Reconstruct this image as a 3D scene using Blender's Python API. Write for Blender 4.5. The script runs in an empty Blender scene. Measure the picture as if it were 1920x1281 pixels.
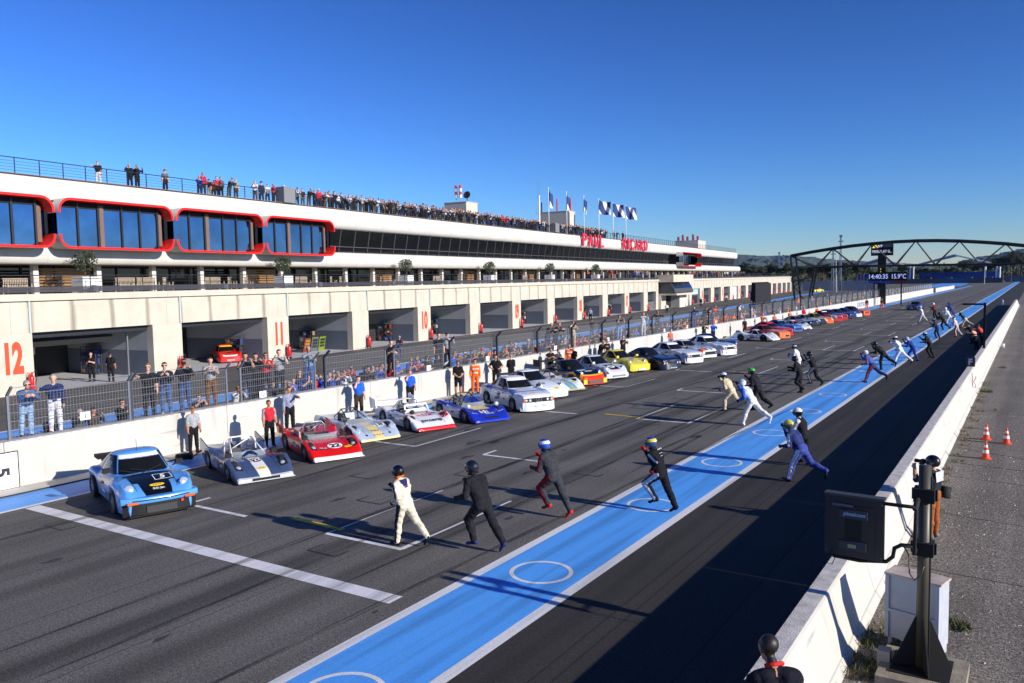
import bpy, math, random
import numpy as np
from mathutils import Vector, Matrix
random.seed(7); rng = np.random.default_rng(7)
S = bpy.context.scene; COL = S.collection
R = math.radians
# ------------------------------------------------------------------ camera
FPX = 1526.26; CAMH = 6.0
PITCH, ROLL, YT, YB = R(4.26095), R(1.04344), R(32.73568), R(26.99355)
def _axes():
    cp, sp = math.cos(PITCH), math.sin(PITCH)
    fw = np.array([0, cp, -sp]); u0 = np.array([0, sp, cp]); r0 = np.array([1., 0, 0])
    c, s = math.cos(ROLL), math.sin(ROLL)
    r = r0*c-u0*s; u = u0*c+r0*s
    ca, sa = math.cos(YT), math.sin(YT)
    Rz = np.array([[ca, -sa, 0], [sa, ca, 0], [0, 0, 1]])
    return Rz@r, Rz@u, Rz@fw
CR, CU, CF = _axes(); CC = np.array([0, 0, CAMH])
cam = bpy.data.cameras.new('camera'); camo = bpy.data.objects.new('camera', cam); COL.objects.link(camo)
cam.sensor_width = 36; cam.lens = FPX/1920*36; cam.clip_end = 30000; cam.clip_start = .1
camo.matrix_world = Matrix(((CR[0], CU[0], -CF[0], 0), (CR[1], CU[1], -CF[1], 0), (CR[2], CU[2], -CF[2], CAMH), (0, 0, 0, 1)))
S.camera = camo
# ------------------------------------------------------------------ sky, sun, exposure
SUN_EL = R(20.0)
w = bpy.data.worlds.new('World'); S.world = w; w.use_nodes = True
nt = w.node_tree; nt.nodes.clear()
sky = nt.nodes.new('ShaderNodeTexSky'); sky.sky_type = 'NISHITA'; sky.sun_disc = False
sky.sun_elevation = SUN_EL; sky.sun_rotation = R(90); sky.altitude = 0; sky.air_density = 1.0; sky.dust_density = 0; sky.ozone_density = 8
bg = nt.nodes.new('ShaderNodeBackground'); bg.inputs['Strength'].default_value = .1
wo = nt.nodes.new('ShaderNodeOutputWorld')
# the photograph's contrasty grading of the whole sky: one even gamma and tint over all of it
sk1 = nt.nodes.new('ShaderNodeVectorMath'); sk1.operation = 'SCALE'; sk1.inputs['Scale'].default_value = .1; nt.links.new(sky.outputs[0], sk1.inputs[0])
sk2 = nt.nodes.new('ShaderNodeGamma'); sk2.inputs[1].default_value = 1.65; nt.links.new(sk1.outputs[0], sk2.inputs[0])
sk3 = nt.nodes.new('ShaderNodeVectorMath'); sk3.operation = 'MULTIPLY'; sk3.inputs[1].default_value = (24, 18.6, 17.4); nt.links.new(sk2.outputs[0], sk3.inputs[0])
nt.links.new(sk3.outputs[0], bg.inputs[0]); nt.links.new(bg.outputs[0], wo.inputs[0])
sl = bpy.data.lights.new('sun', 'SUN'); sl.energy = 5.0; sl.angle = R(.5); sl.color = (1, .93, .82)
slo = bpy.data.objects.new('sun', sl); COL.objects.link(slo)
slo.rotation_euler = Vector((math.cos(SUN_EL), 0, math.sin(SUN_EL))).to_track_quat('Z', 'Y').to_euler()
S.view_settings.view_transform = 'Standard'; S.view_settings.look = 'None'; S.view_settings.exposure = 0.4
S.view_settings.gamma = 1
S.cycles.max_bounces = 6; S.cycles.use_denoising = True
# ------------------------------------------------------------------ pixel -> world helpers (photo is 1920 x 1281)
def ray(x, y): return CF+CR*(x-960)/FPX-CU*(y-640.5)/FPX
def gp(x, y, z=0.):
    d = ray(x, y); return CC+d*((z-CAMH)/d[2])
def onX(x, y, X):
    d = ray(x, y); return CC+d*(X/d[0])
def onY(x, y, Y):
    d = ray(x, y); return CC+d*(Y/d[1])
BANG = YT-YB
BN = np.array([math.cos(BANG), math.sin(BANG), 0]); BD = np.array([-math.sin(BANG), math.cos(BANG), 0])
FAC = -46.25
def onB(x, y, nn=0.):                      # point (s, z) on a plane parallel to the garage front
    d = ray(x, y); P = CC+d*((FAC+nn)/(d@BN)); return P@BD, P[2]
def bw(nn, s, z=0.): return Vector((BN*(FAC+nn)+BD*s).tolist()[:2]+[z])
def px(P):
    d = np.array(P, float)-CC; z = d@CF; return 960+FPX*(d@CR)/z, 640.5-FPX*(d@CU)/z
ROW = [(265, 'blue coupe'), (455, 'grey-blue open car'), (590, 'red open car'), (670, 'silver open car'), (780, 'white and red open car'), (870, 'blue and yellow open car'), (945, 'six-light white coupe'), (1010, 'plain white coupe'), (1060, 'low white car'), (1090, 'black and orange coupe'), (1130, 'silver coupe'), (1180, 'yellow coupe'), (1235, 'navy coupe'), (1285, 'white coupe with red lettering'), (1325, 'white coupe with navy stripes'), (1350, 'white coupe with jutting lip'), (1415, 'white car number 77'), (1460, 'orange coupe'), (1490, 'far blue coupe')]
def near_car(P):
    x = px(P)[0]
    if x < 130: return 'countdown board'
    if x < 200: return 'gap left of the blue coupe'
    return min(ROW, key=lambda r: abs(r[0]-x))[1]
ORD = 'first second third fourth fifth sixth seventh eighth ninth tenth eleventh twelfth thirteenth fourteenth fifteenth sixteenth seventeenth eighteenth nineteenth twentieth'.split()
_cnt = {}
def nth(key):
    _cnt[key] = _cnt.get(key, 0)+1; return ORD[min(_cnt[key], 20)-1]
# ------------------------------------------------------------------ materials
MATS = {}
def mat(key, col=None, rough=.6, metal=0., spec=.5, var=0., scale=6., bump=0., bscale=60., emit=0., coat=0., stretch=None, alpha=1.):
    if key in MATS: return MATS[key]
    m = bpy.data.materials.new(key); m.use_nodes = True; MATS[key] = m
    n = m.node_tree.nodes; l = m.node_tree.links; b = n['Principled BSDF']
    c4 = (*col, 1)
    b.inputs['Base Color'].default_value = c4; b.inputs['Roughness'].default_value = rough
    b.inputs['Metallic'].default_value = metal; b.inputs['Specular IOR Level'].default_value = spec
    b.inputs['Coat Weight'].default_value = coat; b.inputs['Coat Roughness'].default_value = .05
    b.inputs['Alpha'].default_value = alpha
    if emit: b.inputs['Emission Color'].default_value = c4; b.inputs['Emission Strength'].default_value = emit
    if var or bump:
        tc = n.new('ShaderNodeTexCoord'); mp = n.new('ShaderNodeMapping'); l.new(tc.outputs['Object'], mp.inputs[0])
        if stretch: mp.inputs['Scale'].default_value = stretch
    if var:
        t = n.new('ShaderNodeTexNoise'); t.inputs['Scale'].default_value = scale; t.inputs['Detail'].default_value = 6; l.new(mp.outputs[0], t.inputs[0])
        r = n.new('ShaderNodeMapRange'); r.inputs[1].default_value = .3; r.inputs[2].default_value = .7
        r.inputs[3].default_value = 1-var; r.inputs[4].default_value = 1+var*.6; l.new(t.outputs[0], r.inputs[0])
        mx = n.new('ShaderNodeVectorMath'); mx.operation = 'SCALE'; mx.inputs[0].default_value = col; l.new(r.outputs[0], mx.inputs['Scale'])
        l.new(mx.outputs[0], b.inputs['Base Color'])
    if bump:
        t2 = n.new('ShaderNodeTexNoise'); t2.inputs['Scale'].default_value = bscale; t2.inputs['Detail'].default_value = 5; l.new(mp.outputs[0], t2.inputs[0])
        bp = n.new('ShaderNodeBump'); bp.inputs['Strength'].default_value = bump; bp.inputs['Distance'].default_value = .02
        l.new(t2.outputs[0], bp.inputs['Height']); l.new(bp.outputs[0], b.inputs['Normal'])
    return m
def sr(r, g, b):                            # sRGB 0-255 -> linear
    f = lambda c: ((c/255+.055)/1.055)**2.4 if c > 10 else c/255/12.92
    return (f(r), f(g), f(b))
def fab(r, g, b): return mat('fabric_%d_%d_%d' % (r, g, b), sr(r, g, b), rough=.85, spec=.2, var=.3, scale=11, bump=.9, bscale=22)
def paint(r, g, b): return mat('paint_%d_%d_%d' % (r, g, b), sr(r, g, b), rough=.28, spec=.5, coat=.6, var=.05, scale=3)
def flat(r, g, b, rough=.6): return mat('flat_%d_%d_%d_%d' % (r, g, b, rough*100), sr(r, g, b), rough=rough)
# ------------------------------------------------------------------ mesh helpers
def link(o, parent=None):
    COL.objects.link(o)
    if parent is not None: o.parent = parent
    return o
def tag(o, label=None, cat=None, group=None, kind=None):
    if label: o['label'] = label
    if cat: o['category'] = cat
    if group: o['group'] = group
    if kind: o['kind'] = kind
    return o
def empty(name, loc=(0, 0, 0), rz=0., label=None, cat=None, group=None):
    o = bpy.data.objects.new(name, None); link(o); o.location = loc; o.rotation_euler = (0, 0, rz); o.empty_display_size = .3
    return tag(o, label, cat, group)
def me_from(name, v, f, mats, mi=None, smooth=False):
    me = bpy.data.meshes.new(name); me.from_pydata([tuple(map(float, p)) for p in v], [], [tuple(int(i) for i in q) for q in f])
    for m in mats: me.materials.append(m)
    if mi is not None: me.polygons.foreach_set('material_index', np.asarray(mi, dtype=np.int32))
    if smooth: me.polygons.foreach_set('use_smooth', [True]*len(me.polygons))
    me.update(); return me
class MB:
    def __init__(s): s.v = []; s.f = []; s.m = []
    def add(s, v, f, mi=0, M=None):
        o = len(s.v)
        if M is not None: v = [M@Vector(p) for p in v]
        s.v += [tuple(p) for p in v]; s.f += [tuple(i+o for i in q) for q in f]; s.m += [mi]*len(f); return s
    def box(s, x0, x1, y0, y1, z0, z1, mi=0, M=None):
        return s.add([(x, y, z) for z in (z0, z1) for x, y in ((x0, y0), (x1, y0), (x1, y1), (x0, y1))],
                     [(3, 2, 1, 0), (4, 5, 6, 7), (0, 1, 5, 4), (1, 2, 6, 5), (2, 3, 7, 6), (3, 0, 4, 7)], mi, M)
    def tube(s, pts, r, n=6, mi=0, caps=True):
        P = [Vector(p) for p in pts]; rs = r if isinstance(r, (list, tuple)) else [r]*len(P); rings = []
        up = None
        for i, p in enumerate(P):
            t = (P[min(i+1, len(P)-1)]-P[max(i-1, 0)]).normalized()
            if up is None: up = t.orthogonal().normalized()
            a = (up-t*up.dot(t)).normalized(); up = a; b = t.cross(a)
            rings.append([p+(a*math.cos(2*math.pi*k/n)+b*math.sin(2*math.pi*k/n))*rs[i] for k in range(n)])
        v = [q for g in rings for q in g]; f = []
        for i in range(len(P)-1):
            for k in range(n): f.append((i*n+k, i*n+(k+1) % n, (i+1)*n+(k+1) % n, (i+1)*n+k))
        if caps: f.append(tuple(range(n-1, -1, -1))); f.append(tuple((len(P)-1)*n+k for k in range(n)))
        return s.add(v, f, mi)
    def bar(s, p, q, wd, mi=0, h=None):     # square bar between two points
        p = Vector(p); q = Vector(q); t = (q-p).normalized(); a = Vector((0, 0, 1)) if abs(t.z) < .9 else Vector((1, 0, 0))
        a = (a-t*a.dot(t)).normalized(); b = t.cross(a); h = h or wd
        v = [c+a*(sa*h/2)+b*(sb*wd/2) for c in (p, q) for sa, sb in ((-1, -1), (1, -1), (1, 1), (-1, 1))]
        return s.add(v, [(0, 1, 2, 3), (7, 6, 5, 4), (0, 4, 5, 1), (1, 5, 6, 2), (2, 6, 7, 3), (3, 7, 4, 0)], mi)
    def lathe(s, prof, n=16, mi=0, M=None): # profile (r, z)
        v = [(r*math.cos(2*math.pi*k/n), r*math.sin(2*math.pi*k/n), z) for r, z in prof for k in range(n)]
        f = [(i*n+k, i*n+(k+1) % n, (i+1)*n+(k+1) % n, (i+1)*n+k) for i in range(len(prof)-1) for k in range(n)]
        return s.add(v, f, mi, M)
    def prism(s, poly, d0, d1, axes='xz', mi=0): # polygon in a plane extruded along the third axis
        def mk(p, d): return {'xz': (p[0], d, p[1]), 'yz': (d, p[0], p[1]), 'xy': (p[0], p[1], d)}[axes]
        n = len(poly); v = [mk(p, d0) for p in poly]+[mk(p, d1) for p in poly]
        f = [tuple(range(n)), tuple(range(2*n-1, n-1, -1))]+[(i, i+n, (i+1) % n+n, (i+1) % n) for i in range(n)]
        return s.add(v, f, mi)
    def grid(s, fn, nu, nv, mi=0):
        v = [fn(i/nu, j/nv) for i in range(nu+1) for j in range(nv+1)]
        f = [(i*(nv+1)+j, (i+1)*(nv+1)+j, (i+1)*(nv+1)+j+1, i*(nv+1)+j+1) for i in range(nu) for j in range(nv)]
        return s.add(v, f, mi)
    def mesh(s, name, mats, smooth=False):
        if not isinstance(mats, (list, tuple)): mats = [mats]
        return me_from(name, s.v, s.f, mats, s.m, smooth)
    def build(s, name, mats, parent=None, loc=(0, 0, 0), rz=0., smooth=False):
        o = bpy.data.objects.new(name, s.mesh(name, mats, smooth)); link(o, parent)
        o.location = loc; o.rotation_euler = (0, 0, rz); return o
def inst(name, me, parent=None, loc=(0, 0, 0), rz=0.):
    o = bpy.data.objects.new(name, me); link(o, parent); o.location = loc; o.rotation_euler = (0, 0, rz); return o
def copy_tree(o, parent=None):
    c = o.copy(); COL.objects.link(c); c.parent = parent
    for ch in list(o.children): copy_tree(ch, c)
    return c
_tx = {}
def text2d(t, bold=.0, shear=0.):            # flat glyph outlines, centred, cap height 1
    k = (t, bold, shear)
    if k in _tx: return _tx[k]
    cu = bpy.data.curves.new('t', 'FONT'); cu.body = t; cu.size = 1.; cu.offset = bold; cu.shear = shear; cu.resolution_u = 4
    ob = bpy.data.objects.new('t', cu); COL.objects.link(ob); dg = bpy.context.evaluated_depsgraph_get(); dg.update()
    me = ob.evaluated_get(dg).to_mesh()
    v = np.array([p.co[:2] for p in me.vertices]); f = [tuple(p.vertices) for p in me.polygons]
    ob.evaluated_get(dg).to_mesh_clear(); COL.objects.unlink(ob); bpy.data.objects.remove(ob); bpy.data.curves.remove(cu)
    lo, hi = v.min(0), v.max(0); v = (v-(lo+hi)/2)/.7
    _tx[k] = (v, f); return _tx[k]
def put_text(mb, t, org, ex, ey, h, wfac=1., mi=0, bold=.0, depth=0., shear=0., width=None):
    v, f = text2d(t, bold, shear); org = Vector(org); ex = Vector(ex).normalized(); ey = Vector(ey).normalized()
    if width: wfac = width/((v[:, 0].max()-v[:, 0].min())*h)
    P = [org+ex*(float(p[0])*h*wfac)+ey*(float(p[1])*h) for p in v]
    if not depth: return mb.add(P, f, mi)
    nrm = ex.cross(ey)*depth; n = len(P); ed = {}
    for q in f:
        for a, b in zip(q, q[1:]+q[:1]): ed[(a, b)] = 1
    side = [(a, a+n, b+n, b) for (a, b) in ed if (b, a) not in ed]
    return mb.add(P+[p+nrm for p in P], [tuple(q[::-1]) for q in f]+[tuple(i+n for i in q) for q in f]+[(s_[3], s_[2], s_[1], s_[0]) for s_ in side], mi)
def sheet(name, pts, z, m, kind='structure'):
    o = MB().add([(x, y, z) for x, y in pts], [tuple(range(len(pts)))]).build(name, m); return tag(o, kind=kind)
def rect(name, x0, x1, y0, y1, z, m): return sheet(name, [(x0, y0), (x1, y0), (x1, y1), (x0, y1)], z, m)
# ================================================================== ground, track, markings
def road_mat(key, base, speck, streak=0., bands=(), seams=(), warm=(1.05, 1, .92)):
    m = bpy.data.materials.new(key); m.use_nodes = True; n = m.node_tree.nodes; l = m.node_tree.links; b = n['Principled BSDF']
    b.inputs['Roughness'].default_value = .8; b.inputs['Specular IOR Level'].default_value = .25
    ge = n.new('ShaderNodeNewGeometry'); pos = ge.outputs['Position']
    def noise(scale, det=4, st=None):
        t = n.new('ShaderNodeTexNoise'); t.inputs['Scale'].default_value = scale; t.inputs['Detail'].default_value = det
        if st:
            mp = n.new('ShaderNodeMapping'); mp.inputs['Scale'].default_value = st; l.new(pos, mp.inputs[0]); l.new(mp.outputs[0], t.inputs[0])
        else: l.new(pos, t.inputs[0])
        return t.outputs[0]
    def rng_(x, a, b_, c, d):
        r = n.new('ShaderNodeMapRange'); l.new(x, r.inputs[0])
        for i, q in enumerate((a, b_, c, d)): r.inputs[i+1].default_value = q
        return r.outputs[0]
    def mul(a, b_):
        q = n.new('ShaderNodeMath'); q.operation = 'MULTIPLY'; l.new(a, q.inputs[0])
        if isinstance(b_, float): q.inputs[1].default_value = b_
        else: l.new(b_, q.inputs[1])
        return q.outputs[0]
    f = rng_(noise(48, 2), .32, .68, 1-speck, 1+speck)
    f = mul(f, rng_(noise(17, 3), .3, .7, 1-speck*.45, 1+speck*.45))
    f = mul(f, rng_(noise(.35, 4), .3, .7, .86, 1.12))
    if streak: f = mul(f, rng_(noise(1., 5, (2.2, .03, 1)), .36, .62, 1-streak, 1.06))
    sx = n.new('ShaderNodeSeparateXYZ'); l.new(pos, sx.inputs[0])
    wob = rng_(noise(.12, 2), 0, 1, -.5, .5)
    ad = n.new('ShaderNodeMath'); ad.operation = 'ADD'; l.new(sx.outputs['X'], ad.inputs[0]); l.new(wob, ad.inputs[1])
    for xc, wd, dk, wobble in list(bands)+[(s_, .022, .55, 0) for s_ in seams]:
        q = n.new('ShaderNodeMath'); q.operation = 'SUBTRACT'; l.new(ad.outputs[0] if wobble else sx.outputs['X'], q.inputs[0]); q.inputs[1].default_value = xc
        a = n.new('ShaderNodeMath'); a.operation = 'ABSOLUTE'; l.new(q.outputs[0], a.inputs[0])
        v = rng_(a.outputs[0], wd*.35, wd, 1., 0.)
        if wobble: v = mul(v, rng_(noise(1., 4, (1.2, .06, 1)), .35, .6, .15, 1.))
        f = mul(f, rng_(v, 0, 1, 1, 1-dk))
    mx = n.new('ShaderNodeVectorMath'); mx.operation = 'SCALE'; mx.inputs[0].default_value = tuple(base*c for c in warm); l.new(f, mx.inputs['Scale'])
    l.new(mx.outputs[0], b.inputs['Base Color'])
    bp = n.new('ShaderNodeBump'); bp.inputs['Strength'].default_value = .35; bp.inputs['Distance'].default_value = .008
    l.new(noise(90, 2), bp.inputs['Height']); l.new(bp.outputs[0], b.inputs['Normal'])
    return m
M_TRACK = road_mat('asphalt_track', .13, .7, .14, bands=[(-18.7, .6, .42, 1), (-16.9, .55, .4, 1), (-13.3, .65, .5, 1), (-11.7, .55, .48, 1), (-20.6, .5, .3, 1)], seams=(-17.85, -15.2, -21.9, -12.6, -22.9))
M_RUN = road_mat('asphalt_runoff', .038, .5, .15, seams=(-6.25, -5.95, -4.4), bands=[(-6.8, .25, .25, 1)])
M_PIT = road_mat('asphalt_pit_lane', .11, .4, .2, bands=[(-34, .8, .3, 1), (-42, .8, .3, 1)])
M_VERGE = road_mat('worn_verge', .17, .9, .1, warm=(1.12, 1, .86), bands=[(-.9, .35, .22, 1), (.35, .35, .22, 1)])
M_FIELD = mat('dry_field', (.10, .10, .045), rough=.95, var=.5, scale=.03)
YE = 640.
tag(MB().add([(-9000, -600, -.03), (9000, -600, -.03), (9000, 9000, -.03), (-9000, 9000, -.03)], [(0, 1, 2, 3)]).build('ground', M_FIELD), kind='structure')
rect('track', -25.9, -7.34, -40, YE, 0, M_TRACK)
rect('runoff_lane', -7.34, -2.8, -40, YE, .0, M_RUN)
rect('service_road', -2.8, 30, -40, 420, -.006, M_VERGE)
# pit lane in the frame of the garages
def bsheet(name, n0, n1, s0, s1, z, m): return sheet(name, [tuple(bw(a, b)[:2]) for a, b in ((n0, s0), (n1, s0), (n1, s1), (n0, s1))], z, m)
sheet('pit_lane', [tuple(bw(.0, -10)[:2]), (-25.9, -30), (-25.9, 330), tuple(bw(0, 420)[:2])], -.004, M_PIT)
def painted(key, r, g, b, wear=.18):
    m = bpy.data.materials.new(key); m.use_nodes = True; n = m.node_tree.nodes; l = m.node_tree.links; bb = n['Principled BSDF']
    bb.inputs['Roughness'].default_value = .55; ge = n.new('ShaderNodeNewGeometry')
    t = n.new('ShaderNodeTexNoise'); t.inputs['Scale'].default_value = 45; t.inputs['Detail'].default_value = 4; l.new(ge.outputs['Position'], t.inputs[0])
    mp = n.new('ShaderNodeMapping'); mp.inputs['Scale'].default_value = (3, .12, 1); l.new(ge.outputs['Position'], mp.inputs[0])
    t2 = n.new('ShaderNodeTexNoise'); t2.inputs['Scale'].default_value = 1.; t2.inputs['Detail'].default_value = 5; l.new(mp.outputs[0], t2.inputs[0])
    r1 = n.new('ShaderNodeMapRange'); r1.inputs[1].default_value = .28; r1.inputs[2].default_value = .72; r1.inputs[3].default_value = 1-wear; r1.inputs[4].default_value = 1+wear; l.new(t.outputs[0], r1.inputs[0])
    r2 = n.new('ShaderNodeMapRange'); r2.inputs[1].default_value = .36; r2.inputs[2].default_value = .54; r2.inputs[3].default_value = 1-wear*1.5; r2.inputs[4].default_value = 1.; l.new(t2.outputs[0], r2.inputs[0])
    q = n.new('ShaderNodeMath'); q.operation = 'MULTIPLY'; l.new(r1.outputs[0], q.inputs[0]); l.new(r2.outputs[0], q.inputs[1])
    mx = n.new('ShaderNodeVectorMath'); mx.operation = 'SCALE'; mx.inputs[0].default_value = sr(r, g, b); l.new(q.outputs[0], mx.inputs['Scale']); l.new(mx.outputs[0], bb.inputs['Base Color'])
    return m
M_BLUE = painted('blue_track_paint', 84, 164, 246, .2); M_WHITE = painted('white_track_paint', 226, 226, 228, .2); M_YEL = painted('yellow_track_paint', 228, 190, 20)
M_RUB = mat('rubber_marks', (.018, .018, .02), rough=.7); M_REDL = painted('red_line_paint', 150, 40, 45)
rect('blue_strip', -9.4, -7.52, -30, YE, .006, M_BLUE)
rect('white_edge_line', -9.62, -9.4, -30, YE, .007, M_WHITE); rect('white_edge_line', -7.52, -7.29, -30, YE, .007, M_WHITE)
rect('wall_apron', -25.85, -24.98, -30, 280, .045, mat('apron_concrete', sr(190, 186, 176), var=.15, scale=2, bump=.3))
rect('blue_strip', -24.98, -23.42, -30, 420, .006, M_BLUE); rect('white_edge_line', -23.42, -23.27, -30, 420, .007, M_WHITE)
rect('start_line', -23.2, -10.05, 11.2, 11.6, .008, M_WHITE)
def line(x0, y0, x1, y1, wd=.1, m=None, z=.009, name='grid_mark'):
    d = Vector((x1-x0, y1-y0, 0)).normalized(); p = Vector((-d.y, d.x, 0))*wd/2; a = Vector((x0, y0, 0)); b = Vector((x1, y1, 0))
    return sheet(name, [tuple(q[:2]) for q in (a-p, b-p, b+p, a+p)], z, m or M_WHITE)
for k in range(9):
    y = 13.72+18.2*k
    line(-19.6, y, -17.15, y, .14); line(-19.6, y, -19.6, y+.75, .11, z=.01)
    line(-14.24, y, -11.86, y, .14); line(-14.24, y, -14.24, y+4.6, .075, z=.01); line(-11.9, y, -11.9, y+4.6, .075, z=.01); line(-11.9, y, -11.9, y+.7, .14, z=.011)
    line(-15.98, y+.5, -14.1, y+.4, .17, M_YEL, z=.012, name='yellow_grid_mark')
    y2 = y+9.15
    line(-21.6, y2, -19.0, y2, .13); line(-19.0, y2, -19.0, y2+4.2, .08, z=.01)
    line(-15.97, y2, -13.3, y2, .14); line(-15.97, y2, -15.97, y2+.8, .11, z=.01)
    for bx, by in ((-15.2, y+2.6), (-17.4, y+4.6), (-13.2, y-1.1), (-20.6, y-3.1), (-11.4, y+8.2), (-14.6, y+6.3)):
        line(bx-.5, by, bx+.35, by, .05, M_RUB, .0075, 'old_grid_mark'); line(bx-.5, by, bx-.5, by+.5, .05, M_RUB, .0085, 'old_grid_mark'); line(bx+.35, by, bx+.35, by+.4, .05, M_RUB, .0085, 'old_grid_mark')
for k in range(16):
    cy = 8.3+5.75*k
    v = []; N = 56
    for i in range(N):
        a = 2*math.pi*i/N; v += [(-8.42+.66*math.cos(a), cy+.66*math.sin(a), .009), (-8.42+.57*math.cos(a), cy+.57*math.sin(a), .009)]
    tag(MB().add(v, [(2*i, (2*i+2) % (2*N), (2*i+3) % (2*N), 2*i+1) for i in range(N)]).build('painted_circle', M_WHITE), kind='structure')
bsheet('blue_strip', 11.5, 13.7, -10, 330, .002, M_BLUE); bsheet('white_edge_line', 11.3, 11.5, -10, 330, .003, M_WHITE)
bsheet('red_line', .12, .3, 0, 330, .002, M_REDL); bsheet('garage_apron', -.7, .12, 10, 330, .001, mat('garage_floor', sr(205, 205, 208), rough=.5, var=.08, scale=.8))
# tyre marks and oil stains
def mark_mat():
    m = bpy.data.materials.new('tyre_mark_rubber'); m.use_nodes = True; n = m.node_tree.nodes; l = m.node_tree.links; bs = n['Principled BSDF']; bs.inputs['Base Color'].default_value = (.022, .022, .024, 1); bs.inputs['Roughness'].default_value = .7
    ge = n.new('ShaderNodeNewGeometry'); mp = n.new('ShaderNodeMapping'); mp.inputs['Scale'].default_value = (14, .35, 1); l.new(ge.outputs['Position'], mp.inputs[0]); t = n.new('ShaderNodeTexNoise'); t.inputs['Scale'].default_value = 1; t.inputs['Detail'].default_value = 6; l.new(mp.outputs[0], t.inputs[0])
    r = n.new('ShaderNodeMapRange'); r.inputs[1].default_value = .38; r.inputs[2].default_value = .62; r.inputs[3].default_value = 0; r.inputs[4].default_value = .6; l.new(t.outputs[0], r.inputs[0]); l.new(r.outputs[0], bs.inputs['Alpha']); return m
M_MARK = mark_mat(); rdm = random.Random(31)
for q in range(26):
    x0 = rdm.choice((-20.5, -18.6, -16.8, -14.2, -13.0, -11.8, -10.9)) + rdm.uniform(-.5, .5); y0 = rdm.uniform(2, 60); L = rdm.uniform(12, 45); dr = rdm.uniform(-.035, .035); cv_ = rdm.uniform(-.0012, .0012); wd = rdm.uniform(.12, .24)
    mb = MB().grid(lambda u, v: (x0+dr*L*u+cv_*(L*u)**2+wd*(v-.5)*min(1, 6*u, 6*(1-u)), y0+L*u, .0125+q*.0002), 24, 1); tag(mb.build('tyre_mark', M_MARK), kind='structure')
for q in range(22):
    x0, y0, r0 = rdm.uniform(-22, -10), rdm.uniform(6, 40), rdm.uniform(.06, .28); N_ = 14; ph = rdm.random()*6
    tag(MB().add([(x0+r0*(1+.35*math.sin(3*a+ph))*math.cos(a)*.6, y0+r0*(1+.3*math.sin(2*a+ph))*math.sin(a)*1.6, .0105) for a in [2*math.pi*i/N_ for i in range(N_)]], [tuple(range(N_))]).build('oil_stain', mat('oil_stain', (.03, .03, .032), rough=.5, alpha=.45)), kind='structure')
# ---- right-hand concrete wall between the runoff lane and the service road
def wall_paint():
    m = mat('white_wall_paint', sr(190, 187, 179), rough=.7, var=.06, scale=1.2, bump=.2, bscale=25); n = m.node_tree.nodes; l = m.node_tree.links; bs = n['Principled BSDF']
    ge = n.new('ShaderNodeNewGeometry'); old = bs.inputs['Base Color'].links[0].from_socket; cur = old
    for sc, st, lo, hi, dk in ((1., (1, 1.6, .16), .6, .72, .2), (1., (9, 9, 9), .70, .76, .45), (1., (3, .5, 5), .66, .74, .3)):   # drips, chips, scuffs
        mp = n.new('ShaderNodeMapping'); mp.inputs['Scale'].default_value = st; l.new(ge.outputs['Position'], mp.inputs[0])
        t = n.new('ShaderNodeTexNoise'); t.inputs['Scale'].default_value = 1.3; t.inputs['Detail'].default_value = 5; l.new(mp.outputs[0], t.inputs[0])
        r = n.new('ShaderNodeMapRange'); r.inputs[1].default_value = lo; r.inputs[2].default_value = hi; r.inputs[3].default_value = 1; r.inputs[4].default_value = 1-dk; l.new(t.outputs[0], r.inputs[0])
        mx = n.new('ShaderNodeVectorMath'); mx.operation = 'SCALE'; l.new(cur, mx.inputs[0]); l.new(r.outputs[0], mx.inputs['Scale']); cur = mx.outputs[0]
    l.new(cur, bs.inputs['Base Color']); return m
M_WALLW = wall_paint()
M_WALLTOP = mat('bare_concrete', sr(196, 192, 188), rough=.85, var=.28, scale=5, bump=.6, bscale=40)
prof = [(-2.98, 0), (-2.93, 1.0), (-2.66, 1.0), (-2.625, .97), (-2.37, .13), (-2.345, .12), (-2.26, .0), (-2.26, -.01)]
rw = empty('concrete_wall', (-2.6, 20, 0), label='low white concrete wall along the right edge of the track', cat='wall')
for k in range(32):
    y0 = -20+k*6.; mb = MB(); n = len(prof)
    for j, y in enumerate((y0, y0+5.985)): mb.v += [(p[0], y, p[1]) for p in prof]
    mb.f = [tuple(range(n)), tuple(range(2*n-1, n-1, -1))]+[(i, i+n, (i+1) % n+n, (i+1) % n) for i in range(n)]
    mb.m = [1 if i == 3 else 0 for i in range(len(mb.f))]
    mb.v = [(x+2.6, y-20, z) for x, y, z in mb.v]
    mb.build('wall_block', [M_WALLW, M_WALLTOP], rw)
# ---- pit wall
pw = empty('pit_wall', (-25.84, 60, 0), label='long white pit wall behind the row of parked racing cars', cat='wall')
for y0, y1, h in [(-20+i*8., -20+i*8.+7.985, 1.42) for i in range(37)]+[(283, 318, 1.3), (318.02, 352, 1.2)]:
    MB().box(-.42, 0, y0-60, y1-60, 0, h).build('wall_block', M_WALLW, pw)
    MB().box(-.44, .012, y0-60, y1-60, h, h+.035).build('coping', M_WALLTOP, pw)
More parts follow.
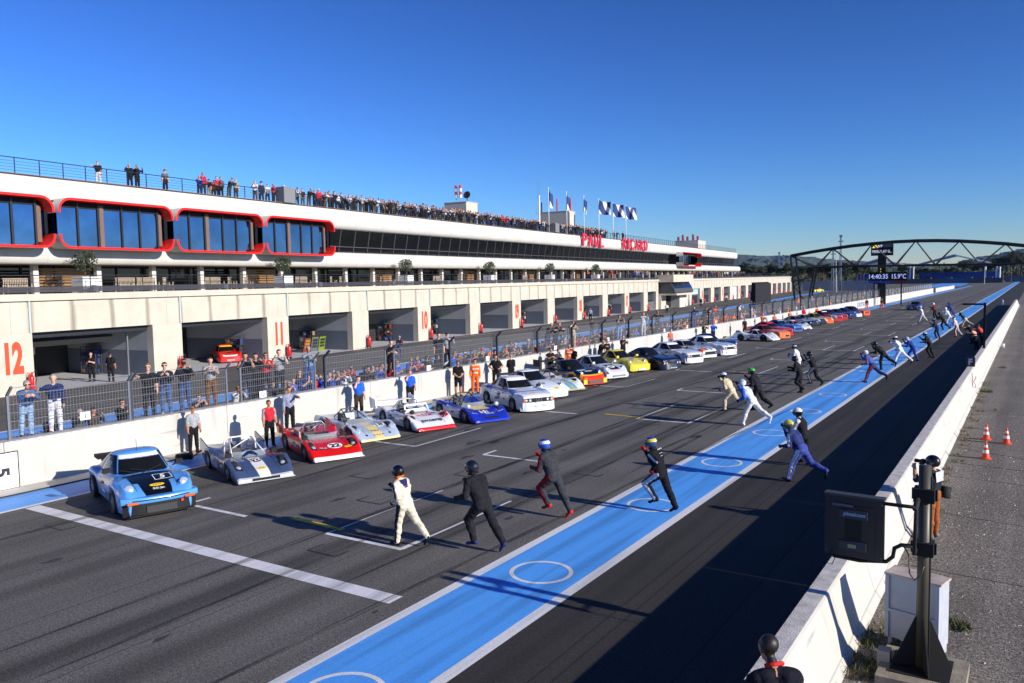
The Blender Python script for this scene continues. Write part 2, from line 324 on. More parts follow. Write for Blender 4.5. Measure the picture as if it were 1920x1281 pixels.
# painted venue name on the wall and the orange end
mb = MB(); put_text(mb, 'CIRCUIT PAUL RICARD', (.006, 97., .72), (0, 1, 0), (0, 0, 1), .72, .95, bold=.02); mb.build('painted_lettering', flat(60, 80, 160), pw)
bd = empty('countdown_board', (-25.8, 10.6, .0), label='white 5 MIN countdown board leaning sideways against the pit wall', cat='board')
MB().box(0, .03, -1.9, 1.72, .06, 1.13).build('panel', flat(244, 244, 248), bd)
mb = MB()
for a in ((-1.9, 1.74, 1.13, 1.16), (-1.9, 1.74, .03, .06)): mb.box(-.005, .04, *a)
mb.box(-.005, .04, 1.72, 1.75, .06, 1.13); mb.build('frame', flat(40, 38, 44), bd)
mb = MB(); put_text(mb, '5', (.034, 1.28, .58), (0, 0, -1), (0, 1, 0), .36, 1.1, bold=.045); mb.build('numeral', flat(36, 36, 48), bd)
mb = MB(); put_text(mb, 'MIN.', (.034, .62, .6), (0, 0, -1), (0, 1, 0), .3, .75, bold=.04); mb.build('lettering', flat(36, 36, 48), bd)
# ================================================================== pit building (local axes: x out of the garage front, y along it)
M_CONC = mat('beige_concrete', sr(194, 186, 171), rough=.8, var=.1, scale=.9, bump=.2, bscale=30)
M_WHITE2 = mat('white_facade', sr(198, 196, 190), rough=.55, var=.06, scale=.5)
M_REDT = mat('red_trim', sr(226, 30, 22), rough=.4); M_DARK = mat('dark_metal', (.02, .021, .026), rough=.45); M_BLACK = mat('black_void', (.006, .006, .007), rough=.8)
M_GLB = mat('blue_coated_glass', (.16, .25, .42), rough=.05, metal=1., bump=.06, bscale=.9, var=.25, scale=.6); M_GLD = mat('dark_glass', (.008, .009, .01), rough=.04, spec=.5)
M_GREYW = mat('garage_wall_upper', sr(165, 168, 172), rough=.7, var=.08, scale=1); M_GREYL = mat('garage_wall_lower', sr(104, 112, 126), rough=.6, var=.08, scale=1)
M_FLOOR = MATS['garage_floor']; M_WOOD = mat('slat_wood', sr(150, 112, 66), rough=.7, var=.3, scale=3, stretch=(1, .3, 6)); M_TEAK = mat('bench_wood', sr(176, 160, 138), rough=.8, var=.2, scale=5)
M_BROWN = mat('brown_column', sr(112, 92, 84), rough=.8, var=.15); M_NUM = mat('stencil_orange', sr(232, 72, 38), rough=.6); M_RAIL = mat('railing_paint', sr(34, 36, 46), rough=.45)
M_STEEL = mat('galvanised_steel', sr(150, 154, 160), rough=.4, metal=.7); M_REDX = mat('extinguisher_red', sr(205, 20, 24), rough=.3, coat=.4); M_RUBBER = mat('rubber', (.014, .014, .015), rough=.75)
def stained():
    m = M_CONC.copy(); m.name = 'stained_concrete'; n = m.node_tree.nodes; l = m.node_tree.links; b = n['Principled BSDF']
    tc = n.new('ShaderNodeTexCoord'); mp = n.new('ShaderNodeMapping'); mp.inputs['Scale'].default_value = (1, 1, .12); l.new(tc.outputs['Object'], mp.inputs[0])
    sp = n.new('ShaderNodeSeparateXYZ'); l.new(tc.outputs['Object'], sp.inputs[0])
    wv = n.new('ShaderNodeMath'); wv.operation = 'PINGPONG'; wv.inputs[1].default_value = 1.335; l.new(sp.outputs['Y'], wv.inputs[0])
    t = n.new('ShaderNodeTexNoise'); t.inputs['Scale'].default_value = 2.5; l.new(mp.outputs[0], t.inputs[0])
    ad = n.new('ShaderNodeMath'); ad.operation = 'MULTIPLY_ADD'; l.new(t.outputs[0], ad.inputs[0]); ad.inputs[1].default_value = .35; l.new(wv.outputs[0], ad.inputs[2])
    r = n.new('ShaderNodeMapRange'); r.inputs[1].default_value = .2; r.inputs[2].default_value = .42; r.inputs[3].default_value = .5; r.inputs[4].default_value = 1; l.new(ad.outputs[0], r.inputs[0])
    old = b.inputs['Base Color'].links[0].from_socket; mx = n.new('ShaderNodeVectorMath'); mx.operation = 'MULTIPLY'
    cb = n.new('ShaderNodeCombineXYZ'); 
    for i, e in enumerate((1.0, 1.02, 1.1)):
        p = n.new('ShaderNodeMath'); p.operation = 'POWER'; p.inputs[1].default_value = e; l.new(r.outputs[0], p.inputs[0]); l.new(p.outputs[0], cb.inputs[i])
    l.new(old, mx.inputs[0]); l.new(cb.outputs[0], mx.inputs[1]); l.new(mx.outputs[0], b.inputs['Base Color']); return m
M_STAIN = stained()
BLD = empty('pit_building', bw(0, 0, 0), BANG, 'long white pit building with numbered garages, red window bays and roof terrace', 'building')
def bld(mb, name, mats, smooth=False): return mb.build(name, mats, BLD, smooth=smooth)
P0, BAY, OPW = 29.42, 10.675, 8.28
# garages
def garage(k, w=OPW, door=False, s0=None):
    s0 = P0+BAY*k if s0 is None else s0; s1 = s0+w; d = -9.
    mb = MB()
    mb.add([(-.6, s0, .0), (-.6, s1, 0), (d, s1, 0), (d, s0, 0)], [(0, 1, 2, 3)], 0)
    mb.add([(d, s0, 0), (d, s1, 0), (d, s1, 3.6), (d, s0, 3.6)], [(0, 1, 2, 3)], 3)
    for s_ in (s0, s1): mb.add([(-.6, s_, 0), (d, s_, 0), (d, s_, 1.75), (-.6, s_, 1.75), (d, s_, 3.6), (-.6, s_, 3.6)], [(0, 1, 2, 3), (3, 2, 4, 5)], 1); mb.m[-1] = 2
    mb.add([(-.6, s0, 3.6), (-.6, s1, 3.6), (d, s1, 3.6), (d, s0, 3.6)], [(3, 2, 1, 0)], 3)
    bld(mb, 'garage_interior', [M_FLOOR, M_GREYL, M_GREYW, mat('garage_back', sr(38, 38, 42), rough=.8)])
    bld(MB().box(-.62, -.5, s0+.01, s1-.01, 3.15, 3.58), 'rolled_shutter', M_DARK)
def wallpiece(s0, s1, z0, z1, name='pillar', x0=-.62, x1=0., m=None): return bld(MB().box(x0, x1, s0, s1, z0, z1), name, m or M_CONC)
for k in range(-1, 11): garage(k)
garage(11, 5.2)
for k in range(14, 28): garage(k, 7.3)
for k in range(0, 12): wallpiece(P0+BAY*(k-1)+OPW, P0+BAY*k, 0, 3.5)
wallpiece(P0+BAY*11+5.2, 153.6, 0, 3.5)
wallpiece(176.4, P0+BAY*14, 0, 3.5)
for k in range(14, 28): wallpiece(P0+BAY*k+7.3, P0+BAY*(k+1), 0, 3.5)
bld(MB().box(-.55, -.45, P0+BAY*11, P0+BAY*11+5.2, 0, 1.6).box(-.55, -.45, P0+BAY*11, P0+BAY*11+1.2, 1.6, 3.5), 'grey_door', flat(96, 98, 104))
bld(MB().box(-.5, -.42, P0+BAY*18+.2, P0+BAY*18+7.1, 0, 3.5), 'closed_shutter', flat(196, 200, 204)); bld(MB().box(-.5, -.42, P0+BAY*14+.2, P0+BAY*14+7.1, 2.2, 3.5), 'half_shutter', flat(150, 196, 214))
for k in range(-1, 28):
    a = P0-1.2+BAY*k; b = a+BAY
    if a > 153 and b < 178: continue
    b = min(b, 153.6) if a < 153 else b; a = max(a, 176.4) if a > 160 else a
    if b-a < .3: continue
    bld(MB().box(-.6, 0, a+.006, b-.006, 3.504, 4.98), 'lintel_panel', M_STAIN); bld(MB().box(-.6, -.03, a+.006, b-.006, 4.984, 5.34), 'upper_panel', M_STAIN)
    bld(MB().box(-1.5, .16, a+.004, b-.004, 5.345, 5.74), 'terrace_edge', M_CONC)
    bld(MB().tube([(.05, a+1.1, 3.5), (.05, a+1.1, 5.7)], .05, 6), 'drain_pipe', flat(190, 205, 214))
bld(MB().box(-13, -1.48, 16, 330, 5.4, 5.73), 'terrace_floor', mat('terrace_floor', sr(178, 158, 132), rough=.8, var=.12))
bld(MB().box(-13, -9.2, 16, 330, 0, 5.3), 'rear_block', M_BLACK)
for num, k in (('12', 0), ('11', 2), ('10', 4), ('09', 6), ('08', 8), ('07', 10), ('06', 15), ('05', 17), ('04', 19), ('03', 21), ('02', 23), ('01', 25)):
    mb = MB(); put_text(mb, num, (.012, P0+BAY*k-1.12, 2.12), (0, 1, 0), (0, 0, 1), 1.65, mi=0, bold=.05, width=1.05 if num != '11' else .82); bld(mb, 'garage_number', M_NUM)
# upper storey
CP, C0 = 4.43, 32.45; UE = 243.
ncol = int((UE-24)/CP)
mcol = MB().box(-.17, .17, -.17, .17, 5.73, 7.6).mesh('column', [M_WHITE2])
for i in range(-2, ncol-1): inst('column', mcol, BLD, (-4.15, C0+CP*i, 0))
mup = MB(); mlo = MB()
def band(mb, prof):
    n = len(prof)
    for y in (.006, CP-.006): mb.v += [(x, y, z) for x, z in prof]
    mb.f += [(i, i+n, i+1+n, i+1) for i in range(n-1)]+[tuple(range(n))[::-1], tuple(range(n, 2*n))]; mb.m += [0]*(n+1)
band(mup, [(-3.4, 12.95), (-2.85, 12.97), (-2.78, 12.9), (-2.68, 12.4), (-2.63, 11.9), (-2.66, 11.5), (-2.8, 11.25), (-3.05, 11.12), (-3.4, 11.1)])
band(mlo, [(-3.4, 8.98), (-3.0, 8.96), (-2.8, 8.8), (-2.68, 8.4), (-2.66, 8.0), (-2.78, 7.7), (-2.95, 7.56), (-3.4, 7.56)])
mup = mup.mesh('fascia_panel', [M_WHITE2], True); mlo = mlo.mesh('fascia_panel', [M_WHITE2], True)
for me_ in (mup, mlo): me_.set_sharp_from_angle(angle=R(40))
for i in range(-3, int((UE-C0)/CP)):
    inst('fascia_panel', mup, BLD, (0, C0+CP*i, 0)); inst('fascia_panel', mlo, BLD, (0, C0+CP*i, 0))
UE = C0+CP*int((UE-C0)/CP)
inst('fascia_panel', mlo, BLD, (0, UE, 0))
bld(MB().box(-14, -3.38, 19, UE, 12.3, 12.86), 'roof_slab', flat(150, 148, 142)); bld(MB().box(-2.84, -2.62, 19, UE, 12.97, 13.01), 'gutter', flat(120, 92, 82))
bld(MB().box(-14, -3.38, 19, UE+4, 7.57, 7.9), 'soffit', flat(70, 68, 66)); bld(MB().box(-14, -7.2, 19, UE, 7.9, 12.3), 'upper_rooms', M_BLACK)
bld(MB().box(-7.6, -7.4, 19, UE+4, 5.73, 7.57), 'terrace_glass_wall', M_GLD)
mm = MB().box(-7.4, -7.3, -.05, .05, 5.73, 7.57).mesh('mullion', [M_DARK])
for i in range(90): inst('mullion', mm, BLD, (0, 24+2.4*i, 0))
# wooden screens
ms = MB().box(-.06, .0, 0, CP-.4, 0, .13).mesh('slat', [M_WOOD])
for j in range(0, 12):
    for q in range(8): inst('slat', ms, BLD, (-4.75, C0+.2+CP*4*j, 5.82+q*.2))
# slanted dark glazing beyond the red bays
G0, G1, GP = 59.6, UE-.6, 2.22
ng = int((G1-G0)/GP)
mpane = MB().add([(-3.6, .03, 9.0), (-3.6, GP-.03, 9.0), (-3.2, GP-.03, 11.1), (-3.2, .03, 11.1)], [(0, 1, 2, 3)]).mesh('window_pane', [M_GLD])
mmul = MB().bar((-3.57, 0, 8.96), (-3.15, 0, 11.12), .07, h=.1).mesh('mullion', [flat(72, 72, 76)])
mtr = MB().box(-3.53, -3.44, .04, GP-.04, 9.5, 9.57).mesh('transom', [flat(72, 72, 76)])
for i in range(ng):
    s_ = G0+GP*i
    if 172 < s_ < 196: continue
    inst('window_pane', mpane, BLD, (0, s_, 0)); inst('mullion', mmul, BLD, (0, s_, 0)); inst('transom', mtr, BLD, (0, s_, 0))
bld(MB().box(-7.2, -3.62, 19, UE, 8.9, 9.0), 'window_sill', M_DARK)
# red window bays
def arc(cx, cz, r, a0, a1, n=7): return [(cx+r*math.cos(R(a0+(a1-a0)*i/n)), cz+r*math.sin(R(a0+(a1-a0)*i/n))) for i in range(n+1)]
def shell(mb, path, th, x0, x1, inward):
    P = [Vector((p[0], p[1], 0)) for p in path]; Q = []
    for i, p in enumerate(P):
        t = (P[min(i+1, len(P)-1)]-P[max(0, i-1)]).normalized(); nrm = Vector((-t.y, t.x, 0))*inward; Q.append(p+nrm*th)
    n = len(P)
    v = [(x, p.x, p.y) for x in (x0, x1) for p in P]+[(x, q.x, q.y) for x in (x0, x1) for q in Q]
    mb.v += v
    for i in range(n-1):
        mb.f += [(i, i+1, n+i+1, n+i), (2*n+i, 3*n+i, 3*n+i+1, 2*n+i+1), (n+i, n+i+1, 3*n+i+1, 3*n+i)]; mb.m += [0, 1, 1]
    for e in (0, n-1): mb.f.append((e, n+e, 3*n+e, 2*n+e)); mb.m.append(1)
def bay(s0, L=8.6, name='window_bay'):
    s1 = s0+L; xo = -1.25; xi = -2.7
    mb = MB(); rt = .85
    shell(mb, [(s0, 10.7)]+arc(s0+rt, 11.66-rt, rt, 180, 90)+arc(s1-rt, 11.66-rt, rt, 90, 0)+[(s1, 10.7)], .15, xi, xo, -1)
    hood = bld(mb, 'bay_hood', [M_WHITE2, M_REDT])
    mb = MB(); rb = .75
    shell(mb, [(s0, 9.38)]+arc(s0+rb, 8.5+rb, rb, 180, 270)+arc(s1-rb, 8.5+rb, rb, 270, 360)+[(s1, 9.38)], .15, xi, xo, 1)
    bld(mb, 'bay_tray', [M_WHITE2, M_REDT])
    for a, b in ((.45, 1.75), (1.95, 3.2), (3.72, 4.95), (5.15, 6.35), (6.55, 7.8)):
        bld(MB().add([(-2.1, s0+a, 8.66), (-2.1, s0+b, 8.66), (-2.1, s0+b, 11.1), (-2.1, s0+a, 11.1)], [(0, 1, 2, 3)]), 'window_pane', M_GLB)
        bld(MB().box(-2.16, -2.02, s0+b+.02, s0+b+.14, 8.64, 11.5), 'mullion', M_DARK)
    bld(MB().box(-2.4, -2.05, s0+3.38, s0+3.68, 8.62, 11.4), 'column', M_BROWN); bld(MB().box(-2.5, -2.15, s0+8.0, s0+8.3, 8.9, 11.2), 'column', M_BROWN)
    bld(MB().box(-2.69, -2.1, s0+.2, s0+L-.2, 11.12, 11.5), 'bay_ceiling', M_BLACK)
    bld(MB().add([(-2.6, s0+8.4, 9.3), (-1.7, s0+8.4, 9.3), (-1.7, s0+8.4, 10.8), (-2.6, s0+8.4, 10.8)], [(0, 1, 2, 3), (3, 2, 1, 0)]), 'side_pane', M_GLB)
for j in range(-1, 3): bay(32.33+8.83*j)
mgl = MB().add([(-2.72, .05, 9.0), (-2.72, CP/2-.05, 9.0), (-2.72, CP/2-.05, 11.1), (-2.72, .05, 11.1)], [(0, 1, 2, 3)]).mesh('window_pane', [M_GLB])
for i in range(17): inst('window_pane', mgl, BLD, (0, 21.5+CP/2*i, 0))
bay(176., 17.)
# podium / race control block
bld(MB().box(-.6, 3., 153.6, 168.5, 5.2, 6.62), 'podium_parapet', M_CONC)
bld(MB().prism([(2.9, 3.95), (3.2, 3.2), (2.9, 3.0), (-.6, 3.0), (-.6, 5.18), (2.2, 5.18)], 154.2, 168., 'xz'), 'control_room', flat(70, 70, 76))
for a, b, m in ((154.6, 158.6, M_GLD), (158.9, 162.4, M_GLD), (162.7, 167.6, M_GLB)): bld(MB().add([(2.95, a, 3.98), (2.95, b, 3.98), (2.24, b, 5.14), (2.24, a, 5.14)], [(0, 1, 2, 3)]), 'window_pane', m)
bld(MB().box(-.6, 3.6, 153.7, 169, 2.66, 2.98), 'canopy', M_CONC); bld(MB().box(-.6, .5, 153.62, 157, 0, 2.64), 'block_wall', M_CONC); bld(MB().box(-.6, .5, 163.5, 176.38, 0, 5.33), 'block_wall', M_CONC); bld(MB().box(-.5, -.2, 157.02, 163.4, 0, 2.6), 'dark_doorway', M_BLACK); bld(MB().box(-.6, 1.6, 163, 168.4, 0, 2.62), 'white_panelling', M_WHITE2)
bld(MB().box(-1.5, .16, 168.6, 176.4, 5.345, 5.74), 'terrace_edge', M_CONC)
# ---- railings
def railing(name, nn, s0, s1, z0, h, step, rails, label, infill=0.):
    o = empty(name, bw(nn, s0, z0), BANG, label, 'railing')
    mp = MB().box(-.025, .025, -.02, .02, 0, h).box(-.06, .06, -.06, .06, -.0, .03).mesh('post', [M_RAIL])
    n = int((s1-s0)/step)
    for i in range(n+1): inst('post', mp, o, (0, step*i, 0))
    for z, r in rails: MB().tube([(0, 0, z), (0, s1-s0, z)], r, 5).build('rail', M_RAIL, o)
    if infill: MB().box(.03, .04, 0, s1-s0, .08, infill).build('infill_panel', mat('dark_infill_mesh', sr(62, 62, 70), rough=.6, alpha=.72), o)
    return o
railing('roof_railing', -3.05, 20, UE, 12.97, 1.02, 1.56, [(1.02, .032), (.8, .012), (.62, .012), (.44, .012), (.26, .012)], 'dark railing along the edge of the roof terrace')
railing('terrace_railing', .02, 20, 153.4, 5.74, 1.08, 1.9, [(1.08, .03), (.88, .014), (.68, .014)], 'dark balcony railing above the numbered garages', .42)
railing('terrace_railing', .02, 168.7, 322, 5.74, 1.08, 1.9, [(1.08, .03), (.88, .014), (.68, .014)], 'dark balcony railing beyond the race control block', .42)
# ---- roof sign
sg = empty('roof_sign', bw(-2.5, 134, 11.3), BANG, 'red raised PAUL RICARD letters on the white roof edge', 'sign')
def letters(word, a, b):
    ws = [1.0 if c != 'I' else .45 for c in word]; tot = sum(ws)+.42*(len(word)-1); u = (b-a)/tot; p = a
    for c, wv in zip(word, ws):
        mb = MB(); put_text(mb, c, (.05, p+wv*u/2-134, 1.0), (0, 1, 0), (0, 0, 1), 1.95, bold=.015, depth=.22, width=wv*u); mb.build('letter', mat('sign_red', sr(214, 40, 70), rough=.4), sg); p += (wv+.42)*u
letters('PAUL', 120.6, 130.0); letters('RICARD', 139.8, 154.2)
# ---- flagpoles
def flag_tex():
    m = bpy.data.materials.new('blue_white_flag'); m.use_nodes = True; n = m.node_tree.nodes; l = m.node_tree.links; b = n['Principled BSDF']; b.inputs['Roughness'].default_value = .8
    tc = n.new('ShaderNodeTexCoord'); wv = n.new('ShaderNodeTexWave'); wv.inputs['Scale'].default_value = .22; wv.inputs['Distortion'].default_value = 3.5; wv.bands_direction = 'DIAGONAL'; l.new(tc.outputs['Object'], wv.inputs[0])
    r = n.new('ShaderNodeValToRGB'); r.color_ramp.elements[0].position = .62; r.color_ramp.elements[1].position = .68; r.color_ramp.elements[0].color = (*sr(42, 62, 120), 1); r.color_ramp.elements[1].color = (*sr(225, 228, 236), 1)
    l.new(wv.outputs[0], r.inputs[0]); l.new(r.outputs[0], b.inputs['Base Color']); return m
MFL = flag_tex()
for i, (s_, wd) in enumerate(((108.6, .7), (115.3, .55), (122.4, .6), (129.1, 2.2), (136.1, 2.1), (143., 2.0))):
    o = empty('flagpole', bw(-3.3, s_*1.001+1.2, 12.86), BANG, ('white flagpole with hanging flag nearest the dense roof crowd', 'white flagpole with narrow furled flag beside the roof hut', 'thin white flagpole with limp pale flag above the letter A', 'white flagpole with blue flag flying beside the letter L', 'middle white flagpole of the three with blue flags flying', 'rightmost white flagpole with blue and white flag flying')[i], 'flagpole', 'flagpoles on the roof terrace')
    MB().tube([(0, 0, 0), (0, 0, 6.6)], [.07, .045], 8).lathe([(.0, 6.72), (.09, 6.66), (.0, 6.58)], 8).build('pole', flat(232, 232, 234, .4), o, smooth=True)
    fl = MB().grid(lambda u, v, wd=wd, i=i: (wd*u*(.8 if wd > 1 else .5)+.05, .3*math.sin(u*7+i+v*2)*(.3+u)+wd*u*.55, 6.45-2.2*v-(.45*u if wd > 1 else .9*u)-.1*math.sin(u*5)), 14, 8); fl.build('flag', MFL, o, smooth=True)
# ---- huts on the roof
def hut(xa, xc, xb, ytop, nn, label, nm='roof_hut'):
    sc = onB(xc, ytop, nn)[0]; z1 = onB(xc, ytop, nn)[1]; se = onB(xb, ytop, nn)[0]
    d = ray(xa, ytop); t = (sc)/(d@BD); nfar = (d*t)@BN-FAC
    o = empty(nm, bw(nn, sc, 12.86), BANG, label, 'hut'); MB().box(nfar-nn, 0, 0, se-sc, 0, z1-12.86).box(nfar-nn-.05, .05, -.05, se-sc+.05, z1-12.86, z1-12.76).build('walls', mat('hut_concrete', sr(196, 188, 176), rough=.8, var=.08), o); return o, z1, se-sc, nfar-nn
h1, z1, l1, d1 = hut(833, 874, 895, 379, -8., 'concrete hut on the roof with striped red and white canisters')
for dy, c in ((d1*.55, 0), (d1*.35, 1)): 
    mb = MB().tube([(dy, .6, z1-12.7), (dy, .6, z1-12.1)], .06, 6, 2)
    for q in range(4): mb.tube([(dy, .6, z1-12.2+q*.42), (dy, .6, z1-12.2+q*.42+.41)], .19, 10, q % 2)
    mb.build('striped_canister', [flat(226, 228, 232), flat(206, 60, 52), M_STEEL], h1)
mb = MB(); mb.lathe([(.0, -.16), (.28, -.08), (.48, .07), (.52, .2), (.47, .2), (.0, -.03)], 16, 0, Matrix.Translation((-.3, .9, z1-11.9))@Matrix.Rotation(R(70), 4, 'X')); mb.tube([(-.3, .8, z1-12.75), (-.3, .8, z1-12.0)], .06, 6, 0); mb.build('dish_antenna', [M_DARK], h1)
h2, z2, l2, d2 = hut(1011, 1068, 1078, 396, -8., 'taller grey concrete hut on the roof beside the antenna mast')
for dx, h in ((d2*.98, 1.2), (d2*.45, 1.6), (.0, 1.5)): MB().tube([(dx*.97, .4, z2-12.78), (dx*.97, .4, z2-12.86+h+.6)], .13, 8).build('red_antenna', flat(196, 30, 50) if h > 1.3 else M_DARK, h2)
o = empty('antenna_mast', bw(-6.5, 113.5, 12.86), BANG, 'thin white antenna mast with crossbars standing on the roof', 'mast')
MB().tube([(0, 0, 0), (0, 0, 6.0)], .13, 8).build('pole', flat(230, 230, 232), o); MB().tube([(0, -1.1, 3.2), (0, 1.1, 3.2)], .03, 5).tube([(0, -.8, 5.6), (0, .5, 5.6)], .03, 5).tube([(0, -1.1, 3.2), (0, -1.1, 4.1)], .03, 5).tube([(0, 1.1, 3.2), (0, 1.1, 4.1)], .03, 5).tube([(0, -.5, 5.6), (0, -.5, 8.2)], .02, 5).tube([(0, .1, 6), (0, .1, 8.4)], .02, 5).build('aerials', M_STEEL, o)
h3, z3, l3, d3 = hut(1266, 1309, 1323, 451, -8., 'far roof hut with white top and red antennas')
for q, dx in enumerate((.95, .75, .55, .3, .1)): MB().tube([(d3*dx, 2, z3-12.78), (d3*dx, 2, z3-11.6+(q % 2)*.5)], .3, 8).build('red_antenna', flat(150, 40, 46), h3)
for x, y, n_ in ((545, 385, 0), (1046, 441, 1)):
    s_, z_ = onB(x, y, -2.4); o = empty('equipment_box', bw(-2.9, s_, 12.98), BANG, ('grey equipment box hanging on the roof railing among the left spectators', 'grey equipment box on the roof railing near the flagpoles')[n_], 'box')
    MB().box(-.5, .45, -.7, .7, .04, 1.35).build('casing', flat(120, 122, 126), o); MB().box(.3, .48, .72, .78, .15, 1.2).box(-.4, .3, .71, .76, .15, 1.25).build('side_panel', M_DARK, o)
# ---- terrace furniture
def leafball(mb, c, r, n, size, mi=0, squash=1., rnd=random):
    for _ in range(n):
        d = Vector((rnd.gauss(0, 1), rnd.gauss(0, 1), rnd.gauss(0, 1))).normalized()*r*(rnd.random()**.4); d.z *= squash
        a = Vector((rnd.gauss(0, 1), rnd.gauss(0, 1), rnd.gauss(0, 1))).normalized(); b = a.orthogonal().normalized(); s_ = size*rnd.uniform(.6, 1.3); p = Vector(c)+d
        mb.add([p-a*s_, p+b*s_*.5, p+a*s_, p-b*s_*.5], [(0, 1, 2, 3)], mi if not isinstance(mi, tuple) else rnd.choice(mi))
M_LEAF = mat('olive_leaf', (.045, .06, .03), rough=.7, var=.4, scale=4); M_BARK = mat('bark', (.09, .065, .045), rough=.9, var=.3, scale=8, bump=.6, bscale=20)
M_PLG = flat(228, 228, 226)
names = ('first', 'second', 'third', 'fourth', 'fifth', 'sixth')
for i in range(6):
    o = empty('potted_tree', bw(-1.1, 33.75+17.83*i, 5.74), BANG, names[i]+' potted olive tree from the left along the garage balcony', 'potted tree', 'potted trees on the balcony')
    MB().box(-.55, .55, -.55, .55, 0, 1.0).box(-.47, .47, -.47, .47, 1.0, 1.01, 1).build('planter', [M_PLG, flat(60, 46, 36)], o)
    MB().tube([(0, 0, 1), (.05, .02, 1.35), (0, .05, 1.8)], [.05, .04, .02], 6).build('trunk', M_BARK, o)
    mb = MB(); leafball(mb, (0, 0, 2.0), .75, 520, .09, squash=.9); leafball(mb, (.1, .3, 2.35), .4, 120, .08); mb.build('crown', M_LEAF, o)
mbs = MB(); [mbs.box(-.02, .02, -.7+.1*q, -.7+.1*q+.055, .45, .88) for q in range(15)]; M1 = mbs.box(-.03, .03, -.75, .75, .88, .95).mesh('backrest', [M_TEAK])
M2 = MB().box(-.02, .5, -.75, .75, .4, .44).mesh('seat', [M_TEAK]); M3 = MB().box(-.03, .03, -.03, .03, 0, .62).mesh('leg', [M_TEAK])
C1 = MB(); [C1.box(-.02, .02, -.27+.11*q, -.27+.11*q+.055, .45, .88) for q in range(5)]; C1 = C1.box(-.03, .03, -.3, .3, .88, .95).mesh('backrest', [M_TEAK]); C2 = MB().box(-.02, .45, -.3, .3, .4, .44).mesh('seat', [M_TEAK])
for i, (x, b) in enumerate(((30, 1), (236, 1), (275, 1), (311, 0), (400, 1), (432, 0), (463, 0), (566, 1), (622, 0), (640, 0), (716, 0), (733, 0), (820, 1), (985, 1))):
    s_ = onB(x, 545, -1.3)[0]; fl = -1 if x < 100 else 1
    o = empty('garden_bench' if b else 'garden_chair', bw(-1.35, s_, 5.735), BANG+(0 if b else .4), '%s wooden slatted %s behind the balcony railing, counted from the left' % (('first', 'second', 'third', 'fourth', 'fifth', 'sixth', 'seventh', 'eighth', 'ninth', 'tenth', 'eleventh', 'twelfth', 'thirteenth', 'fourteenth')[i], 'bench' if b else 'chair'), 'bench' if b else 'chair', 'wooden seats on the balcony')
    inst('backrest', M1 if b else C1, o); inst('seat', M2 if b else C2, o)
    w_ = .7 if b else .26
    for xx in (0, .44):
        for yy in (-w_, w_): inst('leg', M3, o, (xx, yy, 0))
for i, x in enumerate((181, 425, 602, 739, 842, 931, 999, 1062, 1110, 1155, 1191)):
    s_ = onB(x, 556, 0)[0]; o = empty('floodlight', bw(-.06, s_, 5.74), BANG+.5, 'small grey floodlight on the balcony edge, number %s from the left' % ('one two three four five six seven eight nine ten eleven'.split()[i]), 'floodlight', 'floodlights on the balcony edge')
    MB().bar((0, 0, .0), (0, 0, .2), .06).build('bracket', M_DARK, o); MB().prism([(-.2, .1), (.16, .06), (.22, .42), (-.12, .46)], -.24, .24, 'xz').build('housing', M_STEEL, o)
# ---- wheeled extinguishers at the pillars
mcyl = MB().lathe([(0, .18), (.13, .18), (.15, .24), (.15, .95), (.1, 1.06), (.04, 1.1), (.04, 1.2), (0, 1.2)], 14).mesh('cylinder', [M_REDX], True); mwh = MB().lathe([(0, -.03), (.13, -.03), (.13, .03), (0, .03)], 12, 0, Matrix.Rotation(R(90), 4, 'X')).mesh('wheel', [M_RUBBER])
mhs = MB().tube([(0, .05, 1.15), (.05, .25, 1.35), (.05, .3, 1.0), (.03, .22, .55), (.05, .18, .3)], .025, 6).mesh('hose', [M_RUBBER]); mhd = MB().tube([(-.12, -.1, .2), (-.14, -.1, 1.25), (-.14, .1, 1.25), (-.12, .1, .2)], .022, 6).mesh('handle', [M_REDX])
NUMS = ['twelve', 'eleven', 'ten', 'nine', 'eight', 'seven', 'control block', '06', '05', '04', '03', '02', '01', 'the far end']
def XL(k):
    j = k//2; return ('red wheeled fire extinguisher at the pillar of garage number %s' % NUMS[j]) if k % 2 == 0 and k < 12 else ('red wheeled fire extinguisher on the plain pillar after garage number %s' % NUMS[j] if k < 12 else 'red wheeled fire extinguisher at the garages beyond the race control block, %s from the left' % nth('ext'))
for k in range(0, 28):
    if k in (12, 13): continue
    s_ = P0+BAY*k-.42
    o = empty('wheeled_extinguisher', bw(.35, s_, 0), BANG, XL(k), 'extinguisher', 'extinguishers at the garage pillars')
    inst('cylinder', mcyl, o); inst('hose', mhs, o); inst('handle', mhd, o)
    for yy in (-.2, .2): inst('wheel', mwh, o, (-.08, yy, .13))
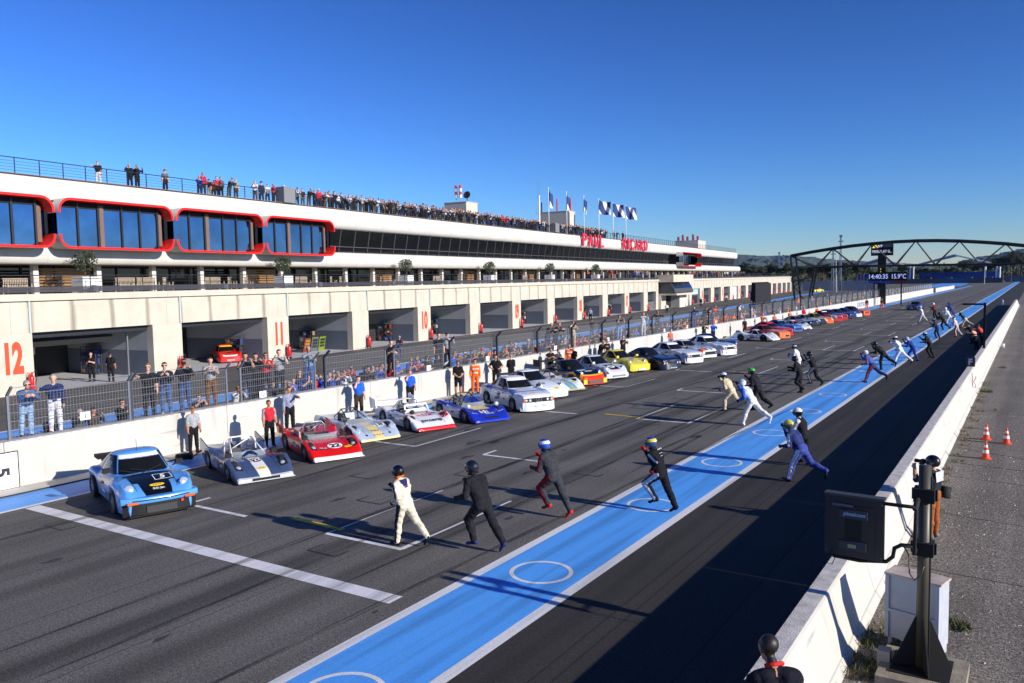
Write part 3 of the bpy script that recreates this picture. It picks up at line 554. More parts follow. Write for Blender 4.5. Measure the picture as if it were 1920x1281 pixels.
# ---- things inside the garages
def cabinet(k, s, nn, w_, d_, h, c, label):
    o = empty('tool_cabinet', bw(nn, P0+BAY*k+s, 0), BANG, label, 'cabinet'); MB().box(-d_/2, d_/2, -w_/2, w_/2, .1, h).build('body', flat(*c), o)
    for q in range(4): MB().box(d_/2, d_/2+.02, -w_/2+.05, w_/2-.05, .16+q*(h-.2)/4, .1+(q+.85)*(h-.2)/4).build('drawer', flat(*[min(255, v+14) for v in c]), o)
    for yy in (-w_/2+.1, w_/2-.1): MB().lathe([(0, -.03), (.06, -.03), (.06, .03), (0, .03)], 8, 0, Matrix.Translation((0, yy, .06))@Matrix.Rotation(R(90), 4, 'Y')).build('castor', M_RUBBER, o)
cabinet(5, 5.2, -4, 1.6, .7, 1.2, (44, 46, 50), 'dark grey rolling tool cabinet in the garage after number 10'); cabinet(4-1, 6.6, -5, 1.4, .7, 1.3, (30, 30, 34), 'black tool cabinet deep in the garage before number 10'); cabinet(3, 3.4, -6, 1.6, .7, 1.5, (26, 26, 30), 'tall black cabinet at the back of the garage before number 10')
cabinet(0, 1.6, -7, 1.8, .6, 2.1, (16, 16, 18), 'tall black locker at the back of garage 12'); cabinet(8, 2.0, -4, 1.6, .7, 1.1, (40, 42, 46), 'grey tool cabinet in the garage by number 08'); cabinet(6, 5., -6, 2., .7, 1.3, (30, 30, 34), 'dark cabinet in the garage by number 09')
def tyre_mesh(r=.31, w_=.26, rim=.2): return MB().lathe([(rim, -w_/2), (r-.04, -w_/2), (r, -w_/2+.05), (r, w_/2-.05), (r-.04, w_/2), (rim, w_/2), (rim, -w_/2)], 20)
mt = tyre_mesh().mesh('tyre', [M_RUBBER], True)
for i, (k, s, nn, z) in enumerate([(7, 3.2+.62*a, -4.5, .13+.27*b) for a in range(4) for b in range(3)]+[(2, 4.6+.6*a, -7.5, .13+.27*b) for a in range(2) for b in range(2)]):
    tag(inst('spare_tyre', mt, None, bw(nn, P0+BAY*k+s, z), 0), 'black spare tyre in a stack inside the garage %s' % ('after number 09' if k == 7 else 'after number 11'), 'tyre', 'spare tyres stacked in the garages')
for i, (s, c, lb) in enumerate(((5.2, (120, 46, 34), 'red and dark lap board leaning in the garage after number 11'), (6.2, (84, 92, 106), 'grey pit board with green top in the garage after number 11'), (7.2, (112, 128, 30), 'lime yellow pit board in the garage after number 11'))):
    o = empty('pit_board', bw(-2.6, P0+BAY*2+s, 0), BANG, lb, 'board'); MB().prism([(-.25, 0), (-.2, 0), (.05, 1.25), (0, 1.25)], -.42, .42, 'xz').build('panel', flat(*c), o); MB().bar((-.24, -.4, .02), (.04, -.4, 1.28), .05).bar((-.24, .4, .02), (.04, .4, 1.28), .05).bar((.04, -.4, 1.26), (.04, .4, 1.26), .05).build('frame', M_DARK if i < 1 else flat(100, 116, 34), o)
    for q in range(3): MB().prism([(.0+.07*q-.13, .35+.28*q), (.02+.07*q-.13, .35+.28*q), (.06+.07*q-.13, .55+.28*q), (.04+.07*q-.13, .55+.28*q)], -.3, .3, 'xz').build('digit_strip', flat(150, 110, 40) if i == 0 else M_DARK, o)
o = empty('garage_awning', bw(-1.6, P0+3., 0), BANG, 'black awning frame with roller hanging inside garage 12', 'awning')
MB().box(-.3, .3, -2.6, 3.2, 2.55, 3.0).build('banner', M_BLACK, o); MB().bar((0, -2.8, 3.1), (0, 4.6, 3.1), .08).bar((0, 4.5, 0), (0, 4.5, 3.1), .1).bar((-5, 4.5, 3.1), (0, 4.5, 3.1), .08).bar((-5, -2.6, 3.1), (0, -2.6, 3.1), .08).bar((-5, -2.6, 0), (-5, -2.6, 3.1), .08).build('frame', M_STEEL, o)

# ---- workshop clutter
rdg = random.Random(77); M_SHELF = flat(58, 60, 66)
GN = {0: 'number twelve', 1: 'before number eleven', 2: 'number eleven', 3: 'before number ten', 4: 'number ten', 5: 'before number nine', 6: 'number nine', 7: 'before number eight', 8: 'number eight', 9: 'before number seven', 10: 'number seven'}
for k in range(0, 11):
    o = empty('workbench', bw(-8.2, P0+BAY*k+rdg.uniform(2, 3.5), 0), BANG, 'workbench with tools at the back of garage %s' % GN[k], 'workbench', 'workbenches in the garages')
    MB().box(-.35, .35, -1.1, 1.1, .82, .88).build('top', flat(130, 120, 104), o)
    for sx in (-.28, .28):
        for sy in (-1., 1.): MB().box(sx-.03, sx+.03, sy-.03, sy+.03, 0, .82).build('leg', M_SHELF, o)
    for q in range(5): h = rdg.uniform(.1, .4); y = -.95+.4*q; MB().box(-.15, .15, y, y+rdg.uniform(.12, .3), .88, .88+h).build('tool_box', flat(*rdg.choice(((170, 30, 30), (40, 60, 130), (60, 60, 64), (200, 190, 170), (30, 30, 34)))), o)
    o = empty('shelving', bw(-rdg.uniform(3, 6), P0+BAY*k+OPW-.35, 0), BANG, 'metal shelving with boxes along the right wall of garage %s' % GN[k], 'shelving', 'shelving in the garages')
    for z in (.1, .7, 1.3, 1.9): MB().box(-.8, .8, -.25, .25, z, z+.03).build('shelf', M_SHELF, o)
    for sx in (-.78, .78):
        for sy in (-.23, .23): MB().box(sx-.02, sx+.02, sy-.02, sy+.02, 0, 1.95).build('upright', M_SHELF, o)
    for z in (.13, .73, 1.33):
        for q in range(4): MB().box(-.72+.38*q, -.72+.38*q+rdg.uniform(.2, .34), -.2, .15, z, z+rdg.uniform(.15, .45)).build('carton', flat(*rdg.choice(((150, 118, 80), (40, 44, 52), (180, 180, 184), (120, 30, 34), (30, 52, 110)))), o)
    if k in (0, 1, 3, 4, 6, 8): 
        o = empty('wall_panel', bw(-8.93, P0+BAY*k+rdg.uniform(4.5, 6.5), 1.5), BANG, 'pale sign panel on the back wall of garage %s' % GN[k], 'panel'); MB().box(0, .03, -.8, .8, 0, .9).build('panel', flat(*rdg.choice(((180, 184, 190), (130, 140, 160), (200, 196, 180)))), o); MB().box(.031, .04, -.5, .5, .35, .5).build('stripe', flat(40, 60, 130), o)
# ================================================================== catch fence on the pit wall
M_FP = mat('fence_post', sr(128, 132, 140), rough=.4, metal=.5); M_FW = mat('fence_wire', sr(150, 153, 158), rough=.5, metal=.4); M_FPD = mat('fence_post_dark', sr(52, 56, 66), rough=.5)
def fence_mesh(L, cell):
    mb = MB(); q = .0032; H = 1.36
    n = int(L/cell)
    for i in range(1, n):
        y = L*i/n; mb.add([(-q, y-q, .03), (q, y+q, .03), (q, y+q, H), (-q, y-q, H)], [(0, 1, 2, 3)]); mb.add([(0, y-q, H), (0, y+q, H), (.26, y+q, 1.6), (.26, y-q, 1.6)], [(0, 1, 2, 3)])
    for i in range(int(H/cell)+1):
        z = .03+(H-.03)*i/int(H/cell); mb.add([(-q, 0, z-q), (q, 0, z+q), (q, L, z+q), (-q, L, z-q)], [(0, 1, 2, 3)])
    me1 = mb.mesh('wire_mesh', [M_FW])
    mb = MB()
    for z in (.03, .29, .55, .81, 1.07, 1.34): mb.tube([(.0, 0, z), (.0, L, z)], .011, 4)
    mb.tube([(.26, 0, 1.6), (.26, L, 1.6)], .012, 4)
    return me1, mb.mesh('wire_bars', [M_FP])
FN = fence_mesh(3.98, .1); FF = fence_mesh(3.98, .2)
mp_l = MB().box(-.03, .03, -.035, .035, -.5, 1.38).bar((0, 0, 1.36), (.3, 0, 1.64), .07, h=.06).mesh('post', [M_FP]); mp_d = MB().box(-.08, .02, -.045, .045, -.5, 1.38).bar((-.03, 0, 1.36), (.29, 0, 1.66), .09, h=.08).mesh('post', [M_FPD])
FY = [3.3, 7.8, 12.26, 16.27]+[20.85+4.54*i for i in range(56)]
for i, y in enumerate(FY):
    o = empty('fence_section', (-26.1, y, 1.456), 0, ('%s wire fence section behind the %s' % (nth('f'+near_car((-26.1, y+2, 1.5))), near_car((-26.1, y+2, 1.5))) if y < 92 else 'small distant catch fence section towards the far end of the pit wall'), 'fence', 'catch fence sections on the pit wall')
    a, b = FN if y < 62 else FF
    inst('wire_mesh', a, o); inst('wire_bars', b, o); inst('post', mp_d if i % 2 or y > 36 else mp_l, o, (0, .03, 0)); inst('post', mp_l, o, (0, 3.95, 0))
    if i in (2, 4, 6, 7, 9, 11, 13, 14, 16, 19, 21):
        p = tag(MB().box(.03, .05, 0, .34, 0, .26).build('number_sheet', flat(238, 238, 242), None, (-26.1, y+(2.2 if i == 2 else .6+(i*37 % 29)/10), 1.5+(.22 if i == 2 else 0))), '%s white paper number sheet behind the %s' % (nth('s'+near_car((-26.1, y+1, 1.5))), near_car((-26.1, y+1, 1.5))), 'sign', 'number sheets on the fence')
        mb = MB(); put_text(mb, '1' if i == 2 else str(i*3-2), (.053, .17, .13), (0, 1, 0), (0, 0, 1), .15, bold=.02); mb.build('digits', flat(30, 40, 120), p)
# platform behind the pit wall
pf = empty('pit_wall_platform', (-26.8, 60, 0), 0, 'narrow grey platform behind the pit wall where spectators stand', 'platform')
MB().box(-.28, .5, -80, 215, 1.3, 1.36).build('upper_step', flat(120, 122, 124), pf); MB().box(-1.1, -.3, -80, 215, .0, .28).build('lower_step', flat(110, 112, 114), pf)
for k in range(30): MB().box(-.25, -.2, -60+k*5, -59.95+k*5, .0, 1.3).build('support', M_FPD, pf)
# big screen seen from behind
o = empty('video_screen', (-28.2, 101, 0), 0, 'large black back of a video screen above the pit wall', 'screen')
yb0, yb1 = -4.2, 2.6
MB().prism([(-.3, 2.3), (.35, 2.3), (.35, 5.1), (-.1, 5.3)], yb0, yb1, 'xz').build('cabinet', M_BLACK, o); MB().box(-.5, 0, yb1-.02, yb1+1.3, 2.2, 5.0).build('side_box', flat(90, 92, 96), o)
for y in (yb0+1, yb1-.8): MB().box(-.15, .15, y-.15, y+.15, 0, 2.3).build('support', M_FPD, o)
# ================================================================== truss gantry over the track
GYY = 168.
ga = empty('truss_gantry', (-40, GYY, 0), 0, 'black arched steel truss gantry spanning the track', 'gantry')
def G(x, y, dy=0.): 
    p = onY(x, y, GYY); return Vector((p[0]+40, dy, p[2]))
top = [(1480, 480), (1520, 472.5), (1560, 466), (1596, 461), (1633.5, 457), (1674, 453.5), (1716, 451.5), (1757, 451), (1798.5, 451.8), (1842, 454), (1885.6, 457), (1925, 461), (1965, 465)]
low = [(1527, 502), (1601, 499.2), (1677, 498.4), (1752.7, 497), (1837.5, 496), (1922, 494), (1990, 492)]
M_TR = mat('gantry_steel', (.022, .02, .02), rough=.4, metal=.3); M_TRL = mat('gantry_tube', sr(70, 60, 58), rough=.35, metal=.4)
MB().tube([G(*p, 1.) for p in top], .32, 8).build('top_chord', M_TR, ga)
for dy in (0., 2.2): MB().tube([G(*p, dy) for p in low], .2, 8).build('bottom_chord', M_TR, ga)
ti = [2, 4, 6, 8, 10, 12]
for j in range(6):
    for dy in (0., 2.2):
        MB().tube([G(*low[j], dy), G(*top[ti[j]], 1.)], .11, 6).build('diagonal', M_TRL, ga)
        if j < 6: MB().tube([G(*top[ti[j]], 1.), G(*low[j+1], dy)], .11, 6).build('diagonal', M_TRL, ga)
A = G(1480, 480, 1.); B = G(1527, 502, 0)
MB().tube([A, G(*low[0], 0)], .13, 6).tube([A, G(*low[0], 2.2)], .13, 6).build('diagonal', M_TRL, ga)
for dx0, dx1 in ((0., 1.0), (1.0, 2.2)): MB().tube([A+Vector((dx0, 0, -.1)), Vector((A.x+dx1, 1.0, 0))], .2, 7).build('leg', M_TR, ga)
for dy in (0, 2.2): MB().tube([G(*low[0], dy), Vector((A.x+3.6, dy, 0))], .18, 7).build('leg', M_TR, ga)
MB().tube([A+Vector((.6, 0, -5.2)), B+Vector((-.4, 0, -1.8))], .1, 6).tube([A+Vector((.6, 0, -6)), Vector((A.x+3.6, 0, .3))], .1, 6).tube([A+Vector((.5, 0, -6.4)), B+Vector((-.1, 0, -.4))], .1, 6).build('brace', M_TRL, ga)
def panel(name, label, cat, x0, y0, x1, y1, Y, m, th=.4):
    a = onY(x0, y1, Y); b = onY(x1, y0, Y); o = empty(name, ((a[0]+b[0])/2, Y, 0), 0, label, cat); w_ = (b[0]-a[0])/2
    MB().box(-w_, w_, 0, th, a[2], b[2]).build('cabinet', m, o); return o, w_, a[2], b[2]
o, w_, za, zb = panel('timing_tower', 'black timing board on a yellow and black column behind the gantry', 'display', 1633, 452.5, 1675, 480, 176, M_BLACK)
E_W = mat('led_white', (.5, .55, .72), emit=.7); E_Y = mat('led_yellow', (.9, .7, .05), emit=.8); E_B = mat('led_blue', (.36, .42, .8), emit=.7)
mb = MB(); put_text(mb, 'PERROLAT G...', (0, -.02, za+(zb-za)*.3), (1, 0, 0), (0, 0, 1), .52, width=w_*1.75, bold=.02); put_text(mb, '69', (-.35, -.02, za+(zb-za)*.72), (1, 0, 0), (0, 0, 1), .6, bold=.03); mb.build('text', E_W, o)
MB().add([(-w_*.9, -.02, za+(zb-za)*.56), (-w_*.35, -.02, za+(zb-za)*.56), (-w_*.62, -.02, zb-.25)], [(0, 1, 2)]).build('warning_triangle', E_Y, o); MB().box(.2, w_*.9, -.03, -.01, za+(zb-za)*.6, zb-.35).build('grey_field', flat(110, 100, 110), o)
MB().box(-.75, .75, .05, .6, 0, za).build('column', flat(30, 28, 24), o)
mb = MB(); put_text(mb, '- - - - - -', (-.2, .04, za/2+1.3), (0, 0, 1), (-1, 0, 0), .5, width=3.2, bold=.02); mb.build('column_lettering', E_Y, o)
o, w_, za, zb = panel('clock_display', 'black clock and temperature display reading 14:40:35 15.9°C', 'display', 1628, 509.5, 1701.5, 527, 172.5, M_BLACK)
mb = MB(); put_text(mb, '14:40:35', (-w_*.47, -.02, (za+zb)/2), (1, 0, 0), (0, 0, 1), .86, width=w_*.98, bold=.015); put_text(mb, '15.9°C', (w_*.58, -.02, (za+zb)/2), (1, 0, 0), (0, 0, 1), .86, width=w_*.72, bold=.015); mb.build('text', E_B, o)
for dx in (-w_*.7, w_*.7): MB().box(dx-.12, dx+.12, .1, .35, 0, za).build('post', M_TR, o)
MB().box(-w_, w_*.1, -.03, 0, za-.42, za-.05).build('blue_band', flat(40, 70, 190), o); MB().box(w_*.3, w_, -.03, 0, za-.42, za-.05).build('red_band', flat(120, 24, 30), o)
# ================================================================== far end: grandstand, barriers, strips, embankments
def far_strip(name, pts, z, m): return sheet(name, [tuple(gp(*p)[:2]) for p in pts], z, m)
far_strip('distant_track', [(1500, 546), (1500, 539), (1830, 527), (1910, 524), (1912, 527), (1840, 530)], .012, M_TRACK)
far_strip('blue_strip', [(1505, 538.4), (1505, 535), (1620, 531.5), (1620, 534)], .02, M_BLUE)
far_strip('blue_strip', [(1716, 541), (1780, 528.6), (1826, 527.6), (1800, 537)], .02, M_BLUE)
far_strip('grass_bank', [(1490, 534), (1490, 524), (1620, 521), (1620, 530.5)], .02, mat('far_grass', (.05, .075, .025), rough=.95, var=.4, scale=.1))
gs = empty('grandstand', (-40, 500, 0), 0, 'distant grandstand with blue seats and pale tent roof beyond the track', 'grandstand')
def FP(x, y, Y=540): p = onY(x, y, Y); return Vector((p[0]+40, Y-500, p[2]))
M_SEAT = mat('blue_seats', sr(38, 66, 140), rough=.7, var=.2, scale=.6)
for xa, xb in ((1605, 1716), (1722, 1880)):
    for q in range(8):
        a = FP(xa+ (8-q)*1.5, 522, 540+q*2.5); b = FP(xb-q*.5, 522, 540+q*2.5); z0 = max(0, a.z); MB().box(a.x, b.x, a.y, a.y+2.3, 0, .8+q*.8).build('seat_tier', M_SEAT, gs)
    for q in range(4): 
        c = FP(xa+20+q*38, 515, 545); MB().box(c.x-1.6, c.x+1.6, c.y-6.5, c.y+2, 0, 3.4).build('stair_tower', flat(70, 76, 92), gs)
a, b, c = FP(1722, 496, 545), FP(1790, 478, 545), FP(1862, 495, 545)
MB().add([a, c, b, a+Vector((0, 22, 0)), c+Vector((0, 22, 0)), b+Vector((0, 22, -.6))], [(0, 2, 5, 3), (2, 1, 4, 5)]).tube([a, b, c], .5, 5, 0).build('tent_roof', flat(150, 160, 178), gs)
a, b, c = FP(1612, 497, 545), FP(1650, 485, 545), FP(1690, 496, 545); MB().add([a, c, b, a+Vector((0, 22, 0)), c+Vector((0, 22, 0)), b+Vector((0, 22, -.6))], [(0, 2, 5, 3), (2, 1, 4, 5)]).tube([a, b, c], .5, 5, 0).build('tent_roof', flat(150, 160, 178), gs)
for x in (1706, 1712, 1847, 1868, 1874): MB().tube([FP(x, 523, 538), FP(x+1, 500, 538)], .5, 6).build('mast', flat(200, 204, 210), gs)
for i, (x0, x1, ya, yb, Y, c, lb) in enumerate(((1885, 1980, 516, 523, 560, (84, 92, 110), 'grey barrier with crowd at the far right end of the track'), (1600, 1880, 521.6, 525, 530, (60, 66, 84), 'long grey barrier in front of the distant grandstand'), (1505, 1640, 526, 530.6, 330, (150, 152, 156), 'pale guard rail beside the distant grass bank'))):
    a = onY(x0, yb, Y); b = onY(x1, ya, Y); o = empty('barrier', (a[0], Y, 0), 0, lb, 'barrier')
    n = 8
    for q in range(n): MB().box((b[0]-a[0])*q/n+.1, (b[0]-a[0])*(q+1)/n-.1, 0, .4, 0, b[2]+(.3 if i < 2 else 0)).build('barrier_block', flat(*c), o)
# lattice masts and lamp posts
for i, (x, yt, yb_, Y, lb) in enumerate(((1576, 441, 512, 330, 'tall lattice mast behind the gantry'), (1562, 468, 512, 320, 'shorter lattice mast left of the tall one'), (1567.5, 472, 512, 318, 'thin pole between the two lattice masts'), (1461, 473, 505, 420, 'power pylon beyond the left end of the gantry'), (1469, 478, 505, 430, 'second power pylon beyond the garage end'), (1568.5, 514, 531, 300, 'short lamp post at the distant bend'), (1846, 500, 523, 480, 'white pole in front of the distant grandstand'))):
    p = onY(x, yb_, Y); t = onY(x, yt, Y); h = t[2]; o = empty('lattice_mast' if i < 5 else 'lamp_post', (p[0], Y, 0), 0, lb, 'mast')
    if i in (0, 1, 3, 4):
        wd = .55
        for sx, sy in ((-wd, -wd), (wd, -wd), (0, wd)): MB().tube([(sx, sy, 0), (sx*.3, sy*.3, h)], .11, 5).build('leg', M_STEEL, o)
        n = int(h/2.2); mb = MB()
        for q in range(n): f0, f1 = 1-.7*q/n, 1-.7*(q+1)/n; mb.tube([(-wd*f0, -wd*f0, h*q/n), (wd*f1, -wd*f1, h*(q+1)/n)], .05, 4).tube([(wd*f0, -wd*f0, h*q/n), (-wd*f1, -wd*f1, h*(q+1)/n)], .05, 4)
        mb.build('lattice', M_STEEL, o); MB().box(-.9, .9, -.1, .1, h*.88, h*.9).box(-.5, .5, -.3, .3, h*.96, h).build('crossarm', M_STEEL, o)
    else: MB().tube([(0, 0, 0), (0, 0, h)], [.2, .1], 6).build('pole', flat(170, 172, 176), o); MB().box(-.7, .7, -.15, .15, h, h+.15).build('lamp_head', M_STEEL, o)
# ================================================================== trees, woodland, hills
M_PINE = [mat('pine_needles', (.020, .034, .014), rough=.8, var=.5, scale=.5), mat('pine_needles_light', (.038, .052, .02), rough=.8, var=.5, scale=.5)]
def tree_protos(n=4):
    out = []
    for i in range(n):
        rd = random.Random(40+i); h = 9+rd.random()*3; cr = MB()
        for _ in range(16):
            a = rd.random()*6.3; r_ = rd.random()*3.2; leafball(cr, (r_*math.cos(a), r_*math.sin(a), h-1.2+rd.uniform(-1.6, .8)), rd.uniform(.9, 1.7), 150, .3, (0, 1), .6, rd)
        tk = MB().tube([(0, 0, 0), (.15, 0, h*.4), (0, .1, h*.85)], [.3, .22, .12], 7)
        for q in range(4): a = q*1.6+rd.random(); tk.tube([(.1, 0, h*.5), (1.6*math.cos(a), 1.6*math.sin(a), h*.85)], [.12, .05], 5)
        out.append((cr.mesh('crown', M_PINE), tk.mesh('trunk', [M_BARK])))
    return out
TP = tree_protos()
rd = random.Random(5); tn = 0
for (x0, x1, n, Ya, Yb, ks) in ((1385, 1480, 16, 380, 470, 1.0), (1484, 1625, 18, 360, 480, .9), (1690, 1800, 10, 600, 660, .9), (1868, 1985, 16, 590, 640, 1.45), (1800, 1870, 6, 600, 640, 1.1)):
    wh = {1385: 'left of the gantry', 1484: 'behind the left half of the gantry', 1690: 'left of the tall tent roof', 1868: 'right of the distant grandstand', 1800: 'behind the tent roof'}[x0]
    for i in range(n):
        x = x0+(x1-x0)*(i+rd.random()*.8)/n; Y = rd.uniform(Ya, Yb); p = onY(x, 515, Y); tn += 1
        o = empty('pine_tree', (p[0], Y, -.03), rd.random()*6.3, '%s dark umbrella pine on the horizon %s' % (nth('pine'+wh), wh), 'tree', 'pines on the horizon'); o.scale = [ks*rd.uniform(.8, 1.25)]*3
        c, t = TP[rd.randrange(4)]; inst('crown', c, o); inst('trunk', t, o)
wl = MB(); rd = random.Random(9)
for _ in range(900):
    x = rd.uniform(1330, 2020); Y = rd.uniform(640, 1300); p = onY(x, 512, Y); leafball(wl, (p[0], Y, rd.uniform(2, 8)), rd.uniform(4, 8), 26, 1.6, (0, 1), .8, rd)
tag(wl.build('woodland', M_PINE), 'dark mass of distant woodland below the hills', 'woodland', kind='stuff')
ridge = [(900, 470), (1300, 476), (1395, 478), (1430, 480), (1480, 479), (1520, 482), (1560, 486.5), (1600, 489), (1660, 492), (1700, 494.5), (1750, 495), (1792, 494), (1815, 487), (1840, 481), (1862, 478.5), (1890, 472), (1920, 466), (1980, 457), (2060, 452), (2300, 460)]
M_HILL = mat('forested_hills', (.03, .05, .035), rough=.95, var=.45, scale=.006)
mb = MB(); pts = []
for i in range(len(ridge)-1):
    for q in range(12): t = q/12; pts.append((ridge[i][0]*(1-t)+ridge[i+1][0]*t, ridge[i][1]*(1-t)+ridge[i+1][1]*t))
rd = random.Random(3); rows = 7
for x, y in pts:
    d = ray(x, y+rd.uniform(-.45, .45)); hd = math.hypot(d[0], d[1]); D = 5200; P = CC+d*(D/hd)
    for j in range(rows):
        f = j/(rows-1); mb.v.append((P[0]*(1-.42*f)+rd.uniform(-30, 30), P[1]*(1-.42*f), max(-1, (P[2]+2)*(1-f)**1.2-2+rd.uniform(-3, 3)*(0 < j < rows-1))))
n = len(pts)
mb.f = [(i*rows+j, (i+1)*rows+j, (i+1)*rows+j+1, i*rows+j+1) for i in range(n-1) for j in range(rows-1)]; mb.m = [0]*len(mb.f)
tag(mb.build('hills', M_HILL, smooth=True), kind='structure')
# ================================================================== things on the service road
def cone(p, label, dk=1.):
    o = empty('traffic_cone', (p[0], p[1], 0), 0, label, 'traffic cone', 'traffic cones on the service road')
    o.scale = [.78]*3; c = flat(220, 70, 34); w2 = flat(236, 230, 226)
    MB().lathe([(.22, .0), (.22, .03), (.16, .05), (0, .05)], 16).lathe([(0, .0), (.22, .0)], 16).build('base', c, o)
    rr = lambda z: .145*(1-z/.78)+.02
    for z0, z1_, m in ((.05, .24, c), (.24, .37, w2), (.37, .48, c), (.48, .58, w2), (.58, .72, c)): MB().lathe([(rr(z0), z0), (rr(z1_), z1_)], 16).build('band', m, o, smooth=True)
    MB().lathe([(rr(.72), .72), (0, .725)], 16).build('tip', c, o)
for p, lb in (((1849, 824), 'upright orange and white traffic cone nearest the white wall, behind the front one'), ((1887, 832), 'faded traffic cone standing furthest from the white wall'), ((1848, 860), 'front orange and white traffic cone nearest the camera')): cone(gp(*p), lb)
PX, PY = -1.29, 13.15
PB = empty('concrete_footing', (PX, PY, 0), 0, 'square concrete footing under the dark post', 'footing'); MB().box(-.55, .6, -.62, .55, -.01, .14).build('block', mat('footing_concrete', sr(150, 140, 124), rough=.9, var=.3, scale=5, bump=.7), PB); MB().box(-.6, -.42, -.1, .1, .0, .3).build('stone', flat(150, 146, 140), PB)
M_POST = mat('olive_post', sr(66, 64, 54), rough=.45, var=.1)
po = empty('steel_post', (PX, PY, .14), 0, 'dark olive steel post with triangular gussets carrying the display board', 'post')
MB().tube([(0, 0, 0), (0, 0, 3.05)], .085, 16).build('pole', M_POST, po, smooth=True); MB().box(.07, .1, -.03, .03, 0, 2.9).build('cable_strip', M_DARK, po)
for a in (0, 90, 180, 270): 
    M = Matrix.Rotation(R(a+20), 4, 'Z'); mb = MB().prism([(.08, 0), (.42, 0), (.08, .8)], -.008, .008, 'xz'); mb.v = [tuple(M@Vector(v)) for v in mb.v]; mb.build('gusset', M_BLACK, po)
MB().box(-.4, .4, -.4, .4, 0, .015).build('base_plate', M_BLACK, po)
for z in (1.72, 2.52): MB().box(-.14, .14, -.13, .13, z, z+.2).box(-.17, .17, -.03, .03, z+.02, z+.18).build('clamp', M_BLACK, po)
YB_ = 12.75
def BP(x, y, Y=YB_): p = onY(x, y, Y); return Vector((p[0], 0, p[2]))
tl, tr, br, bl = BP(1546, 926), BP(1658, 941), BP(1655, 1050), BP(1544, 1041)
cx = (tl.x+tr.x)/2; zt = (tl.z+tr.z)/2; zb_ = (bl.z+br.z)/2; hw = (tr.x-tl.x)/2
do = empty('display_board', (cx, YB_, zb_), R(-4), 'dark grey back of a pixelcom display board hung on the olive post', 'display')
HH = zt-zb_; M_DB = mat('board_grey', sr(27, 29, 38), rough=.5, var=.1)
MB().box(-hw, hw, 0, .09, 0, HH).build('casing', M_DB, do); MB().box(-hw-.01, hw+.01, -.02, .14, HH, HH+.035).build('top_cap', flat(58, 62, 66), do)
MB().box(-hw*.72, hw*.72, -.012, 0, HH*.1, HH*.86).build('door', M_DB, do); MB().box(-hw*.72, 0, -.03, -.012, HH*.84, HH*.88).build('hinge_bar', flat(86, 90, 102), do)
MB().box(-hw*.45, hw*.48, -.045, -.012, HH*.66, HH*.79).build('name_plate', flat(46, 50, 62), do); MB().box(-hw*.3, hw*.28, -.016, -.013, HH*.3, HH*.64).build('dark_panel', M_BLACK, do); MB().box(-hw*.48, hw*.45, -.045, -.012, HH*.13, HH*.27).build('lower_plate', flat(46, 50, 64), do); MB().box(-hw*.16, hw*.12, -.05, -.046, HH*.17, HH*.23).build('type_label', flat(150, 148, 110), do)
mb = MB(); put_text(mb, 'pixelcom', (.02, -.048, HH*.725), (1, 0, 0), (0, 0, 1), .055, width=hw*.76, bold=.03, shear=.2); mb.build('lettering', flat(150, 170, 205), do)
for sx in (-.93, .93):
    for sz in (.06, .93): MB().lathe([(0, -.02), (.012, -.02), (.012, .0)], 8, 0, Matrix.Translation((hw*sx, -.005, HH*sz))@Matrix.Rotation(R(90), 4, 'X')).build('bolt', flat(170, 172, 178), do)
ar = empty('bracket_arm', (PX, PY, 0), 0, 'black swan-neck bracket tubes holding the display board to the post', 'bracket')
mb = MB(); q = lambda x, y: BP(x, y)+Vector((-PX, YB_-PY, 0)); mb.tube([q(1655, 944), q(1712, 951), q(1718, 955), q(1714, 1039), (-.1, 0, q(1714, 1039).z)], .028, 8); mb.tube([q(1560, 1043)+Vector((0, .05, 0)), q(1610, 1053)+Vector((0, .05, 0)), q(1662, 1053), q(1674, 1044), q(1677, 1028), q(1690, 1022), q(1712, 1025)], .03, 8); mb.tube([(-.08, -.05, 2.72), q(1716, 955)], .04, 8); mb.build('tubes', M_BLACK, ar, smooth=True)
MB().tube([q(1694, 1024), q(1704, 1040), q(1705, 1075), q(1714, 1088), q(1727, 1078), q(1732, 1062)], .011, 6).build('cable', M_POST, ar, smooth=True)
MB().tube([q(1552, 1040), q(1550, 1055), q(1560, 1058), q(1566, 1045), q(1558, 1030), q(1553, 1050)], .007, 5).build('loose_wires', M_BLACK, ar)
ca = empty('electrical_cabinet', (-1.47, 14.15, 0), R(-14), 'pale grey electrical cabinet with rusty top behind the post', 'cabinet'); ca.scale = [1.14]*3; M_CAB = mat('cabinet_grey', sr(176, 180, 188), rough=.5, var=.08); M_RUST = mat('rusty_top', sr(196, 178, 166), rough=.7, var=.35, scale=4)
MB().box(-.36, .36, -.17, .17, .12, 1.02).build('body', M_CAB, ca); MB().box(-.38, .38, -.19, .19, 1.02, 1.05).build('top', M_RUST, ca)
for xa, xb, za, zb in ((-.36, -.31, .12, 1.02), (.31, .36, .12, 1.02), (-.31, .31, .5, .54)): MB().box(xa, xb, -.2, -.17, za, zb).build('frame_bar', flat(176, 182, 192), ca)
for sx in (-.33, .3): MB().box(sx, sx+.05, -.15, .15, 0, .12).build('foot', M_CAB, ca)
MB().tube([(.22, -.2, .3), (.18, -.26, .14), (.12, -.25, .0)], .018, 6).build('conduit', M_DARK, ca)
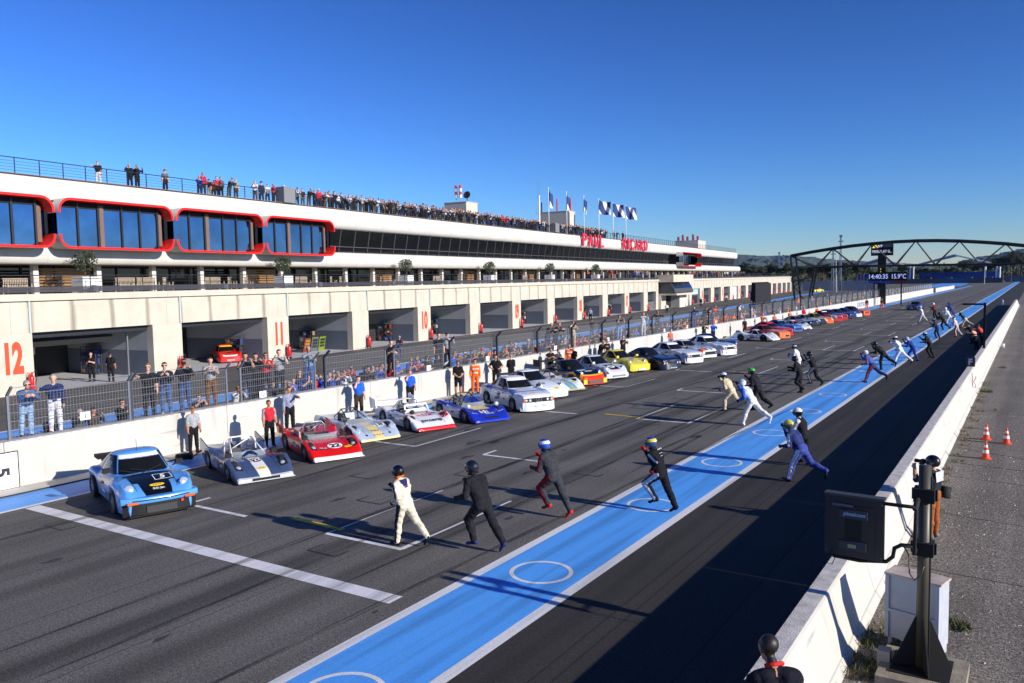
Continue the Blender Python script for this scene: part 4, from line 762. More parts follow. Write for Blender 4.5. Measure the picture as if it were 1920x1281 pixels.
bk = empty('bucket', gp(1880, 652), 0, 'white plastic bucket on the service road beside the wall', 'bucket'); MB().lathe([(0, .0), (.12, 0), (.15, .32), (.135, .32), (.11, .02), (0, .02)], 14).build('body', flat(225, 225, 228), bk, smooth=True); MB().tube([(-.15, 0, .3), (-.1, -.12, .2), (0, -.17, .16), (.1, -.12, .2), (.15, 0, .3)], .008, 5).build('handle', M_STEEL, bk)
# signal post, board and flag standing at the wall further along
o = empty('signal_post', (-2.75, 62, 1.0), 0, 'dark metal signal frame standing on the right wall', 'post'); MB().bar((0, 0, 0), (0, 0, 3.0), .14).bar((0, 0, 2.9), (-1.3, 0, 2.9), .12).bar((0, 0, .9), (-1.1, 0, .9), .07).build('frame', M_BLACK, o); MB().box(-.1, .1, -.1, .1, 0, .04).build('foot_plate', M_BLACK, o)
o = empty('letter_board', (-2.8, 49.5, 1.0), 0, 'small dark F board standing on top of the right wall', 'sign'); MB().box(-.22, .22, -.03, .03, 0, .5).build('panel', flat(60, 50, 64), o); mb = MB(); put_text(mb, 'F', (0, -.034, .26), (1, 0, 0), (0, 0, 1), .3, bold=.04); mb.build('letter', flat(220, 214, 222), o)
o = empty('red_flag', (-2.42, 45.5, .0), R(20), 'furled red flag hanging on the sunny side of the right wall', 'flag'); MB().tube([(0, 0, .0), (-.05, .1, 1.1)], .015, 6).build('stick', M_STEEL, o); MB().grid(lambda u, v: (.06+.05*math.sin(9*v), .1*u-.02+.05*math.sin(6*u), .35+.6*v), 6, 8).build('cloth', flat(196, 30, 52), o)
# weeds
rd = random.Random(21)
M_WEED = [mat('weed_green', (.06, .10, .025), rough=.8), mat('weed_dry', (.17, .12, .06), rough=.9)]
mb = MB()
for cx_, cy_, r_, n_ in [(*gp(1850, 735)[:2], .28, 260), (*gp(1795, 1175)[:2], .22, 220), (*gp(1690, 1170)[:2], .15, 60), (*gp(1600, 1250)[:2], .45, 300), (*gp(1640, 1200)[:2], .4, 220), (*gp(1868, 770)[:2], .12, 30), (*gp(1880, 690)[:2], .25, 90)]+[(-2.15+rd.uniform(-.08, .25), 8+i*1.1+rd.random(), .18, 30) for i in range(40)]:
    for _ in range(n_):
        a = rd.random()*6.3; q = r_*math.sqrt(rd.random()); x, y = cx_+q*math.cos(a), cy_+q*math.sin(a); h = rd.uniform(.03, .16); b = rd.random()*6.3; dx, dy = .012*math.cos(b), .012*math.sin(b); lx, ly = rd.gauss(0, .06), rd.gauss(0, .06)
        mb.add([(x-dx, y-dy, 0), (x+dx, y+dy, 0), (x+lx, y+ly, h)], [(0, 1, 2)], 0 if r_ > .2 and rd.random() < .75 else 1)
tag(mb.build('weeds', M_WEED), 'dry weeds growing along the foot of the right wall', 'weeds', kind='stuff')

# loose gravel and painted cable shadows on the service road
rg = random.Random(4); mb = MB()
for _ in range(9000):
    y = 7+33*rg.random()**1.6; x = rg.uniform(-2.2, 2.6); s_ = rg.uniform(.006, .02)*(1 if rg.random() < .93 else 1.9); a = rg.random()*3.14; ca, sa = math.cos(a)*s_, math.sin(a)*s_; z = -.006
    mb.add([(x+ca, y+sa, z), (x-sa*.7, y+ca*.7, z), (x-ca, y-sa, z), (x+sa*.7, y-ca*.7, z), (x+.2*ca, y, z+s_*.8)], [(0, 1, 4), (1, 2, 4), (2, 3, 4), (3, 0, 4)], rg.choice((0, 0, 1, 1, 2)))
tag(mb.build('gravel', [flat(150, 142, 130), flat(96, 90, 82), flat(196, 188, 176)]), 'loose gravel scattered over the worn service road', 'gravel', kind='stuff')
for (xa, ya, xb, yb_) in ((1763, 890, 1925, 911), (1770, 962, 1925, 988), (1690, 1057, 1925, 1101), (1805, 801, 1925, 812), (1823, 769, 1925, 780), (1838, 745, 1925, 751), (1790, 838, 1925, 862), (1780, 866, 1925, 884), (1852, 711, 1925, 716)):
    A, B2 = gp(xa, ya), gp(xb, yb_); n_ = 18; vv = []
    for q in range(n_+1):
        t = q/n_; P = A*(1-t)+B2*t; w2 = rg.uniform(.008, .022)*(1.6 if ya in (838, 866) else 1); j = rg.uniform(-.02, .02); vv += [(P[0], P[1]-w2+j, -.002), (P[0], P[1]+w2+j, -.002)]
    tag(MB().add(vv, [(2*q, 2*q+2, 2*q+3, 2*q+1) for q in range(n_)]).build('painted_cable_shadow', mat('cable_shadow_dark', (.035, .032, .03), rough=.9)), kind='structure')  # thin dark strips painting the shadows of overhead cables onto the road
P = CC+ray(1514, 352)/np.linalg.norm(ray(1514, 352))*140; o = empty('bird', tuple(P), .6, 'tiny dark bird high in the sky left of the gantry', 'bird'); MB().lathe([(0, -.2), (.05, -.08), (.06, .05), (.03, .16), (0, .22)], 8, 0, Matrix.Rotation(R(90), 4, 'X')).build('body', M_DARK, o, smooth=True)
for sg in (1, -1): MB().add([(0, .06, .02), (0, -.08, .02), (sg*.22, -.1, .1), (sg*.2, .02, .11), (sg*.42, -.14, .0)], [(0, 1, 2, 3), (3, 2, 4)]).build('wing', M_DARK, o)
# ---- the air between here and the hills
hz = bpy.data.materials.new('thin_haze'); hz.use_nodes = True; n_ = hz.node_tree.nodes; n_.remove(n_['Principled BSDF']); pv = n_.new('ShaderNodeVolumePrincipled'); pv.inputs['Color'].default_value = (.42, .64, 1, 1); pv.inputs['Density'].default_value = 2.6e-5
hz.node_tree.links.new(pv.outputs[0], n_['Material Output'].inputs['Volume'])
tag(MB().box(-5600, 5600, -60, 5600, -1.2, 380).build('haze', hz), 'thin bluish haze in front of the distant hills', 'haze', kind='stuff')
# ================================================================== people
def surface_nets(F, org, h):
    s = F < 0; nx, ny, nz = F.shape
    c = np.zeros((nx-1, ny-1, nz-1), np.int8)
    off = [(i, j, k) for i in (0, 1) for j in (0, 1) for k in (0, 1)]
    sub = lambda A, o: A[o[0]:o[0]+nx-1, o[1]:o[1]+ny-1, o[2]:o[2]+nz-1]
    for o in off: c += sub(s, o)
    act = (c > 0) & (c < 8); I = np.argwhere(act); idm = -np.ones(act.shape, np.int64); idm[act] = np.arange(len(I))
    acc = np.zeros((len(I), 3)); cnt = np.zeros(len(I))
    for a in off:
        for ax in range(3):
            if a[ax]: continue
            b = list(a); b[ax] = 1
            fa = F[I[:, 0]+a[0], I[:, 1]+a[1], I[:, 2]+a[2]]; fb = F[I[:, 0]+b[0], I[:, 1]+b[1], I[:, 2]+b[2]]
            m = (fa < 0) != (fb < 0); t = np.where(m, fa/np.where(m, fa-fb, 1), 0)
            p = np.tile(np.array(a, float), (len(I), 1)); p[:, ax] += t; acc[m] += p[m]; cnt[m] += 1
    V = org+(I+acc/cnt[:, None])*h; faces = []
    for ax in range(3):
        u, w_ = [(1, 2), (2, 0), (0, 1)][ax]
        a = [slice(1, n-1) for n in F.shape]; a[ax] = slice(0, F.shape[ax]-1); b = list(a); b[ax] = slice(1, F.shape[ax])
        sa, sb = s[tuple(a)], s[tuple(b)]; E_ = np.argwhere(sa != sb); flip = sa[tuple(E_.T)]
        base = E_.copy(); base[:, u] += 1; base[:, w_] += 1
        q = []
        for du, dw in ((-1, -1), (0, -1), (0, 0), (-1, 0)):
            p = base.copy(); p[:, u] += du; p[:, w_] += dw; q.append(idm[p[:, 0], p[:, 1], p[:, 2]])
        q = np.stack(q, 1); q[~flip] = q[~flip][:, ::-1]; faces.append(q)
    return V, np.concatenate(faces)
LAST = {}
def V3(*a): return np.array(a, float)
def fk(p):
    """pose -> capsules (p0, p1, r0, r1, slot, part). Local axes: +x forward, +y left, z up."""
    D = dict(lean=0, tw=0, hl=0, hr=0, kl=0, kr=0, al=0, ar=0, el=15, er=15, abl=8, abr=8, head=0, nod=0, fat=1., spl=3, ol=0, orr=0, helmet=False, fl=0, fr=0, hturn=0); D.update(p)
    g = lambda k: R(D[k]); su = 1.27 if D['helmet'] else 1.15; fat = D['fat']*su
    caps = []; hip = V3(0, 0, .93)
    ln = g('lean'); up = V3(math.sin(ln), 0, math.cos(ln)); fw = V3(math.cos(ln), 0, -math.sin(ln)); tw = g('tw')
    lat = V3(math.sin(tw)*-1, math.cos(tw), 0); sh_f = fw
    waist = hip+up*.16; chest = hip+up*.36; neck = hip+up*.54
    T, B_, SK, SH, HR, GL = 1, 2, 0, 3, 4, 6
    caps += [(hip+V3(0, .075, -.01), hip+V3(0, .075, .03), .105*fat, .105*fat, B_, 'hip'), (hip+V3(0, -.075, -.01), hip+V3(0, -.075, .03), .105*fat, .105*fat, B_, 'hip'), (hip+V3(-.03, 0, -.02), hip+V3(-.02, 0, .02), .11*fat, .11*fat, B_, 'hip')]
    for s_ in (1, -1):
        caps.append((waist+lat*.065*s_, chest+lat*.1*s_, .1*fat, .115*su, T, 'torso')); caps.append((chest+lat*.1*s_, neck+lat*.11*s_-up*.08, .115*su, .085*su, T, 'torso'))
        caps.append((neck+lat*.03*s_-up*.03, neck+lat*.155*s_-up*.06, .06, .065, T, 'torso'))
    caps.append((waist-up*.04+sh_f*.02*fat, chest+sh_f*.02, .11*fat, .115, T, 'torso'))
    caps.append((neck-up*.03, neck+up*.08+sh_f*.02, .055, .052, SK if not D['helmet'] else T, 'neck'))
    hd = R(D['head']); nod = ln*.35+R(D['nod']); hu = V3(math.sin(nod), 0, math.cos(nod)); hf = V3(math.cos(nod)*math.cos(hd), math.sin(hd), -math.sin(nod)); hf -= hu*(hf@hu); hf /= np.linalg.norm(hf); hl = np.cross(hu, hf)
    hc = neck+up*.09+hu*.11+hf*.02
    caps += [(hc+hu*.03-hf*.015, hc+hu*.02+hf*.01, .092, .088, SK, 'head'), (hc-hu*.045+hf*.03, hc-hu*.075+hf*.045, .066, .05, SK, 'jaw'), (hc+hf*.095-hu*.005, hc+hf*.108-hu*.03, .011, .016, SK, 'nose')]
    for s_ in (1, -1): caps.append((hc+hl*.088*s_-hu*.0, hc+hl*.09*s_-hu*.04, .016, .012, SK, 'ear'))
    for s_, h, k, o_, f_ in ((1, g('hl'), g('kl'), g('ol'), g('fl')), (-1, g('hr'), g('kr'), g('orr'), g('fr'))):
        H0 = hip+V3(0, .095*s_, -.02); sp = R(D['spl'])*s_+o_*s_
        d1 = V3(math.sin(h)*math.cos(sp), math.sin(sp), -math.cos(h)*math.cos(sp)); K = H0+d1*.43
        a2 = h-k; d2 = V3(math.sin(a2), math.sin(sp)*.4, -math.cos(a2)); d2 /= np.linalg.norm(d2); A = K+d2*.42
        fd = V3(math.cos(a2*.55+f_), .12*s_, math.sin(a2*.55+f_)); fd /= np.linalg.norm(fd)
        caps += [(H0, K, .096*fat, .066*su, B_, 'thigh%d' % s_), (K, K+d2*.16-V3(.008, 0, 0), .066*su, .065*su, B_, 'calf%d' % s_), (K+d2*.16-V3(.008, 0, 0), A, .065*su, .05*su, B_, 'calf%d' % s_)]
        hl_ = A-V3(0, 0, .045)-fd*.045; caps += [(A+d2*.0, hl_, .045, .042, SH, 'foot'), (hl_, A+fd*.17-V3(0, 0, .055), .043, .032, SH, 'foot')]
    hands = []
    for s_, a, e, ab in ((1, g('al'), g('el'), g('abl')), (-1, g('ar'), g('er'), g('abr'))):
        S0 = neck+lat*(.17+.022*su)*s_-up*.075; al_ = a+ln*.6
        d1 = V3(math.sin(al_)*math.cos(ab), math.sin(ab)*s_, -math.cos(al_)*math.cos(ab)); E_ = S0+d1*.29
        a2 = al_+e; inw = D.get('inl' if s_ > 0 else 'inr', 0); d2 = V3(math.sin(a2), math.sin(ab)*.5*s_-math.sin(R(inw))*s_, -math.cos(a2)); d2 /= np.linalg.norm(d2); W = E_+d2*.25
        caps += [(S0, E_, .062*su, .05*su, T, 'uarm%d' % s_), (E_, E_+d2*.08, .05*su, .047*su, T, 'farm%d' % s_), (E_+d2*.08, W, .047*su, .034*su, T, 'farm%d' % s_)]
        hands.append((W, d2, s_))
    caps_h = []
    for W, d2, s_ in hands:
        sd = np.cross(d2, V3(0, 1, 0)); sd = sd/np.linalg.norm(sd) if np.linalg.norm(sd) > .1 else V3(1, 0, 0); pl = np.cross(sd, d2)*s_
        caps_h += [(W, W+d2*.035, .03, .036, GL, 'hand'), (W+d2*.03-sd*.012, W+d2*.075-sd*.016, .026, .024, GL, 'hand'), (W+d2*.03+sd*.014, W+d2*.075+sd*.018, .026, .022, GL, 'hand')]
        for q, (ox, L) in enumerate(((-.033, .055), (-.011, .07), (.011, .065), (.031, .05))): 
            b0 = W+d2*.08+sd*ox; m_ = b0+d2*L*.5+pl*-.012; caps_h.append((b0, m_, .0115, .011, GL, 'finger')); caps_h.append((m_, m_+d2*L*.2-pl*L*.45, .011, .009, GL, 'finger'))
        b0 = W+d2*.03-sd*.035; caps_h += [(b0, b0+d2*.04-sd*.028-pl*.012, .0135, .0115, GL, 'thumb')]
    allc = caps+caps_h
    zmin = min(min(c[0][2]-c[2], c[1][2]-c[3]) for c in allc if c[5] == 'foot')
    sh = V3(0, 0, -zmin); D['torso'] = (chest+up*.05+sh, fw, up, lat); LAST.update(D)
    caps = [(c[0]+sh, c[1]+sh, *c[2:]) for c in caps]; caps_h = [(c[0]+sh, c[1]+sh, *c[2:]) for c in caps_h]
    return caps, caps_h, (hc+sh, hf, hu, hl), D
def cdist(P, c):
    a, b = c[0], c[1]; ab = b-a; L = max(ab@ab, 1e-9); t = np.clip(((P-a)@ab)/L, 0, 1); return np.linalg.norm(P-a-t[..., None]*ab, axis=-1)-(c[2]+(c[3]-c[2])*t)
HANDFINE = {}
def sdf_mesh(caps, h, k=.03, folds=0.):
    lo = np.min([np.minimum(c[0], c[1])-max(c[2], c[3]) for c in caps], 0)-2.5*h; hi = np.max([np.maximum(c[0], c[1])+max(c[2], c[3]) for c in caps], 0)+2.5*h
    n = np.ceil((hi-lo)/h).astype(int)+1; F = np.full(n, .2)
    for c in caps:
        r = max(c[2], c[3])+.07; i0 = np.maximum(0, np.floor((np.minimum(c[0], c[1])-r-lo)/h).astype(int)); i1 = np.minimum(n, np.ceil((np.maximum(c[0], c[1])+r-lo)/h).astype(int)+1)
        G_ = np.stack(np.meshgrid(*[lo[i]+h*np.arange(i0[i], i1[i]) for i in range(3)], indexing='ij'), -1); d = cdist(G_, c)
        sl_ = tuple(slice(i0[i], i1[i]) for i in range(3)); A = F[sl_]; q = np.clip(.5+.5*(A-d)/k, 0, 1); F[sl_] = A*(1-q)+d*q-k*q*(1-q)
    if folds:
        X, Y, Z = np.meshgrid(*[lo[i]+h*np.arange(n[i]) for i in range(3)], indexing='ij'); m = np.clip((1.5-Z)/.1, 0, 1)
        F += folds*m*(np.sin(52*Z+4*np.sin(10*X+1)+4.5*np.sin(12*Y+.5))+.7*np.sin(31*Z-38*X+5*np.sin(9*Y)))
    return surface_nets(F, lo, h)
def body_mesh(name, pose, h=.02, sleeves='long', legs='long', accent=None, hairlen=0, cap=False, skirt=False):
    caps, ch, head, D = fk(pose); helmet = D['helmet']
    if helmet: caps = [c for c in caps if c[5] not in ('nose', 'ear', 'jaw')]
    V, F = sdf_mesh(caps, h, folds=.0042 if h < .03 else .003); cen = V[F].mean(1); d = np.stack([cdist(cen, c) for c in caps], 1); bi = d.argmin(1); slot = np.array([c[4] for c in caps])[bi]; part = np.array([c[5] for c in caps])[bi]
    hc, hf, hu, hl = head
    rel = cen-hc; ru, rf, rl = rel@hu, rel@hf, rel@hl
    ish = np.isin(part, ['head', 'jaw', 'ear', 'nose', 'neck'])
    if not helmet:
        if cap: slot[(part == 'head') & (ru > .035)] = 4
        hair = (part == 'head') & ((ru > .05) | ((rf < .015) & (ru > -.03-hairlen)) | ((rf < .045) & (ru > .03)))
        slot[hair] = 4
        if hairlen: slot[(rf < -.0) & (ru > -.06-hairlen) & ish] = 4
    if sleeves == 'short': slot[np.char.startswith(part, 'farm')] = 0
    if legs == 'short': slot[np.char.startswith(part, 'calf')] = 0
    if accent == 'side':                      # stripes down the outer leg and arm
        for i, c in enumerate(caps):
            if c[5][:4] in ('thig', 'calf', 'uarm'):
                s_ = 1 if c[5][-2:] != '-1' else -1
                m = (bi == i); t = np.clip(((cen-c[0])@(c[1]-c[0]))/max((c[1]-c[0])@(c[1]-c[0]), 1e-9), 0, 1); ax = c[0]+t[:, None]*(c[1]-c[0]); o_ = cen-ax; o_ /= np.linalg.norm(o_, axis=1)[:, None]+1e-9
                slot[m & (o_[:, 1]*s_ > .86)] = 5
    if accent == 'arms': slot[np.char.startswith(part, 'uarm') | np.char.startswith(part, 'farm')] = 5
    if accent == 'yoke': slot[(part == 'torso') & (cen[:, 2] > caps[9][0][2]-.02 if len(caps) > 9 else False)] = 5
    if accent == 'shin': slot[np.char.startswith(part, 'calf')] = 5
    if accent == 'belt': slot[(part == 'torso') & (np.abs((cen-caps[0][0])@V3(0, 0, 1)-.13) < .035)] = 5
    if accent == 'bands': slot[(part == 'torso') & (np.abs(np.mod(cen[:, 2], .2)-.1) < .03)] = 5
    if accent == 'vest': slot[(part == 'torso')] = 5
    hv, hf_ = sdf_mesh(ch, .0085 if h < .03 else .012, .012) if h < .028 else sdf_mesh([c for c in ch if c[5] != 'finger']+[(c[0], c[1], c[2]*1.3, c[3]*1.3, c[4], c[5]) for c in ch if c[5] == 'finger'], .016, .01)
    V2 = np.concatenate([V, hv]); F2 = np.concatenate([F, hf_+len(V)]); slot = np.concatenate([slot, np.full(len(hf_), 6)])
    mb = MB(); mb.v = V2.tolist(); mb.f = F2.tolist(); mb.m = slot.tolist()
    if not helmet:
        for s_ in (1, -1):                     # eyes and mouth
            p = Vector(hc+hf*.088+hl*.034*s_+hu*.008); mb.add([p+Vector(a)*.0125 for a in ((1, 0, 0), (-1, 0, 0), (0, 1, 0), (0, -1, 0), (0, 0, 1), (0, 0, -1))], [(0, 2, 4), (2, 1, 4), (1, 3, 4), (3, 0, 4), (2, 0, 5), (1, 2, 5), (3, 1, 5), (0, 3, 5)], 7)
        p = Vector(hc+hf*.094-hu*.062); e = Vector(hl)*.024; u_ = Vector(hu)*.006; f__ = Vector(hf)*.008; mb.add([p-e-f__, p+u_, p+e-f__, p-u_], [(0, 3, 2, 1)], 7)
    mats = [flat(190, 140, 112), fab(40, 40, 46), fab(30, 30, 36), flat(30, 28, 28), mat('hair', (.02, .014, .01), rough=.6, bump=.6, bscale=120), fab(200, 200, 205), flat(190, 140, 112), mat('eye_mouth_dark', (.03, .012, .01), rough=.4)]
    me = mb.mesh(name, mats, True); return me, head
def dress(o, cols):                            # own colours per person on shared body meshes
    for i, m in cols.items(): o.material_slots[i].link = 'OBJECT'; o.material_slots[i].material = m
SKIN = [flat(196, 148, 122), flat(178, 128, 100), flat(206, 160, 136), flat(168, 116, 90)]
HAIRS = [mat('hair_dark', (.012, .009, .008), rough=.5), mat('hair_brown', (.05, .028, .015), rough=.5), mat('hair_grey', (.28, .27, .26), rough=.6), mat('hair_fair', (.22, .14, .06), rough=.6)]
def helmet_mesh(crown, band, low, stripe=.35):
    mb = MB(); nu, nv = 24, 14; vis = []
    def P(az, el): 
        r = 1.0; x = .158*math.cos(el)*math.cos(az); y = .128*math.cos(el)*math.sin(az); z = .142*math.sin(el)
        if el < 0: x *= 1+.1*max(0, math.cos(az))*min(1, -el*1.6); z = max(z, -.105); 
        return (x, y, z)
    for j in range(nv):
        e0, e1 = -R(52)+R(142)*j/nv, -R(52)+R(142)*(j+1)/nv
        for i in range(nu):
            a0, a1 = 2*math.pi*i/nu-math.pi, 2*math.pi*(i+1)/nu-math.pi; em, am = (e0+e1)/2, (a0+a1)/2
            q = [P(a0, e0), P(a1, e0), P(a1, e1), P(a0, e1)]
            if abs(am) < R(72) and R(-8) < em < R(26): vis.append(q); continue
            mb.add(q, [(0, 1, 2, 3)], 0 if em > R(42) else (1 if em > R(12) else 2))
    vm = MB()
    for q in vis: vm.add([(x*1.012, y*1.012, z) for x, y, z in q], [(0, 1, 2, 3)])
    return mb.mesh('helmet', [crown, band, low], True), vm.mesh('visor', [mat('dark_visor', (.01, .011, .014), rough=.08, coat=.5)], True)
collar_me = MB().tube([(.02, .1, -.13), (-.07, .08, -.12), (-.1, 0, -.11), (-.07, -.08, -.12), (.02, -.1, -.13)], .024, 6).mesh('neck_collar', [M_DARK], True)
def add_helmet(o, head, crown, band, low, collar=None):
    hc, hf, hu, hl = head; hm, vm = helmet_mesh(crown, band, low)
    h_ = inst('helmet', hm, o); h_.matrix_local = Matrix(((hf[0], hl[0], hu[0], hc[0]), (hf[1], hl[1], hu[1], hc[1]), (hf[2], hl[2], hu[2], hc[2]), (0, 0, 0, 1)))
    inst('visor', vm, h_)
    if collar is not None: c = inst('neck_collar', collar_me, h_); c.material_slots[0].link = 'OBJECT'; c.material_slots[0].material = collar
def person(me, x, y, z, heading, H, cols, label, group=None, cat='person'):
    o = inst('person', me, None, (x, y, z), heading); o.scale = [H]*3; dress(o, cols); return tag(o, label, cat, group)
blk = fab(26, 26, 30); W_ = fab(226, 226, 228); NAVY = fab(36, 44, 92)
HB = paint(14, 14, 18); HW = paint(232, 232, 236); HS = paint(176, 190, 206)
